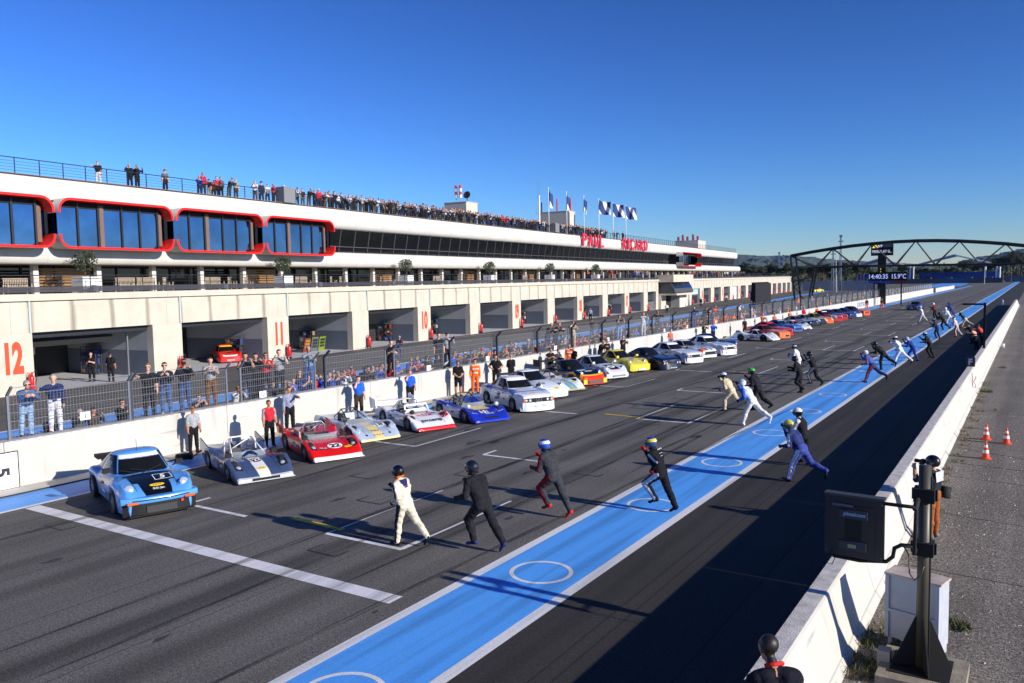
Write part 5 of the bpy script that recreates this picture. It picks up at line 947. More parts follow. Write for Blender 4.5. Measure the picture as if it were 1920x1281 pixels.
# ---- drivers running across the track. (px of planted foot, head top y) give place and size
RUN = [
 # x, y, ytop, heading, pose, cols, helmet(crown,band,low), label, accent
 (745, 1023, 870, 176, dict(lean=8, hl=14, kl=8, hr=-32, kr=14, fr=-35, al=-30, el=70, ar=18, er=75, abl=14, tw=8), {1: fab(216, 206, 186), 2: fab(216, 206, 186), 5: fab(42, 42, 50), 3: blk, 6: blk}, (HB, HB, HB), 'driver in cream racing suit and black helmet, nearest of the runners', 'side', fab(236, 110, 30)),
 (938, 1036, 863, 172, dict(lean=14, hr=-26, kr=10, fr=-30, hl=40, kl=62, al=-18, el=60, ar=20, er=70, abl=26, tw=-6), {1: fab(30, 31, 36), 2: fab(30, 31, 36), 5: fab(40, 41, 48), 3: fab(44, 58, 120), 6: blk}, (paint(26, 27, 32), paint(26, 27, 32), paint(26, 27, 32)), 'driver all in black with matt black helmet and blue shoes', None, blk),
 (1062, 971, 822, 170, dict(lean=13, hr=-24, kr=6, fr=-25, hl=46, kl=84, al=-4, el=30, ar=25, er=80, abl=12), {1: fab(54, 56, 62), 2: fab(54, 56, 62), 5: fab(150, 24, 26), 3: fab(214, 40, 34), 6: fab(190, 34, 30)}, (paint(36, 66, 160), HW, paint(48, 84, 180)), 'driver in grey suit with red shoes and a white, red and blue helmet', 'side', blk),
 (1258, 961, 817, 176, dict(lean=12, hr=-20, kr=5, fr=-15, hl=52, kl=92, al=-62, el=95, ar=30, er=95, abl=22), {1: fab(22, 22, 28), 2: fab(22, 22, 28), 5: fab(206, 210, 218), 3: blk, 6: fab(200, 40, 40)}, (paint(40, 62, 170), paint(240, 208, 40), paint(60, 80, 130)), 'driver in black suit with white stripes and a blue and yellow helmet', 'side', blk),
 (1478, 903, 786, 168, dict(lean=22, hl=26, kl=12, hr=-34, kr=38, fr=-40, al=-20, el=70, ar=44, er=84, abl=12), {1: fab(44, 56, 110), 2: fab(60, 74, 150), 5: fab(226, 226, 232), 3: fab(40, 40, 54), 6: blk}, (paint(228, 214, 60), paint(190, 184, 90), paint(80, 84, 60)), 'driver in blue and white suit with a yellow striped helmet', 'side', None),
 (1517, 873, 763, 172, dict(lean=10, hr=-8, kr=8, hl=34, kl=62, al=10, el=60, ar=15, er=70), {1: fab(206, 206, 210), 2: fab(28, 28, 32), 5: blk, 3: blk, 6: blk}, (HW, HW, HB), 'driver in white top and black trousers beside the blue strip', 'vest', blk),
 (1357, 771, 697, 172, dict(lean=22, hl=36, kl=38, hr=-30, kr=66, fr=-30, al=-30, el=80, ar=40, er=80), {1: fab(206, 190, 160), 2: fab(206, 190, 160), 3: blk, 6: blk}, (HS, HW, HB), 'driver in beige suit and silver helmet leading a group of three', None, None),
 (1392, 798, 710, 170, dict(lean=24, hl=24, kl=8, hr=-42, kr=18, fr=-40, al=-34, el=70, ar=44, er=70, abl=16), {1: fab(196, 206, 226), 2: fab(222, 220, 214), 5: fab(48, 92, 190), 3: fab(230, 230, 236), 6: blk}, (HS, HS, HW), 'driver in white suit with blue arms, middle of the group of three', 'arms', None),
 (1410, 770, 689, 170, dict(lean=16, hl=30, kl=40, hr=-20, kr=40, al=-20, el=60, ar=30, er=60), {1: fab(30, 32, 40), 2: fab(32, 32, 38), 3: blk, 6: blk}, (paint(60, 190, 40), paint(60, 180, 40), HB), 'driver in black with a bright green helmet', None, None),
 (1500, 737, 666, 182, dict(lean=12, hr=0, kr=6, hl=20, kl=70, al=-6, el=40, ar=10, er=30), {1: fab(34, 35, 38), 2: fab(34, 35, 38), 3: blk, 6: blk}, (HB, HB, HB), 'driver in dark suit and black helmet in front of the white suited one', None, None),
 (1497, 705, 645, 180, dict(lean=12, hr=0, kr=6, hl=20, kl=50, al=0, el=40, ar=10, er=30), {1: fab(226, 228, 234), 2: fab(216, 216, 220), 3: blk, 6: blk}, (HB, HS, HB), 'driver in white suit with black helmet partly hidden by a dark suited driver', None, None),
 (1538, 724, 658, 172, dict(lean=14, hl=42, kl=64, hr=-8, kr=40, fr=-20, al=40, el=60, ar=50, er=40), {1: fab(30, 30, 36), 2: fab(30, 30, 36), 5: fab(170, 172, 180), 3: blk, 6: blk}, (HB, HB, HB), 'driver in black suit with grey leg stripes carrying gloves', 'side', None),
 (1622, 718, 656, 172, dict(lean=22, hl=26, kl=10, hr=-44, kr=22, fr=-40, al=-25, el=80, ar=40, er=85), {1: fab(74, 92, 160), 2: fab(50, 60, 110), 5: fab(226, 84, 50), 3: blk, 6: blk}, (HW, HW, HS), 'driver in blue and orange suit sprinting with white helmet', 'side', None),
 (1650, 694, 640, 170, dict(lean=32, hl=14, kl=20, hr=-46, kr=14, fr=-40, al=-20, el=60, ar=40, er=80), {1: fab(32, 33, 30), 2: fab(32, 33, 30), 3: blk, 6: blk}, (paint(50, 50, 44), HB, HB), 'driver in dark suit leaning far forward behind the blue and orange one', None, None),
 (1676, 685, 629, 172, dict(lean=16, hl=24, kl=10, hr=-40, kr=14, fr=-40, al=-50, el=80, ar=30, er=75), {1: fab(228, 230, 236), 2: fab(228, 230, 236), 3: blk, 6: blk}, (paint(200, 50, 40), HW, HB), 'driver in all white suit with red and white helmet in full stride', None, None),
 (1718, 678, 631, 175, dict(lean=26, hl=34, kl=40, hr=-12, kr=16, al=-10, el=80, ar=40, er=60), {1: fab(36, 56, 130), 2: fab(40, 62, 150), 3: blk, 6: blk}, (HS, HS, HS), 'driver in royal blue suit and silver helmet on the blue strip', None, None),
 (1747, 672, 622, 178, dict(lean=18, hl=20, kl=50, hr=-10, kr=10, al=-10, el=40, ar=30, er=60), {1: fab(38, 38, 34), 2: fab(38, 38, 34), 3: fab(40, 46, 80), 6: blk}, (HS, HS, HB), 'driver in dark olive suit and silver helmet at the strip edge', None, None),
 (1758, 636, 597, 175, dict(lean=14, hl=20, kl=40, hr=-8, kr=10, al=-10, el=40, ar=30, er=60), {1: fab(40, 48, 74), 2: fab(36, 42, 64), 3: blk, 6: blk}, (HS, paint(60, 90, 180), HB), 'driver in dark blue suit carrying a silver helmet bag', None, None),
 (1727, 605, 574, 170, dict(lean=8, hl=20, kl=6, hr=-28, kr=12, fr=-30, al=-40, el=60, ar=20, er=60), {1: fab(214, 216, 220), 2: fab(206, 206, 206), 3: blk, 6: blk}, (HW, HW, HS), 'driver in white suit running in front of the dark blue course car', None, None),
 (1753, 600, 565, 175, dict(lean=8, hl=15, kl=30, hr=-10, kr=10, al=-10, el=40, ar=30, er=60), {1: fab(120, 36, 44), 2: fab(34, 34, 40), 3: blk, 6: blk}, (HW, HW, HW), 'driver in dark red top and white helmet right of the course car', None, None),
 (1766, 620, 585, 172, dict(lean=24, hl=20, kl=40, hr=-30, kr=20, al=-10, el=40, ar=30, er=60), {1: fab(32, 32, 36), 2: fab(32, 32, 36), 3: blk, 6: blk}, (HB, HB, HB), 'driver in black bending forward amid the far group', None, None),
 (1773, 611, 572, 172, dict(lean=20, hl=20, kl=10, hr=-40, kr=20, al=-10, el=40, ar=30, er=60), {1: fab(220, 222, 226), 2: fab(206, 200, 190), 3: blk, 6: blk}, (HW, HW, HW), 'driver in white top and pale trousers in the far group', None, None),
 (1783, 594, 567, 172, dict(lean=16, hl=20, kl=40, hr=-20, kr=10, al=-10, el=40, ar=30, er=60), {1: fab(40, 64, 140), 2: fab(40, 64, 140), 3: blk, 6: blk}, (paint(50, 80, 170), paint(50, 80, 170), HB), 'driver in blue suit and blue helmet at the back of the far group', None, None),
 (1790, 632, 594, 172, dict(lean=12, hl=15, kl=30, hr=-20, kr=20, al=-10, el=40, ar=30, er=60), {1: fab(214, 206, 204), 2: fab(196, 190, 186), 5: fab(150, 36, 40), 3: blk, 6: blk}, (HB, paint(150, 60, 50), HW), 'driver in cream suit with dark red bands right of the blue strip', 'side', None),
 (1803, 615, 585, 170, dict(lean=30, hl=24, kl=10, hr=-44, kr=20, fr=-30, al=-60, el=40, ar=60, er=40), {1: fab(54, 56, 44), 2: fab(200, 190, 170), 3: blk, 6: blk}, (paint(90, 96, 60), HB, HB), 'driver in green top and cream trousers bent into a sprint', None, None),
]
for (x, y, yt, hd, pose, cols, hel, lab, acc, colr) in RUN:
    P = gp(x, y); px_h = y-yt; D = (P-CC)@CF; Hm = px_h*D/FPX
    pose = dict(pose, helmet=True); pose['lean'] = pose['lean']*1.2+(5 if y < 1000 else 4); pose['el'] = max(pose.get('el', 0), 78)+6; pose['er'] = max(pose.get('er', 0), 78)+6; pose['al'] = pose.get('al', 0)*1.2; pose['ar'] = pose.get('ar', 0)*1.15; pose.setdefault('inl', 18); pose.setdefault('inr', 18)
    me, head = body_mesh('runner_body', pose, .019 if y > 880 else (.024 if y > 690 else .034), accent=acc)
    top = max(v.co.z for v in me.vertices)+.045; k = min(max(Hm/top, .92), 1.22)
    cols = dict(cols); cols.setdefault(5, cols[1])
    o = person(me, P[0], P[1], .0, R(hd), k, cols, lab, 'drivers running to their cars')
    # keep the planted (lower) foot on the measured spot
    ft = [v.co for v in me.vertices if v.co.z < .05]; c = sum((Vector(v) for v in ft), Vector())/len(ft); q = Matrix.Rotation(R(hd), 3, 'Z')@c*k; o.location = (P[0]-q.x, P[1]-q.y, .008)
    add_helmet(o, head, *hel, collar=colr)
    tc_, tf_, tu_, tl_ = LAST['torso']; back = Vector((tc_-tf_*.162).tolist()); rt = Vector((-tl_).tolist()); u_ = Vector(tu_.tolist())
    if x == 745:
        MB().grid(lambda u, v: back+rt*(-.12+.24*u)+u_*(-.06+.2*v)+Vector(tf_.tolist())*(.05*(2*u-1)**2), 6, 4).build('back_panel', fab(38, 40, 92), o); mb = MB(); put_text(mb, '-- --', back-Vector(tf_.tolist())*.012-u_*.02, rt, u_, .04, width=.16); mb.build('back_lettering', flat(220, 200, 206), o)
    if x == 1258:
        for q, (t_, w2, z_) in enumerate((('= = =', .2, .13), ('----', .15, .03), ('---', .1, -.04))): mb = MB(); put_text(mb, t_, back-Vector(tf_.tolist())*.01+u_*z_, rt, u_, .05 if q == 0 else .03, width=w2, bold=.02); mb.build('back_lettering', flat(232, 232, 238), o)
# ---- generic standing bodies
POSES = dict(
 stand=dict(al=4, ar=4, el=12, er=12, hl=2, hr=-2), hips=dict(al=-10, ar=-10, el=70, er=70, abl=34, abr=34, inl=70, inr=70), phone=dict(al=55, ar=55, el=75, er=75, abl=6, abr=6, inl=30, inr=30),
 photo=dict(al=62, ar=62, el=100, er=100, abl=14, abr=14, inl=25, inr=25), crossed=dict(al=24, ar=24, el=95, er=95, inl=62, inr=62), clasp=dict(al=8, ar=8, el=55, er=55, inl=45, inr=45),
 slouch=dict(lean=10, al=20, ar=-6, el=90, er=20, inl=50, hl=8, kl=10, hr=-8, head=25), turn=dict(al=10, ar=6, el=20, er=40, head=-45, tw=16), lean=dict(lean=26, al=40, ar=40, el=60, er=60, inl=40, inr=40, hl=-6, hr=-8), leanlow=dict(lean=20, al=62, ar=58, el=70, er=70, inl=45, inr=45), walk=dict(lean=3, hl=18, kl=4, hr=-16, kr=14, al=-14, el=20, ar=16, er=24), shade=dict(al=4, el=12, ar=70, er=120, inr=30), reach=dict(al=86, el=6, abl=14, ar=8, er=20, tw=14), point=dict(al=4, el=12, ar=82, er=20, abr=20))
PM = {}
def pm(pose, var='a', h=.03):
    k = (pose, var, h)
    if k not in PM:
        kw = dict(a=dict(sleeves='long'), b=dict(sleeves='short'), c=dict(sleeves='long', hairlen=.1), d=dict(sleeves='long', cap=True), e=dict(sleeves='short', cap=True), f=dict(sleeves='long', accent='bands'), v=dict(sleeves='short', accent='vest'), s=dict(sleeves='short', legs='short', accent='vest'))[var]
        PM[k] = body_mesh('standing_body', POSES[pose], h, **kw)
    return PM[k]
glasses_me = MB().box(.082, .1, -.075, -.008, -.012, .022).box(.082, .1, .008, .075, -.012, .022).box(.088, .096, -.01, .01, .005, .015).box(-.02, .09, -.086, -.08, .008, .018).box(-.02, .09, .08, .086, .008, .018).mesh('sunglasses', [mat('sunglass_black', (.01, .01, .011), rough=.2)])
cam_me = MB().box(.0, .09, -.07, .07, -.05, .05).lathe([(.0, .0), (.04, .0), (.045, .14), (0, .14)], 10, 0, Matrix.Translation((.08, 0, 0))@Matrix.Rotation(R(90), 4, 'Y')).mesh('camera_body', [M_BLACK])
capb_me = MB().add([(.05, -.075, .05), (.05, .075, .05), (.17, .055, .035), (.17, -.055, .035), (.05, -.075, .06), (.05, .075, .06), (.17, .055, .045), (.17, -.055, .045)], [(3, 2, 1, 0), (4, 5, 6, 7), (0, 1, 5, 4), (1, 2, 6, 5), (2, 3, 7, 6), (3, 0, 4, 7)]).mesh('cap_peak', [M_DARK])
pack_me = MB().prism([(-.12, 1.12), (-.3, 1.08), (-.32, 1.3), (-.26, 1.46), (-.12, 1.5)], -.15, .15, 'xz').tube([(-.12, .12, 1.46), (.0, .13, 1.56), (.13, .12, 1.42), (.1, .13, 1.15)], .018, 5).tube([(-.12, -.12, 1.46), (.0, -.13, 1.56), (.13, -.12, 1.42), (.1, -.13, 1.15)], .018, 5).mesh('backpack', [M_DARK], True)
hat_me = MB().lathe([(.0, .145), (.06, .14), (.1, .1), (.106, .05), (.17, .04), (.17, .032), (.1, .035)], 16).mesh('hat', [M_DARK], True)
PACKS = [fab(90, 160, 200), fab(30, 30, 36), fab(40, 60, 110), fab(160, 40, 44), fab(180, 170, 150), fab(210, 210, 214)]
def hframe(head, dz=0):
    hc, hf, hu, hl = head; return Matrix(((hf[0], hl[0], hu[0], hc[0]), (hf[1], hl[1], hu[1], hc[1]), (hf[2], hl[2], hu[2], hc[2]+dz), (0, 0, 0, 1)))
def stand(x, y, z, heading, H, pose, var, top, bot, label, group, shoe=None, hair=None, acc=None, h=.03, sunnies=False, camera=False, rd_=random, skin=None):
    me, head = pm(pose, var, h); cols = {0: skin or rd_.choice(SKIN), 1: top, 2: bot, 3: shoe or blk, 4: hair or rd_.choice(HAIRS), 5: acc or top}; cols[6] = cols[0]
    o = person(me, x, y, z, heading, H/1.78, cols, label, group)
    if sunnies: inst('sunglasses', glasses_me, o).matrix_local = hframe(head)
    if camera: c = inst('camera', cam_me, o); c.matrix_local = hframe(head)@Matrix.Translation((.12, 0, -.01))
    r_ = rd_.random()
    if h > .032 and r_ < .14: b_ = inst('backpack', pack_me, o); b_.material_slots[0].link = 'OBJECT'; b_.material_slots[0].material = rd_.choice(PACKS)
    elif h > .032 and r_ < .26 and var in 'abc': b_ = inst('hat', hat_me, o); b_.matrix_local = hframe(head); b_.material_slots[0].link = 'OBJECT'; b_.material_slots[0].material = rd_.choice(PACKS)
    if var in 'de': p = inst('cap_peak', capb_me, o); p.matrix_local = hframe(head); p.material_slots[0].link = 'OBJECT'; p.material_slots[0].material = cols[4]
    return o
# ---- crew standing by the cars (photo pixel of feet or, where cars hide them, a spot beside the wall; head top y)
rd = random.Random(11)
ORG = fab(238, 108, 44); BLU = fab(36, 92, 200)
def bywall(x, ytop, H=1.74, X=-25.25): P = onX(x, ytop, X); return P[0], P[1], H
CREW = [
 (360, 766, -25.3, 'stand', 'e', fab(160, 162, 166), blk, -8, 'man in grey printed shirt and black cap beside the wall behind the blue coupe', dict(h=.022)),
 (541, 726, -25.25, 'reach', 'a', fab(140, 146, 168), blk, -30, 'man in blue-grey shirt with one hand on the pit wall', dict(h=.022)),
 (503, 752, -23.9, 'stand', 'v', fab(150, 152, 160), fab(28, 27, 30), -20, 'man in red sleeveless vest standing beside the red open racing car', dict(acc=fab(200, 40, 56), h=.022)),
 (671, 704, -25.2, 'shade', 'b', fab(34, 96, 206), fab(62, 54, 46), -30, 'man in blue t-shirt shading his eyes behind the silver open car', dict(h=.022)),
 (768, 697, -25.2, 'shade', 'b', fab(34, 96, 206), blk, -40, 'man in blue t-shirt shading his eyes behind the white and red car', dict(h=.022)),
 (858, 673, -25.2, 'clasp', 's', fab(24, 24, 28), fab(22, 22, 26), -40, 'bearded man in black leather vest and shorts at the wall', dict(acc=fab(20, 20, 24), sunnies=True, h=.022)),
 (890, 676, -25.0, 'stand', 'f', ORG, ORG, -50, 'marshal in orange overalls with grey bands behind the white saloon', dict(acc=fab(200, 200, 190), h=.022, sunnies=True)),
 (929, 662, -25.2, 'hips', 'b', fab(24, 24, 28), fab(26, 26, 30), -60, 'man in black polo shirt with a hand on his hip against the wall', dict()),
 (958, 667, -25.0, 'clasp', 'b', fab(22, 22, 26), blk, 150, 'man in black t-shirt seen from behind with hands clasped at his back', dict(hair=HAIRS[2])),
 (1032, 655, -25.1, 'crossed', 'b', fab(26, 24, 28), blk, -30, 'bald man in black shirt leaning beside a man in navy', dict()),
 (1046, 658, -25.0, 'crossed', 'b', fab(58, 62, 82), blk, -30, 'man in navy t-shirt with crossed arms next to the bald man', dict()),
 (1067, 648, -25.1, 'stand', 'f', ORG, ORG, -60, 'marshal in orange with grey bands behind the black and orange coupe', dict(acc=fab(200, 200, 190))),
 (1076, 651, -24.8, 'stand', 'b', fab(24, 24, 28), blk, -100, 'man in black t-shirt just in front of an orange marshal', dict()),
 (1125, 637, -25.1, 'lean', 'a', fab(26, 26, 30), blk, -20, 'man in dark jacket bending forward at the wall', dict()),
 (1138, 637, -24.9, 'stand', 'b', fab(24, 26, 30), blk, -20, 'man in black t-shirt standing beside the bending man', dict()),
 (1168, 630, -25.0, 'phone', 'b', fab(26, 26, 32), blk, -30, 'man in black looking at his phone behind the yellow coupe', dict()),
 (1257, 620, -25.1, 'stand', 'v', fab(54, 104, 190), fab(60, 90, 160), -30, 'marshal in blue with an orange vest standing beside the wall', dict(acc=ORG)),
 (1320, 605, -25.1, 'photo', 'b', fab(30, 28, 28), blk, -20, 'photographer in black t-shirt behind the white coupe with blue stripes', dict(camera=True)),
 (1337, 601, -24.9, 'phone', 'a', fab(40, 96, 200), blk, -40, 'man in blue jacket looking at his hands by the wall', dict()),
 (1396, 597, -24.4, 'stand', 'b', fab(26, 26, 30), blk, -30, 'man in black t-shirt beside the orange tailgate', dict()),
 (1430, 590, -25.0, 'phone', 'v', fab(40, 60, 120), fab(40, 60, 120), -40, 'marshal in orange and navy holding a board', dict(acc=ORG)),
 (1452, 590, -25.0, 'stand', 'v', fab(40, 60, 130), fab(40, 60, 130), -40, 'marshal in orange and blue by the wall behind the blue coupe', dict(acc=ORG)),
 (1481, 584, -25.0, 'stand', 'v', fab(60, 50, 60), blk, -40, 'marshal in orange and grey by the wall behind the white coupe', dict(acc=fab(220, 120, 80))),
 (1507, 575, -25.0, 'stand', 'a', fab(190, 26, 44), fab(170, 26, 40), -40, 'person in red overalls by the wall', dict()),
 (1532, 576, -24.8, 'stand', 'v', fab(40, 36, 40), blk, -40, 'marshal in orange vest among the far parked cars', dict(acc=fab(240, 90, 40))),
]
for (x, yt, X, pose, var, top, bot, hd, lab, kw) in CREW:
    P = onX(x, yt, X); H = float(np.clip(P[2], 1.6, 1.84)); stand(X, P[1], .047 if X < -24.98 else .008, R(hd), H, pose, var, top, bot, lab, 'crew and marshals by the pit wall', rd_=rd, **kw)
for (x, y, yt, pose, var, top, bot, hd, lab, acc) in ((1625, 580, 560.5, 'stand', 'a', fab(44, 44, 60), fab(240, 90, 30), -60, 'marshal in dark top and orange trousers standing near the far wall', None), (1653, 580, 560, 'walk', 'a', fab(44, 40, 60), fab(240, 90, 30), -60, 'marshal in dark top and orange trousers walking on the track', None), (1880, 577, 560, 'walk', 'a', fab(150, 160, 190), fab(90, 120, 180), 170, 'person in pale clothes walking in the shade of the right wall', None)):
    P = gp(x, y); D = (P-CC)@CF; stand(P[0], P[1], .01, R(hd), float(np.clip((y-yt)*D/FPX, 1.5, 1.85)), pose, var, top, bot, lab, 'crew and marshals by the pit wall', rd_=rd, acc=acc)
# people in the shade by the right wall
for (x, y, H, pose, top, bot, acc, lab) in ((1832, 645, 1.75, 'lean', fab(30, 28, 32), blk, None, 'crew member in black leaning over in the shade of the right wall'), (1840, 655, 1.7, 'lean', fab(234, 170, 140), blk, None, 'crew member in an orange and cream top bending in the shade'), (1851, 648, 1.75, 'lean', fab(206, 70, 60), blk, None, 'crew member in red and black holding a white helmet')):
    P = gp(x, y); stand(P[0]-.4, P[1], .006, R(150), H, pose, 'a', top, bot, lab, 'crew in the shade of the wall', rd_=rd)
# pit lane people
for (x, y, yt, pose, var, top, bot, hd, lab, kw) in ((173, 716, 660, 'crossed', 'b', fab(24, 24, 28), blk, -50, 'mechanic in black with a hand on his chest outside garage 12', {}), (209, 716, 659, 'stand', 'b', fab(24, 24, 28), blk, 130, 'mechanic in black seen from behind outside garage 12', {}), (750, 675, 620, 'clasp', 'v', fab(150, 30, 46), fab(60, 74, 100), 120, 'grey haired man in navy and red waistcoat walking in the pit lane', dict(acc=fab(36, 40, 60), hair=HAIRS[2])), (1107, 602, 574, 'stand', 'a', fab(130, 150, 180), blk, -60, 'person in pale blue jacket outside garage 08', {}), (1250, 588, 570, 'hips', 'a', fab(226, 228, 232), blk, -60, 'man in white shirt in the pit lane by the race control block', {}), (1110, 628, 600, 'stand', 'a', fab(40, 42, 50), fab(50, 52, 60), -60, 'person in dark clothes in the pit lane beyond the fence', {}), (1314, 575, 555, 'stand', 'a', fab(36, 34, 38), blk, -60, 'person in black at the garages beyond the race control block', {}), (1362, 567, 549, 'walk', 'a', fab(190, 190, 196), blk, -60, 'person in grey at the far garages', {}), (1408, 560, 545, 'stand', 'a', fab(40, 60, 150), fab(40, 60, 150), -60, 'mechanic in blue overalls at the far garages', {}), (1420, 559, 545, 'stand', 'a', fab(60, 44, 50), blk, -60, 'mechanic in dark red at the far garages', {})):
    P = gp(x, y); D = (P-CC)@CF; stand(P[0], P[1], .004, R(hd), float(np.clip((y-yt)*D/FPX, 1.62, 1.86)), pose, var, top, bot, lab, 'people in the pit lane', rd_=rd, **kw)
# spectators on the pit wall: tall ones stand on the upper step, low ones lean on the coping
HI = [(50, 'lean', 'c', (78, 104, 150), (150, 178, 210), 'bearded man in denim jacket and jeans on the wall step, first from the left', dict(hair=HAIRS[2], sunnies=True)), (104, 'point', 'a', (40, 50, 96), (224, 224, 230), 'man in navy, red and white race suit pointing a phone', dict(hair=HAIRS[2], shoe=fab(170, 30, 36), acc=fab(190, 40, 50))),
 (280, 'point', 'b', (30, 30, 34), (34, 34, 38), 'young man in black t-shirt photographing with his phone', dict(sunnies=True)), (311, 'phone', 'c', (40, 44, 60), (70, 94, 140), 'woman in navy top and jeans on the wall step', dict(sunnies=True, shoe=fab(196, 170, 120))), (347, 'photo', 'a', (32, 33, 40), (60, 80, 122), 'man in dark jacket and white shirt filming from the wall step', dict(camera=True)), (396, 'phone', 'b', (156, 156, 158), (116, 78, 44), 'man in grey print t-shirt and brown trousers on the wall step', dict(hair=HAIRS[1])),
 (461, 'photo', 'b', (28, 28, 32), (40, 42, 60), 'man in black shirt raising his arms behind the fence', {}), (480, 'photo', 'a', (30, 30, 34), (30, 30, 34), 'spectator in black holding a camera behind the fence', {}), (499, 'phone', 'c', (176, 34, 48), (44, 40, 50), 'woman in red top tying a jacket round her waist', dict(sunnies=True)), (524, 'photo', 'b', (150, 156, 160), (34, 34, 40), 'man in grey checked shirt taking a picture', {}), (579, 'phone', 'b', (110, 150, 180), (60, 90, 150), 'man with light blue backpack behind the fence', {}),
 (822, 'stand', 'b', (24, 24, 28), (28, 28, 32), 'man in black on the wall step left of the number sheet', {}), (838, 'photo', 'd', (150, 154, 160), (40, 40, 46), 'man with cap and folded arms high behind the fence', {}), (733, 'crossed', 'b', (24, 24, 30), (30, 30, 36), 'man in black polo between two fence posts', {}), (1026, 'lean', 'a', (40, 36, 44), (50, 54, 90), 'spectator leaning over the fence top behind the white coupe', {}), (1041, 'lean', 'a', (28, 28, 34), (40, 40, 50), 'spectator in black leaning over the fence top', {}), (1073, 'phone', 'a', (206, 190, 150), (196, 180, 140), 'man in beige clothes standing high against the fence post', {}), (1160, 'photo', 'b', (60, 62, 70), (110, 150, 200), 'spectator in pale jeans on the wall step', {}), (1205, 'photo', 'a', (200, 204, 210), (200, 204, 210), 'spectator in white suit on the wall step', {}), (1232, 'reach', 'a', (28, 28, 34), (30, 30, 36), 'spectator in black reaching past the fence post', {}),
 (1300, 'photo', 'a', (40, 50, 80), (60, 80, 130), 'spectator in navy leaning above the far fence', {}), (1318, 'lean', 'a', (30, 30, 34), (40, 40, 50), 'spectator in black leaning above the far fence', {}), (1335, 'lean', 'v', (240, 104, 50), (40, 60, 110), 'spectator in orange vest above the far fence', dict(acc=ORG)), (1385, 'photo', 'a', (206, 208, 214), (60, 60, 70), 'spectator in white standing on the far wall step', {}), (1407, 'photo', 'a', (40, 66, 140), (180, 186, 200), 'cameraman in blue on the far wall step', dict(camera=True))]
for (x, pose, var, t, b_, lab, kw) in HI:
    P = onX(x, 830-.165*x-6, -26.6); stand(-26.55, P[1], 1.364, R(-35 if pose != 'lean' else -15), rd.uniform(1.82, 1.94), pose, var, fab(*t), fab(*b_), lab, 'spectators standing on the pit wall step', rd_=rd, h=.026, **kw)
TOPS = [(28, 28, 32), (32, 34, 44), (24, 24, 28), (40, 46, 70), (54, 56, 64), (90, 92, 98), (40, 90, 190), (36, 84, 180), (190, 40, 52), (206, 206, 210), (150, 140, 120), (44, 40, 38), (60, 70, 60), (226, 108, 50), (120, 130, 150), (30, 30, 36), (70, 60, 50)]
TN = ['black', 'charcoal', 'black', 'navy', 'grey', 'grey', 'blue', 'blue', 'red', 'white', 'beige', 'dark brown', 'green-grey', 'orange', 'pale blue', 'black', 'brown']
first = [(140, 5, 'patterned jacket'), (172, 16, 'brown jacket'), (226, 0, 'black t-shirt'), (90, 11, 'dark cap'), (366, 1, 'grey hoodie'), (441, 9, 'cream jacket leaning over the wall')]
LOW = []
for x, ti_, nm in first: P = onX(x, 770, -27.1); LOW.append((P[1], 0, ti_))
y = 24.
while y < 96:
    dn = 1.0 if y < 46 else 1.25
    LOW.append((y, rd.choice((0, 0, 1)), rd.choice((6, 7, 6, 0, 2, 3, 9, 8, 5)) if 25 < y < 36 else (13 if 78 < y < 86 and rd.random() < .6 else rd.randrange(len(TOPS))))); y += rd.uniform(.28, .6)*dn
LOW.sort()
MASS = []
for i, (y, row, ti_) in enumerate(LOW):
    var = rd.choice('aabbcde') if row == 0 else rd.choice('aabd'); ps = rd.choice(('leanlow', 'leanlow', 'leanlow', 'crossed', 'photo', 'phone', 'turn')) if row == 0 else rd.choice(('photo', 'slouch', 'crossed', 'turn', 'shade'))
    Pq = (-27., y, 1.6); kq = (TN[ti_], near_car(Pq)); lab = '%s %s-topped spectator behind the %s' % (nth(kq), *kq)
    if y > 60: MASS.append(((-26.97-.62*row, y, .285), rd.uniform(-.8, .2), 1.0 if row == 0 else 1.05, ti_)); continue
    stand(-26.97-.62*row if row else -27.02, y, .285, R(rd.uniform(-45, 10)), rd.uniform(1.62, 1.8) if row == 0 else rd.uniform(1.74, 1.9), ps, var, fab(*TOPS[ti_]), fab(*rd.choice(((30, 30, 36), (60, 76, 120), (44, 44, 50)))), lab, 'spectators behind the pit wall fence', rd_=rd, h=.034, sunnies=i % 3 == 0)
# roof terrace crowd
RX = [184, 243, 257, 309, 373, 380, 391, 399, 405, 413, 429, 441, 477, 489, 500, 511, 531, 555, 566, 578]
RL = {184: (0, 9), 243: (0, 0), 257: (0, 0), 309: (5, 0), 373: (6, 3), 380: (8, 3), 391: (0, 10), 399: (8, 0), 405: (8, 0), 413: (5, 0)}
s_list = [(onB(x, 330, -3.6)[0], RL.get(x)) for x in RX]
s = onB(598, 380, -3.6)[0]
while s < 136:
    if not (110.5 < s < 112): s_list.append((s, None))
    s += rd.uniform(.35, .75) if s < 72 else rd.uniform(.3, .66)
for s in (139.5, 141.2, 143.5): s_list.append((s, (0, 0)))
def roofplace(s):
    for lim, t in ((32.3, 'above the leftmost red bay'), (41.2, 'above the second red bay'), (50., 'above the third red bay'), (56.2, 'left of the grey roof box'), (60, 'right of the grey roof box'), (72, 'above the start of the dark windows'), (82, 'left of the striped canisters'), (95, 'below the dish antenna hut'), (200, 'beyond the dish antenna hut')):
        if s < lim: return t
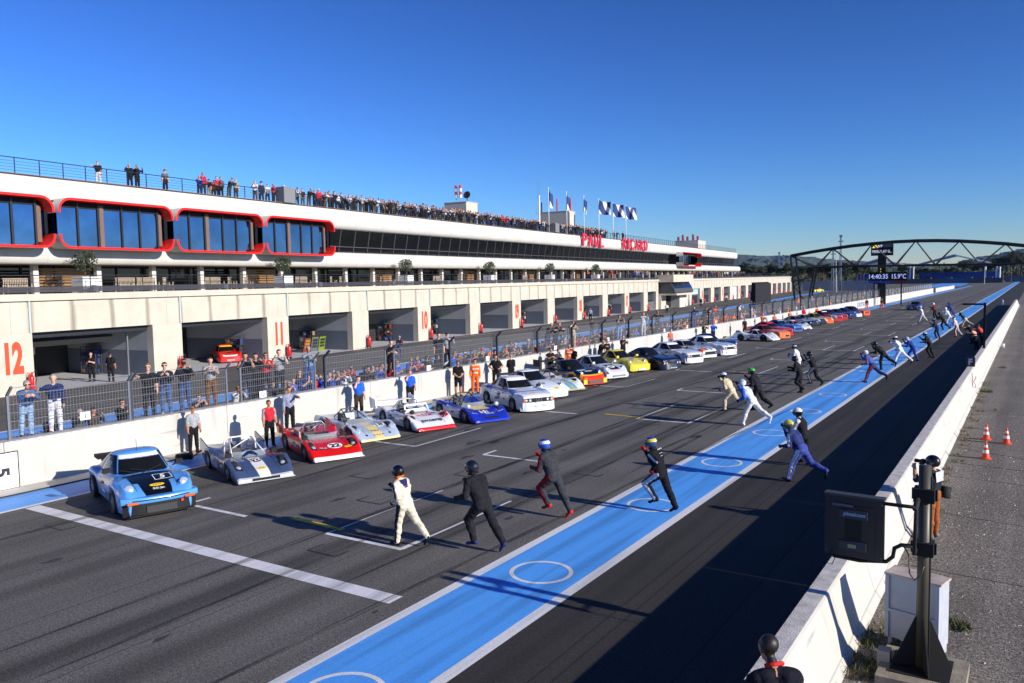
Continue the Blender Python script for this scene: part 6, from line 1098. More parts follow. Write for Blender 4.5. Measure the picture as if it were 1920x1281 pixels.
for i, (s, c) in enumerate(s_list):
    ti_ = c[0] if c else rd.choice((0, 0, 1, 2, 2, 3, 4, 4, 5, 5, 8, 9, 9, 10, 11, 12, 14, 15, 16)); bo = TOPS[c[1]] if c else rd.choice(((34, 34, 40), (44, 48, 66), (56, 56, 60), (90, 84, 76), (30, 30, 34)))
    if s > 88 and c is None: MASS.append((tuple(bw(-3.6-rd.random()*.7, s, 12.862)), BANG+R(rd.uniform(-60, 15)), rd.uniform(.93, 1.05), ti_)); continue
    ps = rd.choice(('stand', 'crossed', 'photo', 'lean', 'lean', 'phone', 'slouch', 'turn', 'point', 'shade')); P = bw(-3.6-rd.random()*.5*(i > 25), s, 12.862)
    stand(P.x, P.y, P.z, BANG+R(rd.uniform(-60, 15)), rd.uniform(1.64, 1.86) if i not in (6, 7) else 1.4, ps, rd.choice('aaabbcd'), fab(*TOPS[ti_]), fab(*bo), '%s spectator in %s top at the roof railing %s' % (nth((TN[ti_], roofplace(s))), TN[ti_], roofplace(s)), 'spectators on the roof terrace', rd_=rd, h=.04, acc=None)
# balcony crowd
bl = [(onB(x, 515, -1)[0], c) for x, c in ((1107, 13), (1128, 5), (1137, 3), (1145, 8), (1162, 5), (1183, 3))]+[(s, rd.randrange(len(TOPS))) for s in [141+.75*q+rd.random()*.5 for q in range(14)]]+[(s, rd.randrange(len(TOPS))) for s in [178+1.5*q+rd.random() for q in range(44)]]
for i, (s, ti_) in enumerate(bl):
    if i > 5: MASS.append((tuple(bw(-.7-rd.random()*.9, s, 5.735)), BANG+R(rd.uniform(-60, 20)), rd.uniform(.93, 1.03), ti_)); continue
    P = bw(-.7-rd.random()*.9, s, 5.735); stand(P.x, P.y, P.z, BANG+R(rd.uniform(-60, 20)), rd.uniform(1.64, 1.84), rd.choice(('stand', 'crossed', 'photo', 'phone')), rd.choice('aabc'), fab(*TOPS[ti_]), fab(34, 34, 42), '%s spectator in %s top on the balcony near the last potted tree' % (nth(('bal', TN[ti_])), TN[ti_]), 'spectators on the balcony', rd_=rd, h=.04)
for i in range(120):                          # people packed behind the front row
    MASS.append(((-27.75-rd.random()*.9, 23+i*.32+rd.random()*.4, .0), rd.uniform(-.9, .3), rd.uniform(.95, 1.05), rd.choice((0, 1, 2, 3, 4, 5, 6, 9, 11, 14, 15, 8))))
for i in range(110): MASS.append((tuple(bw(-4.3-rd.random()*.8, 60+i*.68+rd.random()*.4, 12.862)), BANG+R(rd.uniform(-60, 15)), rd.uniform(.95, 1.08), rd.choice((0, 1, 2, 3, 4, 5, 9, 11, 15, 16))))
# the far crowd: too many and too small to tell apart, joined per place
low0 = [body_mesh('far_body', POSES[p], .05)[0] for p in ('stand', 'crossed', 'photo', 'leanlow')]
cv = [np.array([v.co[:] for v in m.vertices]) for m in low0]; cf = [[tuple(p.vertices) for p in m.polygons] for m in low0]; cs = [[p.material_index for p in m.polygons] for m in low0]
CM = SKIN+[fab(*t) for t in TOPS]+[fab(34, 34, 42), fab(60, 70, 100)]+HAIRS
for i in range(110):
    up = rd.random() < .12; MASS.append(((-26.65 if up else -27.0-.5*rd.random(), 97+i*1.1+rd.random()*.5, 1.364 if up else .285), rd.uniform(-.8, .2), rd.uniform(.92, 1.02), rd.randrange(len(TOPS))))
for nm, sel, lb in (('fence_crowd', lambda p: p[2] < 3, 'dense spectators packed behind the front row along the pit wall fence'), ('balcony_crowd', lambda p: 3 < p[2] < 8, 'dense spectators on the balcony beyond the race control block'), ('roof_crowd', lambda p: p[2] > 8, 'dense spectators packed behind the front row on the roof terrace')):
    cb = []; fb = []; mi = []; off = 0
    for p, a, k, ti_ in MASS:
        if not sel(p): continue
        q = rd.randrange(4); Rm = np.array([[math.cos(a), -math.sin(a), 0], [math.sin(a), math.cos(a), 0], [0, 0, 1]]); P = (cv[q]*k)@Rm.T+np.array(p); cb.append(P); fb += [tuple(k_+off for k_ in f) for f in cf[q]]; off += len(P)
        sk = rd.randrange(4); hr = 4+len(TOPS)+2+rd.randrange(4); bt = 4+len(TOPS)+rd.randrange(2); sl = rd.random() < .35; mi += [{0: sk, 1: 4+ti_, 2: bt, 3: bt, 4: hr}.get(k_, sk) for k_ in cs[q]]
    o = bpy.data.objects.new(nm, me_from(nm, np.concatenate(cb), fb, CM, mi, True)); link(o); tag(o, lb, 'crowd', kind='stuff')
# ---- photographer by the post and the man at the bottom edge
P = gp(1748, 1008); ph = stand(P[0], P[1], .0, R(160), 1.84, 'photo', 'b', fab(34, 36, 48), fab(150, 86, 44), 'photographer in black helmet, bib and brown trousers beside the right wall', None, shoe=fab(120, 116, 110), h=.019, acc=None)
me, head = pm('photo', 'b', .019); hm, vm = helmet_mesh(HB, HB, HB); h_ = inst('helmet', hm, ph); h_.matrix_local = hframe(head); inst('visor', vm, h_)
inst('camera', cam_me, ph).matrix_local = hframe(head)@Matrix.Translation((.17, 0, -.04))
MB().lathe([(0, 0), (.1, 0), (.115, .04), (.115, .26), (0, .26)], 14, 0, Matrix.Translation((-.12, -.27, .86))@Matrix.Rotation(R(14), 4, 'X')).build('lens_bag', M_BLACK, ph, smooth=True)
bibv = [(x*1.06+.002, y*1.04, z) for x, y, z in ((-.125, -.17, 1.5), (-.125, .17, 1.5), (-.135, .15, 1.28), (-.135, -.15, 1.28))]; MB().add(bibv, [(0, 1, 2, 3)]).build('bib_panel', fab(196, 200, 222), ph)
d = ray(1441, 1190); d = d/np.linalg.norm(d); P = CC+d*9.0
POSES['watch'] = dict(lean=30, al=14, ar=12, el=30, er=30, abl=20, abr=20, head=20, nod=14, fat=1.25)
me, head = pm('watch', 'c', .016); zt_ = max(v.co.z for v in me.vertices); k = 1.04
hx = Matrix.Rotation(R(128), 3, 'Z')@Vector(head[0].tolist())*k
cr_ = empty('wooden_crate', (P[0]-hx.x+.1, P[1]-hx.y, 0), R(20), 'low wooden crate under the man at the bottom edge', 'crate'); zc = P[2]-zt_*k
for q in range(6): MB().box(-.45, .45, -.45+.15*q, -.31+.15*q, zc-.05, zc).build('plank', M_TEAK, cr_)
for sx, sy in ((-.4, -.4), (.36, -.4), (-.4, .36), (.36, .36)): MB().box(sx, sx+.06, sy, sy+.06, -.006, zc-.05).build('leg', M_TEAK, cr_)
wm = person(me, P[0]-hx.x, P[1]-hx.y, zc, R(128), k, {0: SKIN[1], 1: fab(18, 20, 34), 2: blk, 3: blk, 4: HAIRS[0], 5: blk, 6: SKIN[1]}, 'man in navy jacket with red collar watching at the bottom edge'); 
hc, hf, hu, hl = head; c = inst('collar', MB().tube([(-.02, .09, -.16), (-.09, .06, -.15), (-.11, 0, -.145), (-.09, -.06, -.15), (-.02, -.09, -.16)], .022, 6).mesh('collar', [fab(214, 50, 50)], True), wm); c.matrix_local = hframe(head)
# ================================================================== racing cars (local axes: +x nose, +y left, z up)
def smoothfn(pts):
    xs = np.array([p[0] for p in pts]); zs = np.array([p[1] for p in pts]); q = np.argsort(xs); xs, zs = xs[q], zs[q]
    gx = np.linspace(xs[0], xs[-1], 500); gz = np.interp(gx, xs, zs); k = 21; pad = np.concatenate([np.full(k, gz[0]), gz, np.full(k, gz[-1])])
    gz2 = np.convolve(pad, np.hanning(2*k+1)/np.hanning(2*k+1).sum(), 'valid'); e = np.clip(np.minimum(gx-xs[0], xs[-1]-gx)/.1, 0, 1); gz = gz*(1-e)+gz2*e
    return lambda x: np.interp(x, gx, gz)
TYPES = {
 'coupe911': dict(Lf=2.08, Lr=2.1, top=[(-2.1, .56), (-2.0, .68), (-1.6, .80), (-1.0, .9), (.35, .9), (.7, .88), (1.2, .79), (1.6, .68), (1.88, .57), (2.0, .5), (2.08, .42)], side=[(-2.1, .52), (-1.9, .7), (-1.2, .86), (-.4, .79), (.5, .78), (1.2, .83), (1.66, .80), (1.86, .66), (2.08, .44)], hw=[(-2.1, .66), (-1.9, .84), (-1.2, 1.0), (-.7, .88), (.5, .86), (1.15, .97), (1.7, .9), (1.95, .8), (2.08, .7)], bot=[(-2.1, .3), (-1.7, .2), (1.6, .14), (2.08, .1)], ax=(-1.13, 1.13), ra=.36, wr=.315, ww=.3, gh=dict(xb=(.8, -1.88), wb=.77, xr=(-.02, -.72), wr=.6, zb=.8, zr=1.28, n=3.2)),
 'saloon': dict(Lf=2.34, Lr=2.3, top=[(-2.3, .66), (-2.2, .9), (-1.5, .94), (-1.1, .95), (.7, .95), (1.2, .92), (2.15, .82), (2.3, .76), (2.34, .72)], side=[(-2.3, .62), (-2.2, .84), (-1.4, .9), (.7, .89), (1.4, .88), (2.2, .78), (2.34, .7)], hw=[(-2.3, .8), (-2.0, .87), (-1.35, .97), (-.8, .87), (.85, .87), (1.42, .97), (1.9, .9), (2.3, .83), (2.34, .81)], bot=[(-2.3, .26), (-1.9, .18), (2, .13), (2.34, .1)], ax=(-1.33, 1.42), ra=.37, wr=.32, ww=.28, gh=dict(xb=(.85, -1.62), wb=.75, xr=(.12, -.8), wr=.6, zb=.9, zr=1.35, n=4.0)),
 'longnose': dict(Lf=2.25, Lr=2.05, top=[(-2.05, .62), (-1.95, .86), (-1.4, .9), (.4, .9), (1.0, .87), (2.0, .78), (2.2, .7), (2.25, .62)], side=[(-2.05, .6), (-1.9, .82), (-1.2, .88), (.4, .83), (1.35, .84), (2.1, .74), (2.25, .6)], hw=[(-2.05, .76), (-1.8, .85), (-1.25, .96), (-.7, .85), (.8, .85), (1.33, .95), (1.9, .86), (2.2, .78), (2.25, .74)], bot=[(-2.05, .28), (2.25, .12)], ax=(-1.25, 1.33), ra=.36, wr=.315, ww=.28, gh=dict(xb=(.6, -1.85), wb=.72, xr=(-.08, -.85), wr=.55, zb=.85, zr=1.26, n=3.4)),
 'gt': dict(Lf=2.05, Lr=2.05, top=[(-2.05, .56), (-1.9, .72), (-1, .76), (.6, .62), (1.3, .52), (1.8, .36), (2.05, .2)], side=[(-2.05, .56), (-1.8, .74), (-1.15, .86), (-.5, .64), (.45, .6), (1.1, .8), (1.6, .56), (2.05, .2)], hw=[(-2.05, .78), (-1.2, .92), (-.5, .82), (.5, .82), (1.1, .9), (1.7, .84), (2.05, .7)], bot=[(-2.05, .3), (2.05, .12)], ax=(-1.18, 1.12), ra=.36, wr=.32, ww=.28, gh=dict(xb=(.85, -1.15), wb=.62, xr=(.2, -.4), wr=.4, zb=.58, zr=1.0, n=2.6)),
 'proto': dict(Lf=1.98, Lr=1.9, top=[(-1.9, .62), (-1.2, .6), (-.5, .56), (.5, .53), (1.0, .48), (1.6, .32), (1.9, .17), (1.98, .11)], side=[(-1.9, .66), (-1.1, .72), (-.4, .54), (.4, .52), (1.05, .64), (1.5, .47), (1.85, .22), (1.98, .11)], hw=[(-1.9, .9), (-1.1, .97), (-.4, .9), (.4, .9), (1.1, .97), (1.7, .94), (1.98, .84)], bot=[(-1.9, .22), (-1.5, .12), (1.5, .1), (1.98, .05)], ax=(-1.1, 1.12), ra=.34, wr=.29, ww=.3, gh=None, cockpit=(-.6, .42, .52)),
}
M_RIM = mat('alloy_rim', sr(150, 150, 156), rough=.3, metal=.8); M_RIMD = mat('dark_rim', sr(54, 54, 60), rough=.35, metal=.6)
M_CLR = mat('lens_glass', sr(214, 222, 230), rough=.08, metal=.55); M_CHR = mat('chrome', sr(220, 222, 226), rough=.12, metal=1.); M_AMB = mat('amber_lens', sr(236, 96, 20), rough=.2)
_wm = {}
def wheel_parts(r, w_, rim):
    k = (r, w_, rim.name)
    if k not in _wm:
        t = MB().lathe([(r*.66, -w_/2+.02), (r*.7, -w_/2), (r*.92, -w_/2), (r, -w_/2+.04), (r, w_/2-.04), (r*.92, w_/2), (r*.7, w_/2), (r*.66, w_/2-.02)], 28, 0, Matrix.Rotation(R(90), 4, 'X')).mesh('wheel', [M_RUBBER], True)
        mb = MB().lathe([(r*.68, -w_/2+.03), (r*.64, -w_/2+.015), (r*.6, -w_/2+.05), (r*.58, 0), (r*.6, w_/2-.05), (r*.64, w_/2-.015), (r*.68, w_/2-.03)], 28, 0, Matrix.Rotation(R(90), 4, 'X'))
        for sgn in (-1, 1):
            yy = sgn*(w_/2-.06)
            for q in range(8):
                a = q*math.pi/4; mb.bar((.03*math.cos(a), yy, .03*math.sin(a)), (r*.6*math.cos(a), yy+sgn*.02, r*.6*math.sin(a)), .035, 0, .03)
            mb.lathe([(0, .02), (.055, .015), (.06, -.02)], 10, 0, Matrix.Translation((0, yy, 0))@Matrix.Rotation(R(-90*sgn), 4, 'X'))
            mb.lathe([(0, 0), (r*.58, 0)], 20, 1, Matrix.Translation((0, yy-sgn*.05, 0))@Matrix.Rotation(R(-90*sgn), 4, 'X'))
        _wm[k] = (t, mb.mesh('rim', [rim, M_BLACK]))
    return _wm[k]
class Car:
    def __init__(s, kind, nose, heading, label, mats, region=None, rim=None, group='racing cars parked along the pit wall', gh_mat=0, banner=None, name='racing_car', ground=.008, dz=0., scale=1.):
        T = TYPES[kind]; s.T = T; s.kind = kind; fx = [smoothfn(T[k]) for k in ('top', 'side', 'hw', 'bot')]; s.top, s.side, s.hw, s.bot = fx
        d = Vector((math.cos(heading), math.sin(heading), 0)); c = Vector((nose[0], nose[1], 0))-d*T['Lf']*scale
        s.o = empty(name, (c.x, c.y, ground), heading, label, 'car', group); s.o.scale = [scale]*3; s.mats = mats
        xs = list(np.arange(-T['Lr'], T['Lf']+.001, .07))
        for a in T['ax']: xs += [a+T['ra']*math.cos(R(q))*f for q in (0, 2, 12, 25, 40, 55, 72) for f in (1, -1)]
        xs = sorted(set(round(min(max(x, -T['Lr']), T['Lf']), 4) for x in xs)); xs = [x for i, x in enumerate(xs) if i == 0 or x-xs[i-1] > .006]
        mb = MB(); rows = []; ck = T.get('cockpit')
        for x in xs:
            t, sd, hw, b = [float(f(x)) for f in fx]; ba = b
            for a in T['ax']:
                if abs(x-a) <= T['ra']: ba = max(ba, T['wr']+math.sqrt(max(0, T['ra']**2-(x-a)**2)))
            ba = min(ba, sd-.07); H = sd-ba
            pts = [(0, b), (.7*hw, b), (.975*hw, ba), (hw, ba+.3*H), (hw*.995, ba+.6*H), (hw*.965, ba+.85*H), (hw*.9, sd)]
            for f in (.78, .66, .56, .545, .4, .2, 0):
                y = hw*f; z = s.deck(x, y)
                if ck and ck[0] < x < ck[1] and f < .55: z = .2
                pts.append((y, z))
            ring = [(x, y, z) for y, z in pts]+[(x, -y, z) for y, z in pts[-2:0:-1]]; rows.append(ring)
        n = len(rows[0])
        for r_ in rows: mb.v += r_
        for i in range(len(rows)-1):
            for k in range(n): mb.f.append((i*n+k, i*n+(k+1) % n, (i+1)*n+(k+1) % n, (i+1)*n+k))
        mb.f.append(tuple(range(n-1, -1, -1))); mb.f.append(tuple((len(rows)-1)*n+k for k in range(n)))
        V = np.array(mb.v); mi = []
        for q in mb.f:
            c_ = V[list(q)].mean(0); m_ = region(*c_) if region else 0
            if ck and ck[0]-.02 < c_[0] < ck[1]+.02 and abs(c_[1]) < .53*s.hw(c_[0]) and c_[2] < .45 and c_[2] > .12: m_ = len(mats)
            elif c_[2] < float(s.bot(c_[0]))+.03 and abs(c_[1]) < .6: m_ = len(mats)
            mi.append(m_)
        mb.m = mi; me = mb.mesh('body', list(mats)+[M_BLACK], True); me.set_sharp_from_angle(angle=R(52)); s.body = inst('body', me, s.o)
        for a in T['ax']:
            for sg in (1, -1):
                t_, rm = wheel_parts(T['wr'], T['ww'], rim or M_RIM); w_ = inst('wheel', t_, s.o, (a, sg*(float(s.hw(a))-.02-T['ww']/2), T['wr'])); inst('rim', rm, w_)
        if T['gh']: s.greenhouse(T['gh'], gh_mat, banner)
    def deck(s, x, y):
        hw, t, sd = float(s.hw(x)), float(s.top(x)), float(s.side(x)); f = min(1, abs(y)/(.9*hw)); p = 2.4 if sd < t else 3.2
        return t+(sd-t)*f**p
    def greenhouse(s, g, gm, banner):
        M, NT = 72, 10; n = g['n']; vs = []
        ts = [0, .1, .2, .35, .5, .65, .76, .83, .9, .95, 1.0]
        def pt(th, t):
            e = t; xf = g['xb'][0]*(1-e)+g['xr'][0]*e; xr = g['xb'][1]*(1-e)+g['xr'][1]*e; b = g['wb']*(1-e)+g['wr']*e-.03*t*t; cx, a = (xf+xr)/2, (xf-xr)/2
            if math.cos(th) < 0: a = cx-xr
            c_, s_ = math.cos(th), math.sin(th); z = g['zb']+(g['zr']-g['zb'])*(t*.93+.07*math.sin(t*math.pi/2))
            return (cx+a*math.copysign(abs(c_)**(2/n), c_), b*math.copysign(abs(s_)**(2/n), s_), z)
        ths = [2*math.pi*i/M-math.pi for i in range(M)]
        mb = MB(); mb.v = [pt(th, t) for t in ts for th in ths]; wins = {}
        cls = lambda d, t: None if not .08 < t < .93 else ('windshield' if d < 43 else 'side_window' if 49 < d < 88 else 'quarter_window' if 93 < d < 127 and t < .88 else 'rear_window' if d > 150 and t > .2 else None)
        for j in range(len(ts)-1):
            for i in range(M):
                q = (j*M+i, j*M+(i+1) % M, (j+1)*M+(i+1) % M, (j+1)*M+i); dm = abs(math.degrees(math.atan2(math.sin(ths[i]+math.pi/M), math.cos(ths[i]+math.pi/M)))); sg = 1 if ths[i]+math.pi/M > 0 else -1
                mb.f.append(q); mb.m.append(gm); k = cls(dm, (ts[j]+ts[j+1])/2)
                if k: wins.setdefault((k, sg if 'side' in k or 'quarter' in k else 0), []).append((q, (ts[j]+ts[j+1])/2))
        L = len(ts)-1; base = L*M; top = [mb.v[base+i] for i in range(M)]; cx = sum(p[0] for p in top)/M
        for sc, dz in ((.93, .016), (.7, .04), (.4, .055), (.01, .06)):
            o = len(mb.v); mb.v += [(cx+(p[0]-cx)*sc, p[1]*sc, p[2]+dz) for p in top]
            for i in range(M): mb.f.append((base+i, base+(i+1) % M, o+(i+1) % M, o+i)); mb.m.append(gm)
            base = o
        me = mb.mesh('cabin', s.mats, True); s.cab = inst('cabin', me, s.o); V = np.array(mb.v); ctr = np.array([cx, 0, (g['zb']+g['zr'])/2])
        for (k, sg), fs in wins.items():
            wb_ = MB()
            for q, t in fs:
                P = V[list(q)]; nn = np.cross(P[1]-P[0], P[3]-P[0]); nn /= np.linalg.norm(nn)+1e-9
                if nn@(P.mean(0)-ctr) < 0: nn = -nn
                wb_.add((P+nn*.007).tolist(), [(0, 1, 2, 3)], 1 if (banner and k == 'windshield' and t > .72) else 0)
            wb_.build(k, [M_GLD, banner or M_GLD], s.o, smooth=True)
    # ---- details
    def put(s, name, mb, mats, smooth=False): return mb.build(name, mats, s.o, smooth=smooth)
    def disc(s, name, x0, y0, rx, ry, m, dz=.006, n=28):
        mb = MB(); v = [(x0, y0, s.deck(x0, y0)+dz)]
        for f in (.5, 1):
            for i in range(n): a = 2*math.pi*i/n; x, y = x0+rx*f*math.cos(a), y0+ry*f*math.sin(a); v.append((x, y, s.deck(x, y)+dz))
        fs = [(0, 1+i, 1+(i+1) % n) for i in range(n)]+[(1+i, 1+n+i, 1+n+(i+1) % n, 1+(i+1) % n) for i in range(n)]
        return s.put(name, mb.add(v, fs), m)
    def patch(s, name, x0, x1, y0, y1, m, dz=.005, nx=10, ny=6, taper=1.):
        fn = lambda u, v: (lambda x, y: (x, y, s.deck(x, y)+dz))(x0+(x1-x0)*u, (y0+(y1-y0)*v)*(1+(taper-1)*u)); return s.put(name, MB().grid(fn, nx, ny), m)
    def text(s, name, t, x0, y0, h, m, width=None, dz=.011, bold=.03, shear=0., ang=0.):
        v, f = text2d(t, bold, shear); wf = (width/((v[:, 0].max()-v[:, 0].min())*h)) if width else 1.; ca, sa = math.cos(ang), math.sin(ang); P = []
        for a, b in v: tx, ty = a*h*wf, b*h; tx, ty = tx*ca-ty*sa, tx*sa+ty*ca; x, y = x0-ty, y0+tx; P.append((x, y, s.deck(x, y)+dz))
        return s.put(name, MB().add(P, f), m)
    def sidetext(s, t, x0, z0, h, m, sg=-1, bold=.03, dz=.012):
        v, f = text2d(t, bold); P = [(x0+(-sg)*a*h*-1*(-1), sg*(float(s.hw(x0))+dz), z0+b*h) for a, b in v]; P = [(x0-sg*a*h, sg*(float(s.hw(x0+a*h))+dz), z0+b*h) for a, b in v]
        return s.put('side_number', MB().add(P, f), m)
    def roundlights(s, x, y, z, r, tilt=25, ring=M_CHR):
        for sg in (1, -1):
            Mx = Matrix.Translation((x, sg*y, z))@Matrix.Rotation(R(90-tilt), 4, 'Y')@Matrix.Rotation(R(-8*sg), 4, 'X')
            o = s.put('headlight', MB().lathe([(r, -.05), (r, .0), (r*.92, .02)], 20, 0, Mx).lathe([(r*.92, .02), (r*.6, .035), (0, .045)], 20, 1, Mx), [ring, M_CLR], True)
    def mirrors(s, x=.75, y=.86, z=.98, m=None):
        for sg in (1, -1): s.put('mirror', MB().box(x-.06, x+.06, sg*y-.09, sg*y+.09, z-.06, z+.06).bar((x-.02, sg*(y-.16), z-.1), (x, sg*(y-.04), z-.02), .03), m or M_BLACK)
    def splitter(s, m=M_BLACK, d=.08, z=.06, w=None):
        x = s.T['Lf']; w = w or float(s.hw(x-.1)); s.put('front_splitter', MB().box(x-.35, x+d, -w, w, z-.012, z+.012), m)
    def lollipop(s, x, y, ang=0.): s.disc('sticker', x, y, .07, .17, flat(238, 200, 40), .009); s.text('sticker_text', 'V D E V', x, y, .05, flat(60, 50, 20), .24, .014, .02)
    def plate(s, x, y, t='----', w=.34): s.patch('sticker', x-.05, x+.05, y-w/2, y+w/2, flat(230, 230, 234), .009, 2, 2); s.text('sticker_text', t, x, y, .06, flat(30, 30, 34), w*.85, .014, .02)
    def extras(s, seed, cols=((20, 20, 24), (230, 230, 232), (206, 40, 40), (40, 70, 160), (236, 200, 40)), n=7):
        rq = random.Random(seed); T = s.T
        for q in range(n):                     # sponsor stickers on the near flank
            x0 = rq.uniform(-.5, .65); w2 = rq.uniform(.12, .3); h2 = rq.uniform(.04, .09); z0 = rq.uniform(.28, max(.34, float(s.side(x0))-.16)); y = -1
            s.put('flank_sticker', MB().add([(x0+w2*a, -float(s.hw(x0+w2*a))-.008, z0+h2*b) for a, b in ((0, 0), (1, 0), (1, 1), (0, 1))], [(0, 1, 2, 3)]), flat(*rq.choice(cols)))
        if s.kind != 'proto':                  # door and bonnet shut lines, door handle
            for xx in (.72, -.42): s.put('shut_line', MB().add([(xx+a*.012, -float(s.hw(xx))*1.0-.006, z) for z in (.24, float(s.side(xx))-.06) for a in (0, 1)], [(0, 1, 3, 2)]), M_BLACK)
            xb = T['gh']['xb'][0]+.1
            for y0 in (-.56, .56): s.put('shut_line', MB().grid(lambda u, v: (lambda x, y: (x, y, s.deck(x, y)+.005))(xb+(T['Lf']-.3-xb)*u, y0*(1-.14*u)+.012*v), 10, 1), M_BLACK)
            s.put('door_handle', MB().box(-.36, -.22, -float(s.hw(-.3))-.02, -float(s.hw(-.3))-.004, .7, .725), M_CHR)
            s.put('wiper', MB().tube([(T['gh']['xb'][0]+.0, -.1, T['gh']['zb']+.08), (T['gh']['xb'][0]-.2, .42, T['gh']['zb']+.2)], .01, 5), M_BLACK)
        else:
            for y0 in (-.5, .5): s.put('shut_line', MB().grid(lambda u, v: (lambda x, y: (x, y, s.deck(x, y)+.005))(.55+1.2*u, y0+.01*v), 10, 1), M_BLACK)
            s.put('rear_shut_line', MB().grid(lambda u, v: (lambda x, y: (x, y, s.deck(x, y)+.005))(-.68+.012*v, -.8+1.6*u), 12, 1), M_BLACK)
            s.put('fuel_filler', MB().lathe([(.05, 0), (.05, .02), (0, .025)], 12, 0, Matrix.Translation((-.3, .66, s.deck(-.3, .66)))), M_CHR)
            for y0 in (-.7, .7): s.put('mirror', MB().box(.4, .46, y0-.07, y0+.07, .64, .72).bar((.42, y0, .54), (.43, y0, .66), .02), M_BLACK)
CARS = []
_oi = Car.__init__
def _ci(s, *a, **k): _oi(s, *a, **k); CARS.append(s)
Car.__init__ = _ci
HD = R(-22)
RG = {}
# 1 blue coupe with black bonnet
B1, B1d = paint(86, 152, 222), paint(70, 120, 190)
c = Car('coupe911', (-19.2, 12.68), R(-19), 'light blue coupe with black bonnet and number 5, nearest the start line', [B1, paint(12, 12, 14), paint(176, 176, 178)], lambda x, y, z: 1 if (x > .78 and x < 1.98 and abs(y) < .3+.3*(1.98-x)/1.2 and z > .42) else (2 if abs(y) > .8 and -.6 < x < .75 and z > .45 else 0), banner=flat(214, 222, 236), scale=1.05)
c.roundlights(1.74, .66, .70, .118); c.mirrors(.5, .9, 1.0); c.splitter(M_BLACK, .1, .1)
c.put('bumper', MB().grid(lambda u, v: (2.13-.18*abs(2*u-1)**3+(.03 if .2 < v < .8 else 0), -.92+1.84*u, .38+.15*v), 16, 4).grid(lambda u, v: (2.13-.18*abs(2*u-1)**3-.25*v, -.92+1.84*u, .53), 16, 1), [B1], True); c.put('rubber_strip', MB().grid(lambda u, v: (2.165-.18*abs(2*u-1)**3, -.9+1.8*u, .45+.03*v), 16, 1), [M_BLACK])
for sg in (1, -1): c.put('indicator', MB().box(2.06, 2.15, sg*.68-.12, sg*.68+.12, .39, .44), M_AMB)
c.put('air_dam', MB().grid(lambda u, v: (2.12-.2*abs(2*u-1)**3+.02*(1-v), -.88+1.76*u, .07+.31*v), 16, 3), [M_BLACK]); c.put('oil_cooler', MB().box(2.1, 2.145, -.36, .36, .14, .31), flat(44, 45, 48)); c.put('tow_hook', MB().box(2.06, 2.14, .46, .52, .3, .36), flat(210, 40, 40))
c.put('rear_wing', MB().box(-2.15, -1.7, -.66, .66, .9, .94).box(-2.2, -2.13, -.66, .66, .91, .99).prism([(-1.62, .78), (-2.05, .7), (-2.1, .9), (-1.75, .9)], -.5, .5, 'xz'), [M_BLACK])
c.put('aerial', MB().tube([(-.1, 0, 1.3), (-.16, 0, 1.62)], .006, 5), M_BLACK)
c.put('wiper', MB().tube([(.78, .1, .9), (.6, -.35, .98)], .012, 5).tube([(.78, -.25, .9), (.58, -.6, .97)], .012, 5), M_BLACK)
v, f = text2d('POLCHERO RACING', .01); c.put('banner_text', MB().add([(.185-.05*b*.84, a*.062, 1.166+.05*b*.55+.012) for a, b in v], f), flat(60, 70, 100))
for a in ((1.0, 1.02, .06, .5), (1.32, 1.34, .06, .5), (1.02, 1.32, .06, .08), (1.02, 1.32, .48, .5)): c.patch('number_frame', *a, flat(226, 228, 230), .012, 3, 3)
c.text('bonnet_number', '5', 1.17, .28, .22, flat(236, 236, 238), .15, .014, .04, .2); c.disc('sticker', 1.58, .04, .065, .18, flat(240, 206, 40), .012); c.text('sticker_text', 'V D E V', 1.58, .04, .05, flat(90, 70, 20), .2, .016); c.patch('sticker', 1.7, 1.8, -.12, .2, flat(60, 60, 66), .012, 2, 2); c.text('sticker_text', 'D.D. Jeu', 1.75, .04, .07, flat(236, 236, 240), .26, .018)
def proto(nose, hd, lab, mats, region=None, **kw):
    c = Car('proto', nose, hd, lab, mats, region, **kw); T = c.T
    c.put('seat', MB().prism([(-.5, .2), (.05, .2), (.05, .3), (-.3, .34), (-.48, .66), (-.56, .66)], -.42, -.04, 'xz'), [M_DARK]); c.put('cockpit_tub', MB().box(-.58, .4, -.5, -.47, .2, .5).box(-.58, .4, .44, .47, .2, .5), [flat(150, 152, 158)])
    c.put('steering_wheel', MB().tube([(.16+.04*math.sin(a), -.23+.14*math.cos(a), .48+.14*math.sin(a)) for a in [i*math.pi/8 for i in range(17)]], .014, 6), M_BLACK)
    c.put('windscreen', MB().grid(lambda u, v: (.34+.2*(1-(2*u-1)**2)-.12*v, -.6+1.2*u, .5+.2*v), 14, 3), [mat('perspex', (.5, .56, .62), rough=.05, spec=.8, alpha=.35)], True); return c
def hoop(c, m, x=-.62, w=.42, h=1.0, stay=True, fwd=False):
    mb = MB().tube([(x, -w-.02, .5), (x-.02, -w, h-.12), (x-.02, -w*.75, h), (x-.02, w*.75, h), (x-.02, w, h-.12), (x, w+.02, .5)], .026, 8)
    if stay: mb.tube([(x-.02, -w*.7, h-.02), (x-.65, -w*.8, .58)], .02, 6).tube([(x-.02, w*.7, h-.02), (x-.65, w*.8, .58)], .02, 6)
    if fwd: mb.tube([(x-.02, w*.7, h-.02), (x+1.0, w*1.1, .5)], .02, 6).tube([(x-.02, -w*.7, h-.02), (x+1.0, -w*1.1, .5)], .02, 6)
    mb.tube([(x, -w*.9, .55), (x, w*.7, h-.05)], .018, 6); c.put('roll_hoop', mb, [m], True)
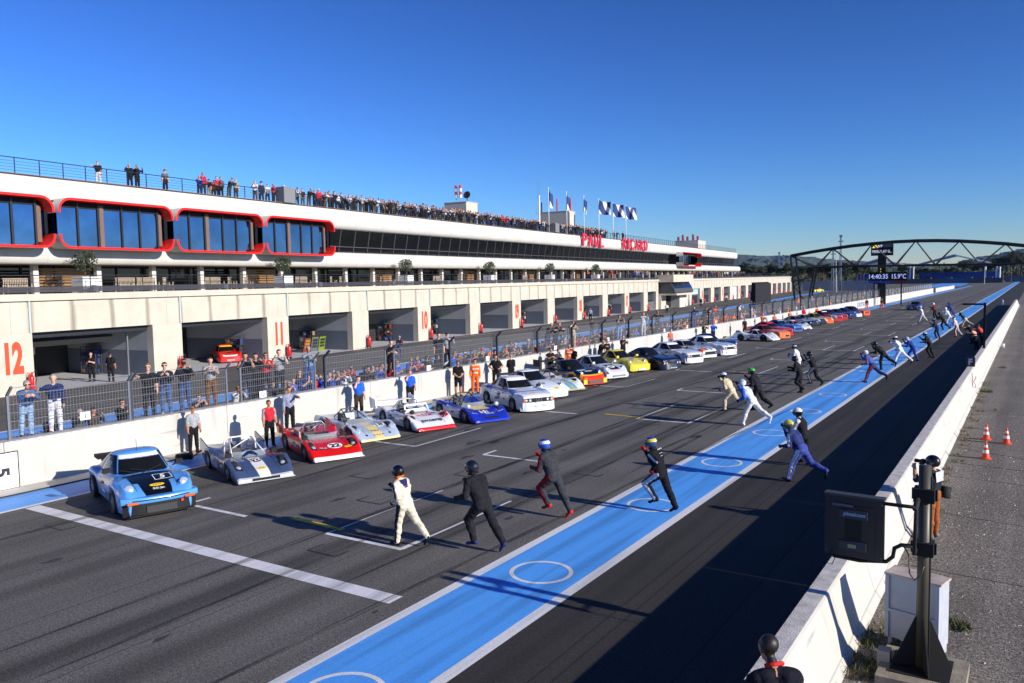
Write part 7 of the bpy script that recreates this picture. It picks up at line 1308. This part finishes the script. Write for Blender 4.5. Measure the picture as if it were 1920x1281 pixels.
def fins(c, m, h=.22, x0=-1.95, x1=-.9):
    for sg in (1, -1): c.put('tail_fin', MB().prism([(x0, .5), (x1, .62), (x1, .7), (x0+.1, .68+h), (x0, .68+h)], sg*.93-.02, sg*.93+.02, 'xz'), [m])
def slantlights(c, x=1.48, y=.68):
    for sg in (1, -1):
        o = c.patch('headlight', x-.16, x+.16, sg*y-.12, sg*y+.12, M_BLACK, .01, 4, 4); mb = MB().lathe([(.085, -.02), (.085, .01), (.05, .03), (0, .035)], 14, 0, Matrix.Translation((x+.02, sg*y, c.deck(x+.02, sg*y)))@Matrix.Rotation(R(35), 4, 'Y')); mb.build('lamp', [M_CLR], o, smooth=True)
def engine(c, x=-.9, m=None):
    me = MB().lathe([(.03, .0), (.035, .1), (.05, .16)], 8).mesh('intake_trumpet', [M_STEEL])
    for q in range(4):
        for sg in (.12, -.12): inst('intake_trumpet', me, c.o, (x-.12*q, sg, .6))
# 2 grey-blue open car
G2 = paint(62, 78, 112); c = proto((-19.65, 16.55), R(-22), 'grey-blue open racing car with number 122 on a white nose panel', [G2, paint(226, 228, 230), paint(176, 180, 188)], lambda x, y, z: 1 if (x > .62 and abs(y) < .2 and z > .1) else (2 if x > 1.86 else 0))
hoop(c, flat(226, 226, 228), w=.5, h=1.02, fwd=True); fins(c, G2); slantlights(c, 1.45, .7); engine(c); c.splitter(flat(190, 194, 200), .06, .07); c.mirrors(.55, .72, .66)
c.disc('number_disc', .92, 0, .17, .2, flat(16, 16, 18)); c.text('nose_number', '122', .92, 0, .2, flat(240, 240, 242), .34, .013, .03, .0, .3); c.disc('sticker', 1.52, 0, .07, .16, flat(240, 206, 40), .009); c.text('sticker_text', 'V D E V', 1.52, 0, .05, flat(90, 70, 20), .2, .014); c.put('front_opening', MB().box(1.93, 2.0, -.42, .42, .07, .14), M_BLACK); c.sidetext('722', -.3, .34, .26, flat(150, 176, 216), -1)
c.put('polished_cover', MB().grid(lambda u, v: (.1+.5*u, -.25+.5*v, .56+.1*math.sin(math.pi*v)+.06*math.sin(math.pi*u)), 8, 8), [M_CHR], True)
# 3 red open car
R3 = paint(214, 22, 16); c = proto((-19.75, 19.75), R(-25), 'red open racing car with white number 22 roundel and white front lip', [R3, paint(232, 232, 234)], lambda x, y, z: 1 if (x > 1.9 and z < .2) else 0)
hoop(c, M_STEEL, w=.4, h=.98); fins(c, R3, .2); slantlights(c, 1.42, .72); engine(c); c.splitter(flat(236, 236, 238), .07, .08); c.disc('number_disc', 1.3, .1, .2, .26, flat(240, 240, 242)); c.text('nose_number', '22', 1.3, .1, .25, flat(14, 14, 16), .36, .014, .045); c.disc('sticker', 1.5, .52, .06, .15, flat(240, 206, 40), .009); c.text('sticker_text', 'V D E V', 1.5, .52, .05, flat(90, 70, 20), .18, .014); c.patch('sticker', 1.38, 1.5, -.52, -.2, flat(40, 40, 46), .009, 2, 2); c.text('sticker_text', 'D.D. Jeu', 1.44, -.36, .07, flat(236, 236, 240), .26, .016)
c.put('white_panel', MB().grid(lambda u, v: (.3+.16*u, -.45+.9*v, .56+.09*u), 3, 8), [flat(236, 236, 238)]); c.mirrors(.5, .7, .64); c.put('exhaust_side', MB().prism([(-.9, .52), (-.2, .52), (-.25, .74), (-.85, .78)], -.66, -.62, 'xz'), [flat(176, 160, 150)])
# 4 silver car with cream stripe
S4 = paint(168, 182, 202); c = proto((-20.75, 23.0), R(-18), 'silver-blue open racing car number 18 with cream centre stripes', [S4, paint(226, 204, 140), paint(60, 60, 64), paint(210, 214, 220)], lambda x, y, z: (2 if abs(abs(y)-.02) < .012 else 1) if (x > .45 and abs(y) < .24 and z > .08) else (3 if x > 1.93 else 0))
hoop(c, M_DARK, w=.42, h=.98, fwd=True); c.roundlights(1.5, .72, .44, .11, 40); engine(c); c.disc('number_disc', 1.08, .42, .17, .22, flat(226, 230, 238)); c.text('nose_number', '18', 1.08, .42, .22, flat(30, 30, 36), .28, .014, .02); c.patch('sticker', 1.3, 1.38, -.2, .12, flat(234, 204, 50), .009, 2, 2); c.patch('sticker', 1.42, 1.52, -.16, .16, flat(50, 50, 56), .009, 2, 2); c.text('sticker_text', 'D.D. Jeu', 1.47, 0, .07, flat(236, 236, 240), .26, .016); c.text('nose_text', '= = = =', 1.78, 0, .08, flat(50, 46, 40), .44, .014)
for y in (-.5, .5): c.disc('duct', 1.75, y, .05, .05, M_BLACK, .008, 14)
c.put('driver_headrest', MB().prism([(-.75, .55), (-.45, .55), (-.5, .82), (-.7, .8)], -.2, .2, 'xz'), [S4])
# 5 white and red
W5 = paint(220, 224, 230); R5 = paint(206, 30, 34)
c = proto((-20.2, 25.75), R(-22), 'white open racing car with red nose number 41 and black oval lettering', [W5, R5, paint(54, 74, 150)], lambda x, y, z: 1 if ((.5 < x < .98 and abs(y) < .3 and z > .4) or (x > 1.86 and z < .2) or (abs(y) > .55 and 1.0 < x < 1.2 and z > .5)) else (2 if abs(y) > .3 and -.9 < x < .4 and abs(y) < .62 and z > .5 else 0))
hoop(c, M_STEEL, w=.46, h=1.02); engine(c); c.put('rear_wing', MB().box(-2.1, -1.75, -.95, .95, .82, .85).prism([(-2.2, .55), (-1.6, .6), (-1.7, .95), (-2.3, 1.02)], -.97, -.94, 'xz').prism([(-2.2, .55), (-1.6, .6), (-1.7, .95), (-2.3, 1.02)], .94, .97, 'xz'), [W5]); c.put('white_frame', MB().bar((.3, -.55, .55), (.1, -.5, .86), .06).bar((.3, .55, .55), (.1, .5, .86), .06).bar((.1, -.5, .86), (.1, .5, .86), .07).box(.15, .18, -.45, .45, .56, .7), [flat(232, 232, 236)])
c.patch('number_panel', .7, .94, -.17, .17, flat(236, 236, 240), .009, 3, 3); c.text('nose_number', '41', .82, 0, .2, flat(20, 20, 24), .26, .014, .03); c.text('nose_text', '((WYNN\'S))', 1.5, 0, .17, flat(16, 16, 20), .95, .014, .035, .15); c.patch('cross_panel', 1.12, 1.42, .56, .86, R5, .01, 3, 3); c.patch('cross_bar', 1.25, 1.29, .62, .8, flat(240, 240, 242), .016, 2, 2); c.patch('cross_bar', 1.18, 1.36, .69, .73, flat(240, 240, 242), .017, 2, 2); c.sidetext('Geri', -.35, .36, .2, flat(70, 130, 190), -1); c.splitter(R5, .05, .07)
for y in (-.62, .62): c.put('lamp_pod', MB().lathe([(.09, -.06), (.1, .02), (.06, .05), (0, .055)], 14, 0, Matrix.Translation((1.0, y, .7))@Matrix.Rotation(R(70), 4, 'Y')), [M_BLACK])
c.put('yellow_lamp', MB().lathe([(.05, 0), (.03, .04), (0, .05)], 10, 0, Matrix.Translation((.72, -.55, .66))@Matrix.Rotation(R(70), 4, 'Y')), [flat(240, 190, 30)])
# 6 blue and yellow
B6 = paint(28, 48, 170); Y6 = paint(236, 204, 30)
c = proto((-19.2, 28.3), R(-24), 'deep blue open racing car number 51 with yellow cockpit cowl and white flanks', [B6, Y6, paint(214, 216, 220)], lambda x, y, z: 1 if (.35 < x < 1.05 and abs(y) < .5-.25*(x-.35) and z > .4) or (x < -.6 and abs(y) < .25 and z > .5) else (2 if x < .6 and abs(y) > .8 and z < .55 else 0))
hoop(c, M_DARK, w=.46, h=1.02, fwd=True); engine(c); c.patch('number_panel', 1.18, 1.44, -.26, .12, flat(240, 240, 244), .009, 3, 3); c.text('nose_number', '51', 1.31, -.07, .22, flat(20, 20, 26), .3, .015, .03); c.patch('sticker', 1.47, 1.56, -.1, .3, flat(190, 190, 200), .009, 2, 2); c.text('sticker_text', 'D.D. Jeu', 1.515, .1, .06, flat(40, 40, 50), .3, .015); c.put('front_opening', MB().grid(lambda u, v: (1.76+.1*v, -.34+.68*u, c.deck(1.76+.1*v, 0)+.008), 6, 2), [M_BLACK])
for y in (-.62, .66): c.text('nose_text', '= = = =', 1.5, y, .08, flat(226, 228, 236), .26, .014); 
for y in (-.7, .7): c.put('lamp_pod', MB().lathe([(.09, -.08), (.1, .02), (.05, .05), (0, .055)], 14, 0, Matrix.Translation((1.12, y, .66))@Matrix.Rotation(R(80), 4, 'Y')), [M_CLR])
# saloons
def saloon(nose, hd, lab, mats, region=None, kind='saloon', lights=True, dam=None, dam_m=None, **kw):
    c = Car(kind, nose, hd, lab, mats, region, **kw); x = c.T['Lf']; w = float(c.hw(x))*.95; zt = float(c.side(x))
    if lights:
        c.put('grille', MB().box(x-.02, x+.012, -w, w, zt-.24, zt-.05), [M_BLACK])
        for y in (.66, .46): c.roundlights(x+.0, y, zt-.145, .075, 0, M_DARK)
        for sg in (1, -1): c.put('kidney', MB().box(x+.01, x+.025, sg*.075-.06, sg*.075+.06, zt-.25, zt-.04).box(x+.026, x+.03, sg*.075-.045, sg*.075+.045, zt-.235, zt-.055, 1), [M_CHR, M_BLACK]); c.put('indicator', MB().box(x-.005, x+.018, sg*(w-.04)-.06, sg*(w-.04)+.06, zt-.22, zt-.07), M_AMB)
    if dam: c.put('air_dam', MB().grid(lambda u, v: (x+.1-.28*abs(2*u-1)**4+.06*(1-v), -.9+1.8*u, dam[0]+(dam[1]-dam[0])*v), 18, 3).grid(lambda u, v: (x+.1-.28*abs(2*u-1)**4-.2*v, -.9+1.8*u, dam[1]), 18, 1), [dam_m or mats[0]], True)
    c.mirrors(.72, .9, 1.0); return c
W7 = paint(224, 228, 234); c = saloon((-18.95, 31.65), R(-30), 'white six-light coupe with blue band and deep white air dam', [W7, paint(58, 116, 200), paint(96, 112, 150)], lambda x, y, z: 1 if (z > .8 and abs(y) > .6 and x < 1.6) or (1.5 < x < 1.62 and z > .7) else 0, dam=(.08, .44), banner=flat(236, 238, 240))
for q in range(3):
    for sg in (1, -1): c.put('dam_slot', MB().box(2.46, 2.475, sg*.2-.13+.0, sg*.2+.13, .2+.07*q, .225+.07*q), M_BLACK)
c.lollipop(2.0, -.1); c.sidetext('53', -.1, .55, .22, flat(90, 96, 110), -1)
# white coupes and others
c = Car('coupe911', (-20.15, 35.35), HD, 'plain white coupe with round headlights behind the six-light coupe', [paint(214, 222, 232), paint(236, 238, 240)], None); c.roundlights(1.74, .66, .70, .118); c.mirrors(); c.put('bumper', MB().grid(lambda u, v: (2.12-.16*abs(2*u-1)**3, -.88+1.76*u, .12+.4*v), 16, 3).grid(lambda u, v: (2.12-.16*abs(2*u-1)**3-.25*v, -.88+1.76*u, .52), 16, 1), [paint(228, 232, 236)], True); c.lollipop(1.9, .2); c.disc('number_disc', 1.25, -.28, .14, .2, flat(24, 24, 28)); c.text('bonnet_number', '61', 1.25, -.28, .16, flat(236, 236, 240), .22, .014); c.put('rear_wing', MB().box(-2.2, -1.62, -.7, .7, .96, 1.02), [M_DARK])
c = proto((-20.75, 38.3), HD, 'low white racing car with pale blue and gold nose stripes', [paint(226, 230, 236), paint(70, 176, 226), paint(196, 166, 80)], lambda x, y, z: 1 if (.1 < abs(y-.05) < .3 and x > .3) else (2 if abs(y-.05) < .05 and x > .3 else 0)); c.lollipop(1.3, .55); c.splitter(flat(120, 130, 150), .05, .07); hoop(c, M_DARK, h=.95)
c = Car('coupe911', (-20.75, 40.9), HD, 'black coupe with yellow, orange and red striped nose and rear wing', [paint(14, 15, 24), paint(240, 180, 30), paint(226, 60, 24)], lambda x, y, z: 1 if (1.72 < x < 1.86 and z > .3) or (abs(y) > .93 and x > .8) else (2 if x > 1.86 else 0), rim=M_RIMD); c.roundlights(1.68, .68, .72, .118); c.mirrors(); c.put('air_dam', MB().grid(lambda u, v: (2.12-.16*abs(2*u-1)**3, -.92+1.84*u, .1+.34*v), 16, 3), [paint(206, 40, 24)], True); c.put('oil_cooler', MB().box(2.08, 2.14, -.5, .5, .16, .34), flat(80, 74, 70)); c.put('yellow_corner', MB().box(2.0, 2.1, -.86, -.6, .14, .4).box(2.0, 2.1, .6, .86, .14, .4), flat(240, 190, 30)); c.put('rear_wing', MB().box(-2.5, -1.9, -.92, .92, 1.1, 1.15).box(-2.5, -1.85, -.95, -.92, .85, 1.25).box(-2.5, -1.85, .92, .95, .85, 1.25), [M_BLACK]); c.patch('sticker', 1.0, 1.14, -.5, .1, flat(206, 210, 216), .01); c.patch('sticker', 1.25, 1.37, -.1, .4, flat(190, 196, 206), .01)
c = Car('coupe911', (-20.75, 44.0), HD, 'silver-white coupe with black and red number 57 bonnet', [paint(200, 208, 220), paint(20, 20, 24), paint(190, 40, 44)], lambda x, y, z: 1 if (1.0 < x < 1.75 and abs(y) < .36 and z > .6) else (2 if (.97 < x < 1.8 and abs(y) < .4 and z > .58) or (x > 1.9 and abs(z-.44) < .03) else 0)); c.roundlights(1.74, .66, .70, .118); c.mirrors(m=paint(200, 208, 220)); c.disc('number_disc', 1.38, 0, .2, .26, flat(232, 234, 238)); c.text('bonnet_number', '57', 1.38, 0, .22, flat(20, 20, 26), .3, .014); c.put('bumper', MB().grid(lambda u, v: (2.13-.16*abs(2*u-1)**3, -.88+1.76*u, .13+.26*v), 16, 3), [paint(206, 212, 222)], True); c.put('grille', MB().box(2.1, 2.14, -.5, .5, .2, .3), flat(120, 124, 130))
Y12 = paint(214, 200, 70); c = Car('coupe911', (-21.05, 48.0), HD, 'yellow coupe with round headlights in the middle of the row', [Y12, paint(40, 40, 30)], lambda x, y, z: 1 if (1.0 < x < 1.2 and abs(y) < .25 and z > .7) else 0); c.roundlights(1.74, .66, .70, .118); c.mirrors(m=Y12); c.put('bumper', MB().grid(lambda u, v: (2.12-.16*abs(2*u-1)**3, -.88+1.76*u, .14+.38*v), 16, 3), [Y12], True); c.put('plate', MB().box(2.1, 2.15, -.3, .35, .16, .27), flat(226, 226, 214)); c.patch('sticker', 1.5, 1.6, .1, .45, flat(200, 206, 210), .01); c.patch('sticker', 1.35, 1.45, -.5, -.1, flat(90, 90, 60), .01)
c = saloon((-19.85, 50.2), R(-26), 'dark navy long-nosed coupe with yellow-white lettering on its black lip', [paint(22, 28, 62), paint(10, 10, 14)], None, 'longnose', dam=(.06, .42), dam_m=paint(14, 16, 30), rim=M_RIMD); v, f = text2d('= = = =', .03); c.put('dam_text', MB().add([(c.T['Lf']+.165, a*.12, .16+b*.1) for a, b in v], f), flat(236, 236, 236)); 
c = saloon((-19.75, 54.3), HD, 'white six-light coupe with red bonnet lettering', [paint(214, 220, 228), paint(180, 60, 60)], None, dam=(.1, .42), banner=flat(236, 238, 240)); c.text('bonnet_text', '= = = =', 1.6, 0, .16, flat(170, 70, 80), 1.0, .012, .02)
c = saloon((-19.95, 57.9), HD, 'white coupe with navy stripes and an orange corner', [paint(206, 212, 220), paint(24, 34, 84), paint(236, 96, 30)], lambda x, y, z: 1 if .12 < abs(y) < .34 and z > .5 else (2 if x > 1.9 and y < -.35 else 0), 'longnose', lights=False); c.put('grille', MB().box(2.23, 2.26, -.55, .7, .34, .56), [M_BLACK]); c.roundlights(2.22, .6, .46, .09, 0)
c = saloon((-19.55, 61.3), HD, 'white coupe with blue bonnet stripes and jutting white air dam', [paint(214, 222, 234), paint(96, 112, 150), paint(70, 90, 150)], lambda x, y, z: 1 if .2 < abs(y) < .32 and z > .7 and x > .8 else 0, dam=(.06, .46), dam_m=paint(232, 234, 238), banner=flat(240, 242, 244)); 
for sg in (1, -1): c.put('dam_hole', MB().box(2.44, 2.46, sg*.5-.1, sg*.5+.1, .18, .26), M_BLACK)
c = saloon((-20.6, 65.0), HD, 'dark navy coupe partly hidden behind the white striped one', [paint(20, 28, 66), paint(20, 28, 66)], None, 'longnose', lights=False); c.roundlights(2.2, .64, .54, .1, 5); c.put('grille', MB().box(2.24, 2.26, -.5, .5, .36, .54), [M_BLACK])
c = Car('gt', (-19.85, 75.9), R(-12), 'white low racing coupe with black number 77 roundel on its flank', [paint(220, 224, 230), paint(20, 20, 24)], lambda x, y, z: 0, rim=M_RIMD); v, f = text2d('77', .03); mb = MB()
for sg in (-1,): 
    n_ = 20; yy = sg*(float(c.hw(-.05))+.012); c.put('number_disc', MB().add([(-.05, yy, .44)]+[(-.05+.2*math.cos(2*math.pi*i/n_), yy, .44+.19*math.sin(2*math.pi*i/n_)) for i in range(n_)], [(0, 1+i, 1+(i+1) % n_) for i in range(n_)]), flat(20, 20, 24)); c.put('side_number', MB().add([(-.05+a*.2, yy-.004, .44+b*.2) for a, b in v], f), flat(236, 236, 240))
c.put('nose_stripe', MB().grid(lambda u, v: (1.3+.55*u, -.62+.2*v+.1*u, c.deck(1.3+.55*u, -.62+.2*v+.1*u)+.007), 6, 3), flat(24, 28, 48)); c.put('roundel_light', MB().lathe([(.1, 0), (.06, .03), (0, .04)], 12, 0, Matrix.Translation((1.62, -.62, .5))@Matrix.Rotation(R(50), 4, 'Y')), M_CLR)
c = Car('longnose', (-19.75, 78.5), R(-24), 'bright orange low coupe beside the white one with number 77', [paint(236, 110, 30), paint(200, 50, 40)], lambda x, y, z: 1 if z > .7 and abs(y) > .5 and x < .9 else 0, gh_mat=1); c.roundlights(2.0, .6, .66, .1, 30); c.put('grille', MB().box(2.22, 2.28, .1, .55, .28, .42), M_BLACK); c.put('chrome_lip', MB().box(2.22, 2.27, -.6, .6, .2, .24), M_STEEL)
c = Car('saloon', (-20.4, 82.3), HD, 'red saloon with an orange boot standing behind the orange coupe', [paint(176, 36, 36), paint(226, 90, 40)], lambda x, y, z: 1 if x < -1.2 else 0, banner=flat(206, 30, 50)); c.roundlights(2.3, .62, .62, .09, 0); c.put('grille', MB().box(2.33, 2.36, -.55, .55, .5, .66), M_BLACK)
FARC = [('longnose', (-20.9, 88.5), 'metallic blue long-nosed coupe in the far part of the row', [paint(66, 100, 170), paint(40, 60, 130)], None, 'r', flat(110, 160, 214)), ('gt', (-20.8, 92.6), 'white wedge coupe with red roof edge in the far part of the row', [paint(220, 222, 226), paint(196, 30, 40)], None, 'g', flat(200, 30, 40)), ('longnose', (-21.3, 97.6), 'silver coupe with black nose in the far part of the row', [paint(150, 160, 176), paint(20, 20, 26)], lambda x, y, z: 1 if x > 1.95 else 0, 'q', None), ('longnose', (-21.1, 101.4), 'white coupe with black and gold nose among the far cars', [paint(206, 210, 214), paint(30, 30, 30), paint(220, 180, 60)], lambda x, y, z: 1 if x > 1.8 and abs(y) < .5 else 0, 'q', None), ('coupe911', (-21.0, 105.), 'yellow and orange coupe with white lip among the far cars', [paint(238, 190, 30), paint(236, 100, 30), paint(230, 230, 230)], lambda x, y, z: 1 if abs(y) < .5 and x > .9 else (2 if x > 1.95 else 0), 'p', None), ('saloon', (-20.9, 109.8), 'red and white saloon among the far cars', [paint(176, 30, 40), paint(220, 222, 226)], lambda x, y, z: 1 if x > 1.7 and abs(y) > .5 else 0, 's', flat(230, 232, 236)), ('saloon', (-21.1, 114.3), 'slate blue saloon among the far cars', [paint(70, 92, 136), paint(160, 30, 40)], lambda x, y, z: 1 if x > 2.1 else 0, 's', None), ('longnose', (-20.7, 118.4), 'dark blue coupe with white and green lip among the far cars', [paint(28, 48, 110), paint(216, 226, 222)], lambda x, y, z: 1 if x > 2.1 and z < .4 else 0, 'q', None), ('coupe911', (-20.6, 122.2), 'blue coupe with pale headlights, second from the far end', [paint(50, 84, 160), paint(216, 220, 226)], lambda x, y, z: 1 if x > 1.97 else 0, 'p', None), ('saloon', (-20.3, 126.3), 'orange and dark saloon at the far end of the row', [paint(60, 40, 40), paint(236, 90, 36)], lambda x, y, z: 1 if x > 1.2 else 0, 's', None)]
for k, nose, lab, ms, rg, tp, bn in FARC:
    c = Car(k, nose, HD, lab, ms, rg, banner=bn); L = c.T['Lf']; zt = float(c.side(L))
    if tp == 'p': c.roundlights(1.74, .66, .70, .118)
    elif tp == 's': c.roundlights(L, .64, zt-.14, .08, 0); c.put('grille', MB().box(L-.01, L+.012, -.6, .6, zt-.22, zt-.06), M_BLACK)
    elif tp == 'g': c.roundlights(1.7, .6, .5, .09, 40); c.put('grille', MB().box(2.0, 2.06, -.3, .3, .14, .2), M_BLACK)
    else: c.roundlights(L-.04, .64, zt-.02, .09, 5); c.put('grille', MB().box(L-.02, L+.012, -.5, .5, .3, .48), M_BLACK)
    c.mirrors(.7, .88, .98 if k != 'gt' else .7)
# the course car on the track, the red coupe in garage 11, a yellow van and two cars far away
c = saloon((-16.9, 147.2), R(-98), 'dark blue course car driving behind the runners', [paint(22, 34, 84), paint(14, 16, 30)], None, group=None, banner=None); c.put('plate', MB().box(2.34, 2.37, -.26, .26, .3, .4), flat(230, 232, 236)); c.text('bonnet_text', '= = = =', 1.6, 0, .2, flat(226, 230, 236), .8, .012)
p = bw(-1.9, P0+BAY+6.2, 0); c = Car('coupe911', (p.x, p.y), BANG+R(-34), 'red coupe with grey door and number 29 inside garage 11', [paint(226, 40, 28), paint(150, 152, 162), paint(236, 190, 40), paint(230, 232, 236)], lambda x, y, z: 1 if -.5 < x < .7 and abs(y) > .7 and z < .76 else (3 if 1.72 < x < 1.95 and abs(y) < .55 and z > .5 else 0), banner=flat(236, 190, 40), group=None, ground=.004); c.text('bonnet_number', '29', 1.3, 0, .2, flat(20, 20, 24), .28, .012); c.patch('number_panel', -.1, .0, -.1, .1, M_BLACK, .0) ; c.put('door_number_panel', MB().box(-.02, .36, -float(c.hw(.2))-.012, -float(c.hw(.2))-.004, .42, .74), M_BLACK); v, f = text2d('29', .03); c.put('door_number', MB().add([(.17+a*.2, -float(c.hw(.2))-.018, .58+b*.2) for a, b in v], f), flat(236, 236, 238)); c.put('front_lights', MB().box(2.0, 2.1, -.3, .3, .2, .3), M_CLR)
P = gp(1524, 548); c = Car('saloon', (P[0], P[1]), R(-120), 'small yellow car on the distant inner road', [paint(220, 200, 30), M_BLACK], None, group=None, name='parked_car'); c.roundlights(2.3, .62, .62, .09, 0)
for i, (x, y) in enumerate(((1794, 526.4), (1807, 525.8))): P = gp(x, y); c = Car('longnose', (P[0], P[1]), R(-120+i*12), ('white car at the far bend, left of two', 'white car at the far bend, right of two')[i], [paint(220, 222, 226), M_BLACK], None, group=None, name='distant_car'); c.roundlights(2.2, .64, .6, .09, 0)
for i_, c_ in enumerate(CARS[:20]): c_.extras(100+i_, n=8 if i_ < 14 else 4)
# a coiled air hose beside the blue coupe
o = empty('air_hose', (-24.6, 17.2, .05), 0, 'coiled orange and black air hose on the apron behind the blue coupe', 'hose'); MB().tube([(.28*math.cos(a*.5), .28*math.sin(a*.5), .035+.0022*a) for a in range(64)], .022, 6).build('coil', M_BLACK, o, smooth=True); MB().tube([(.3, .1, .1), (.5, .3, .3), (.45, .6, .25)], .03, 6).build('nozzle', flat(226, 90, 40), o, smooth=True)
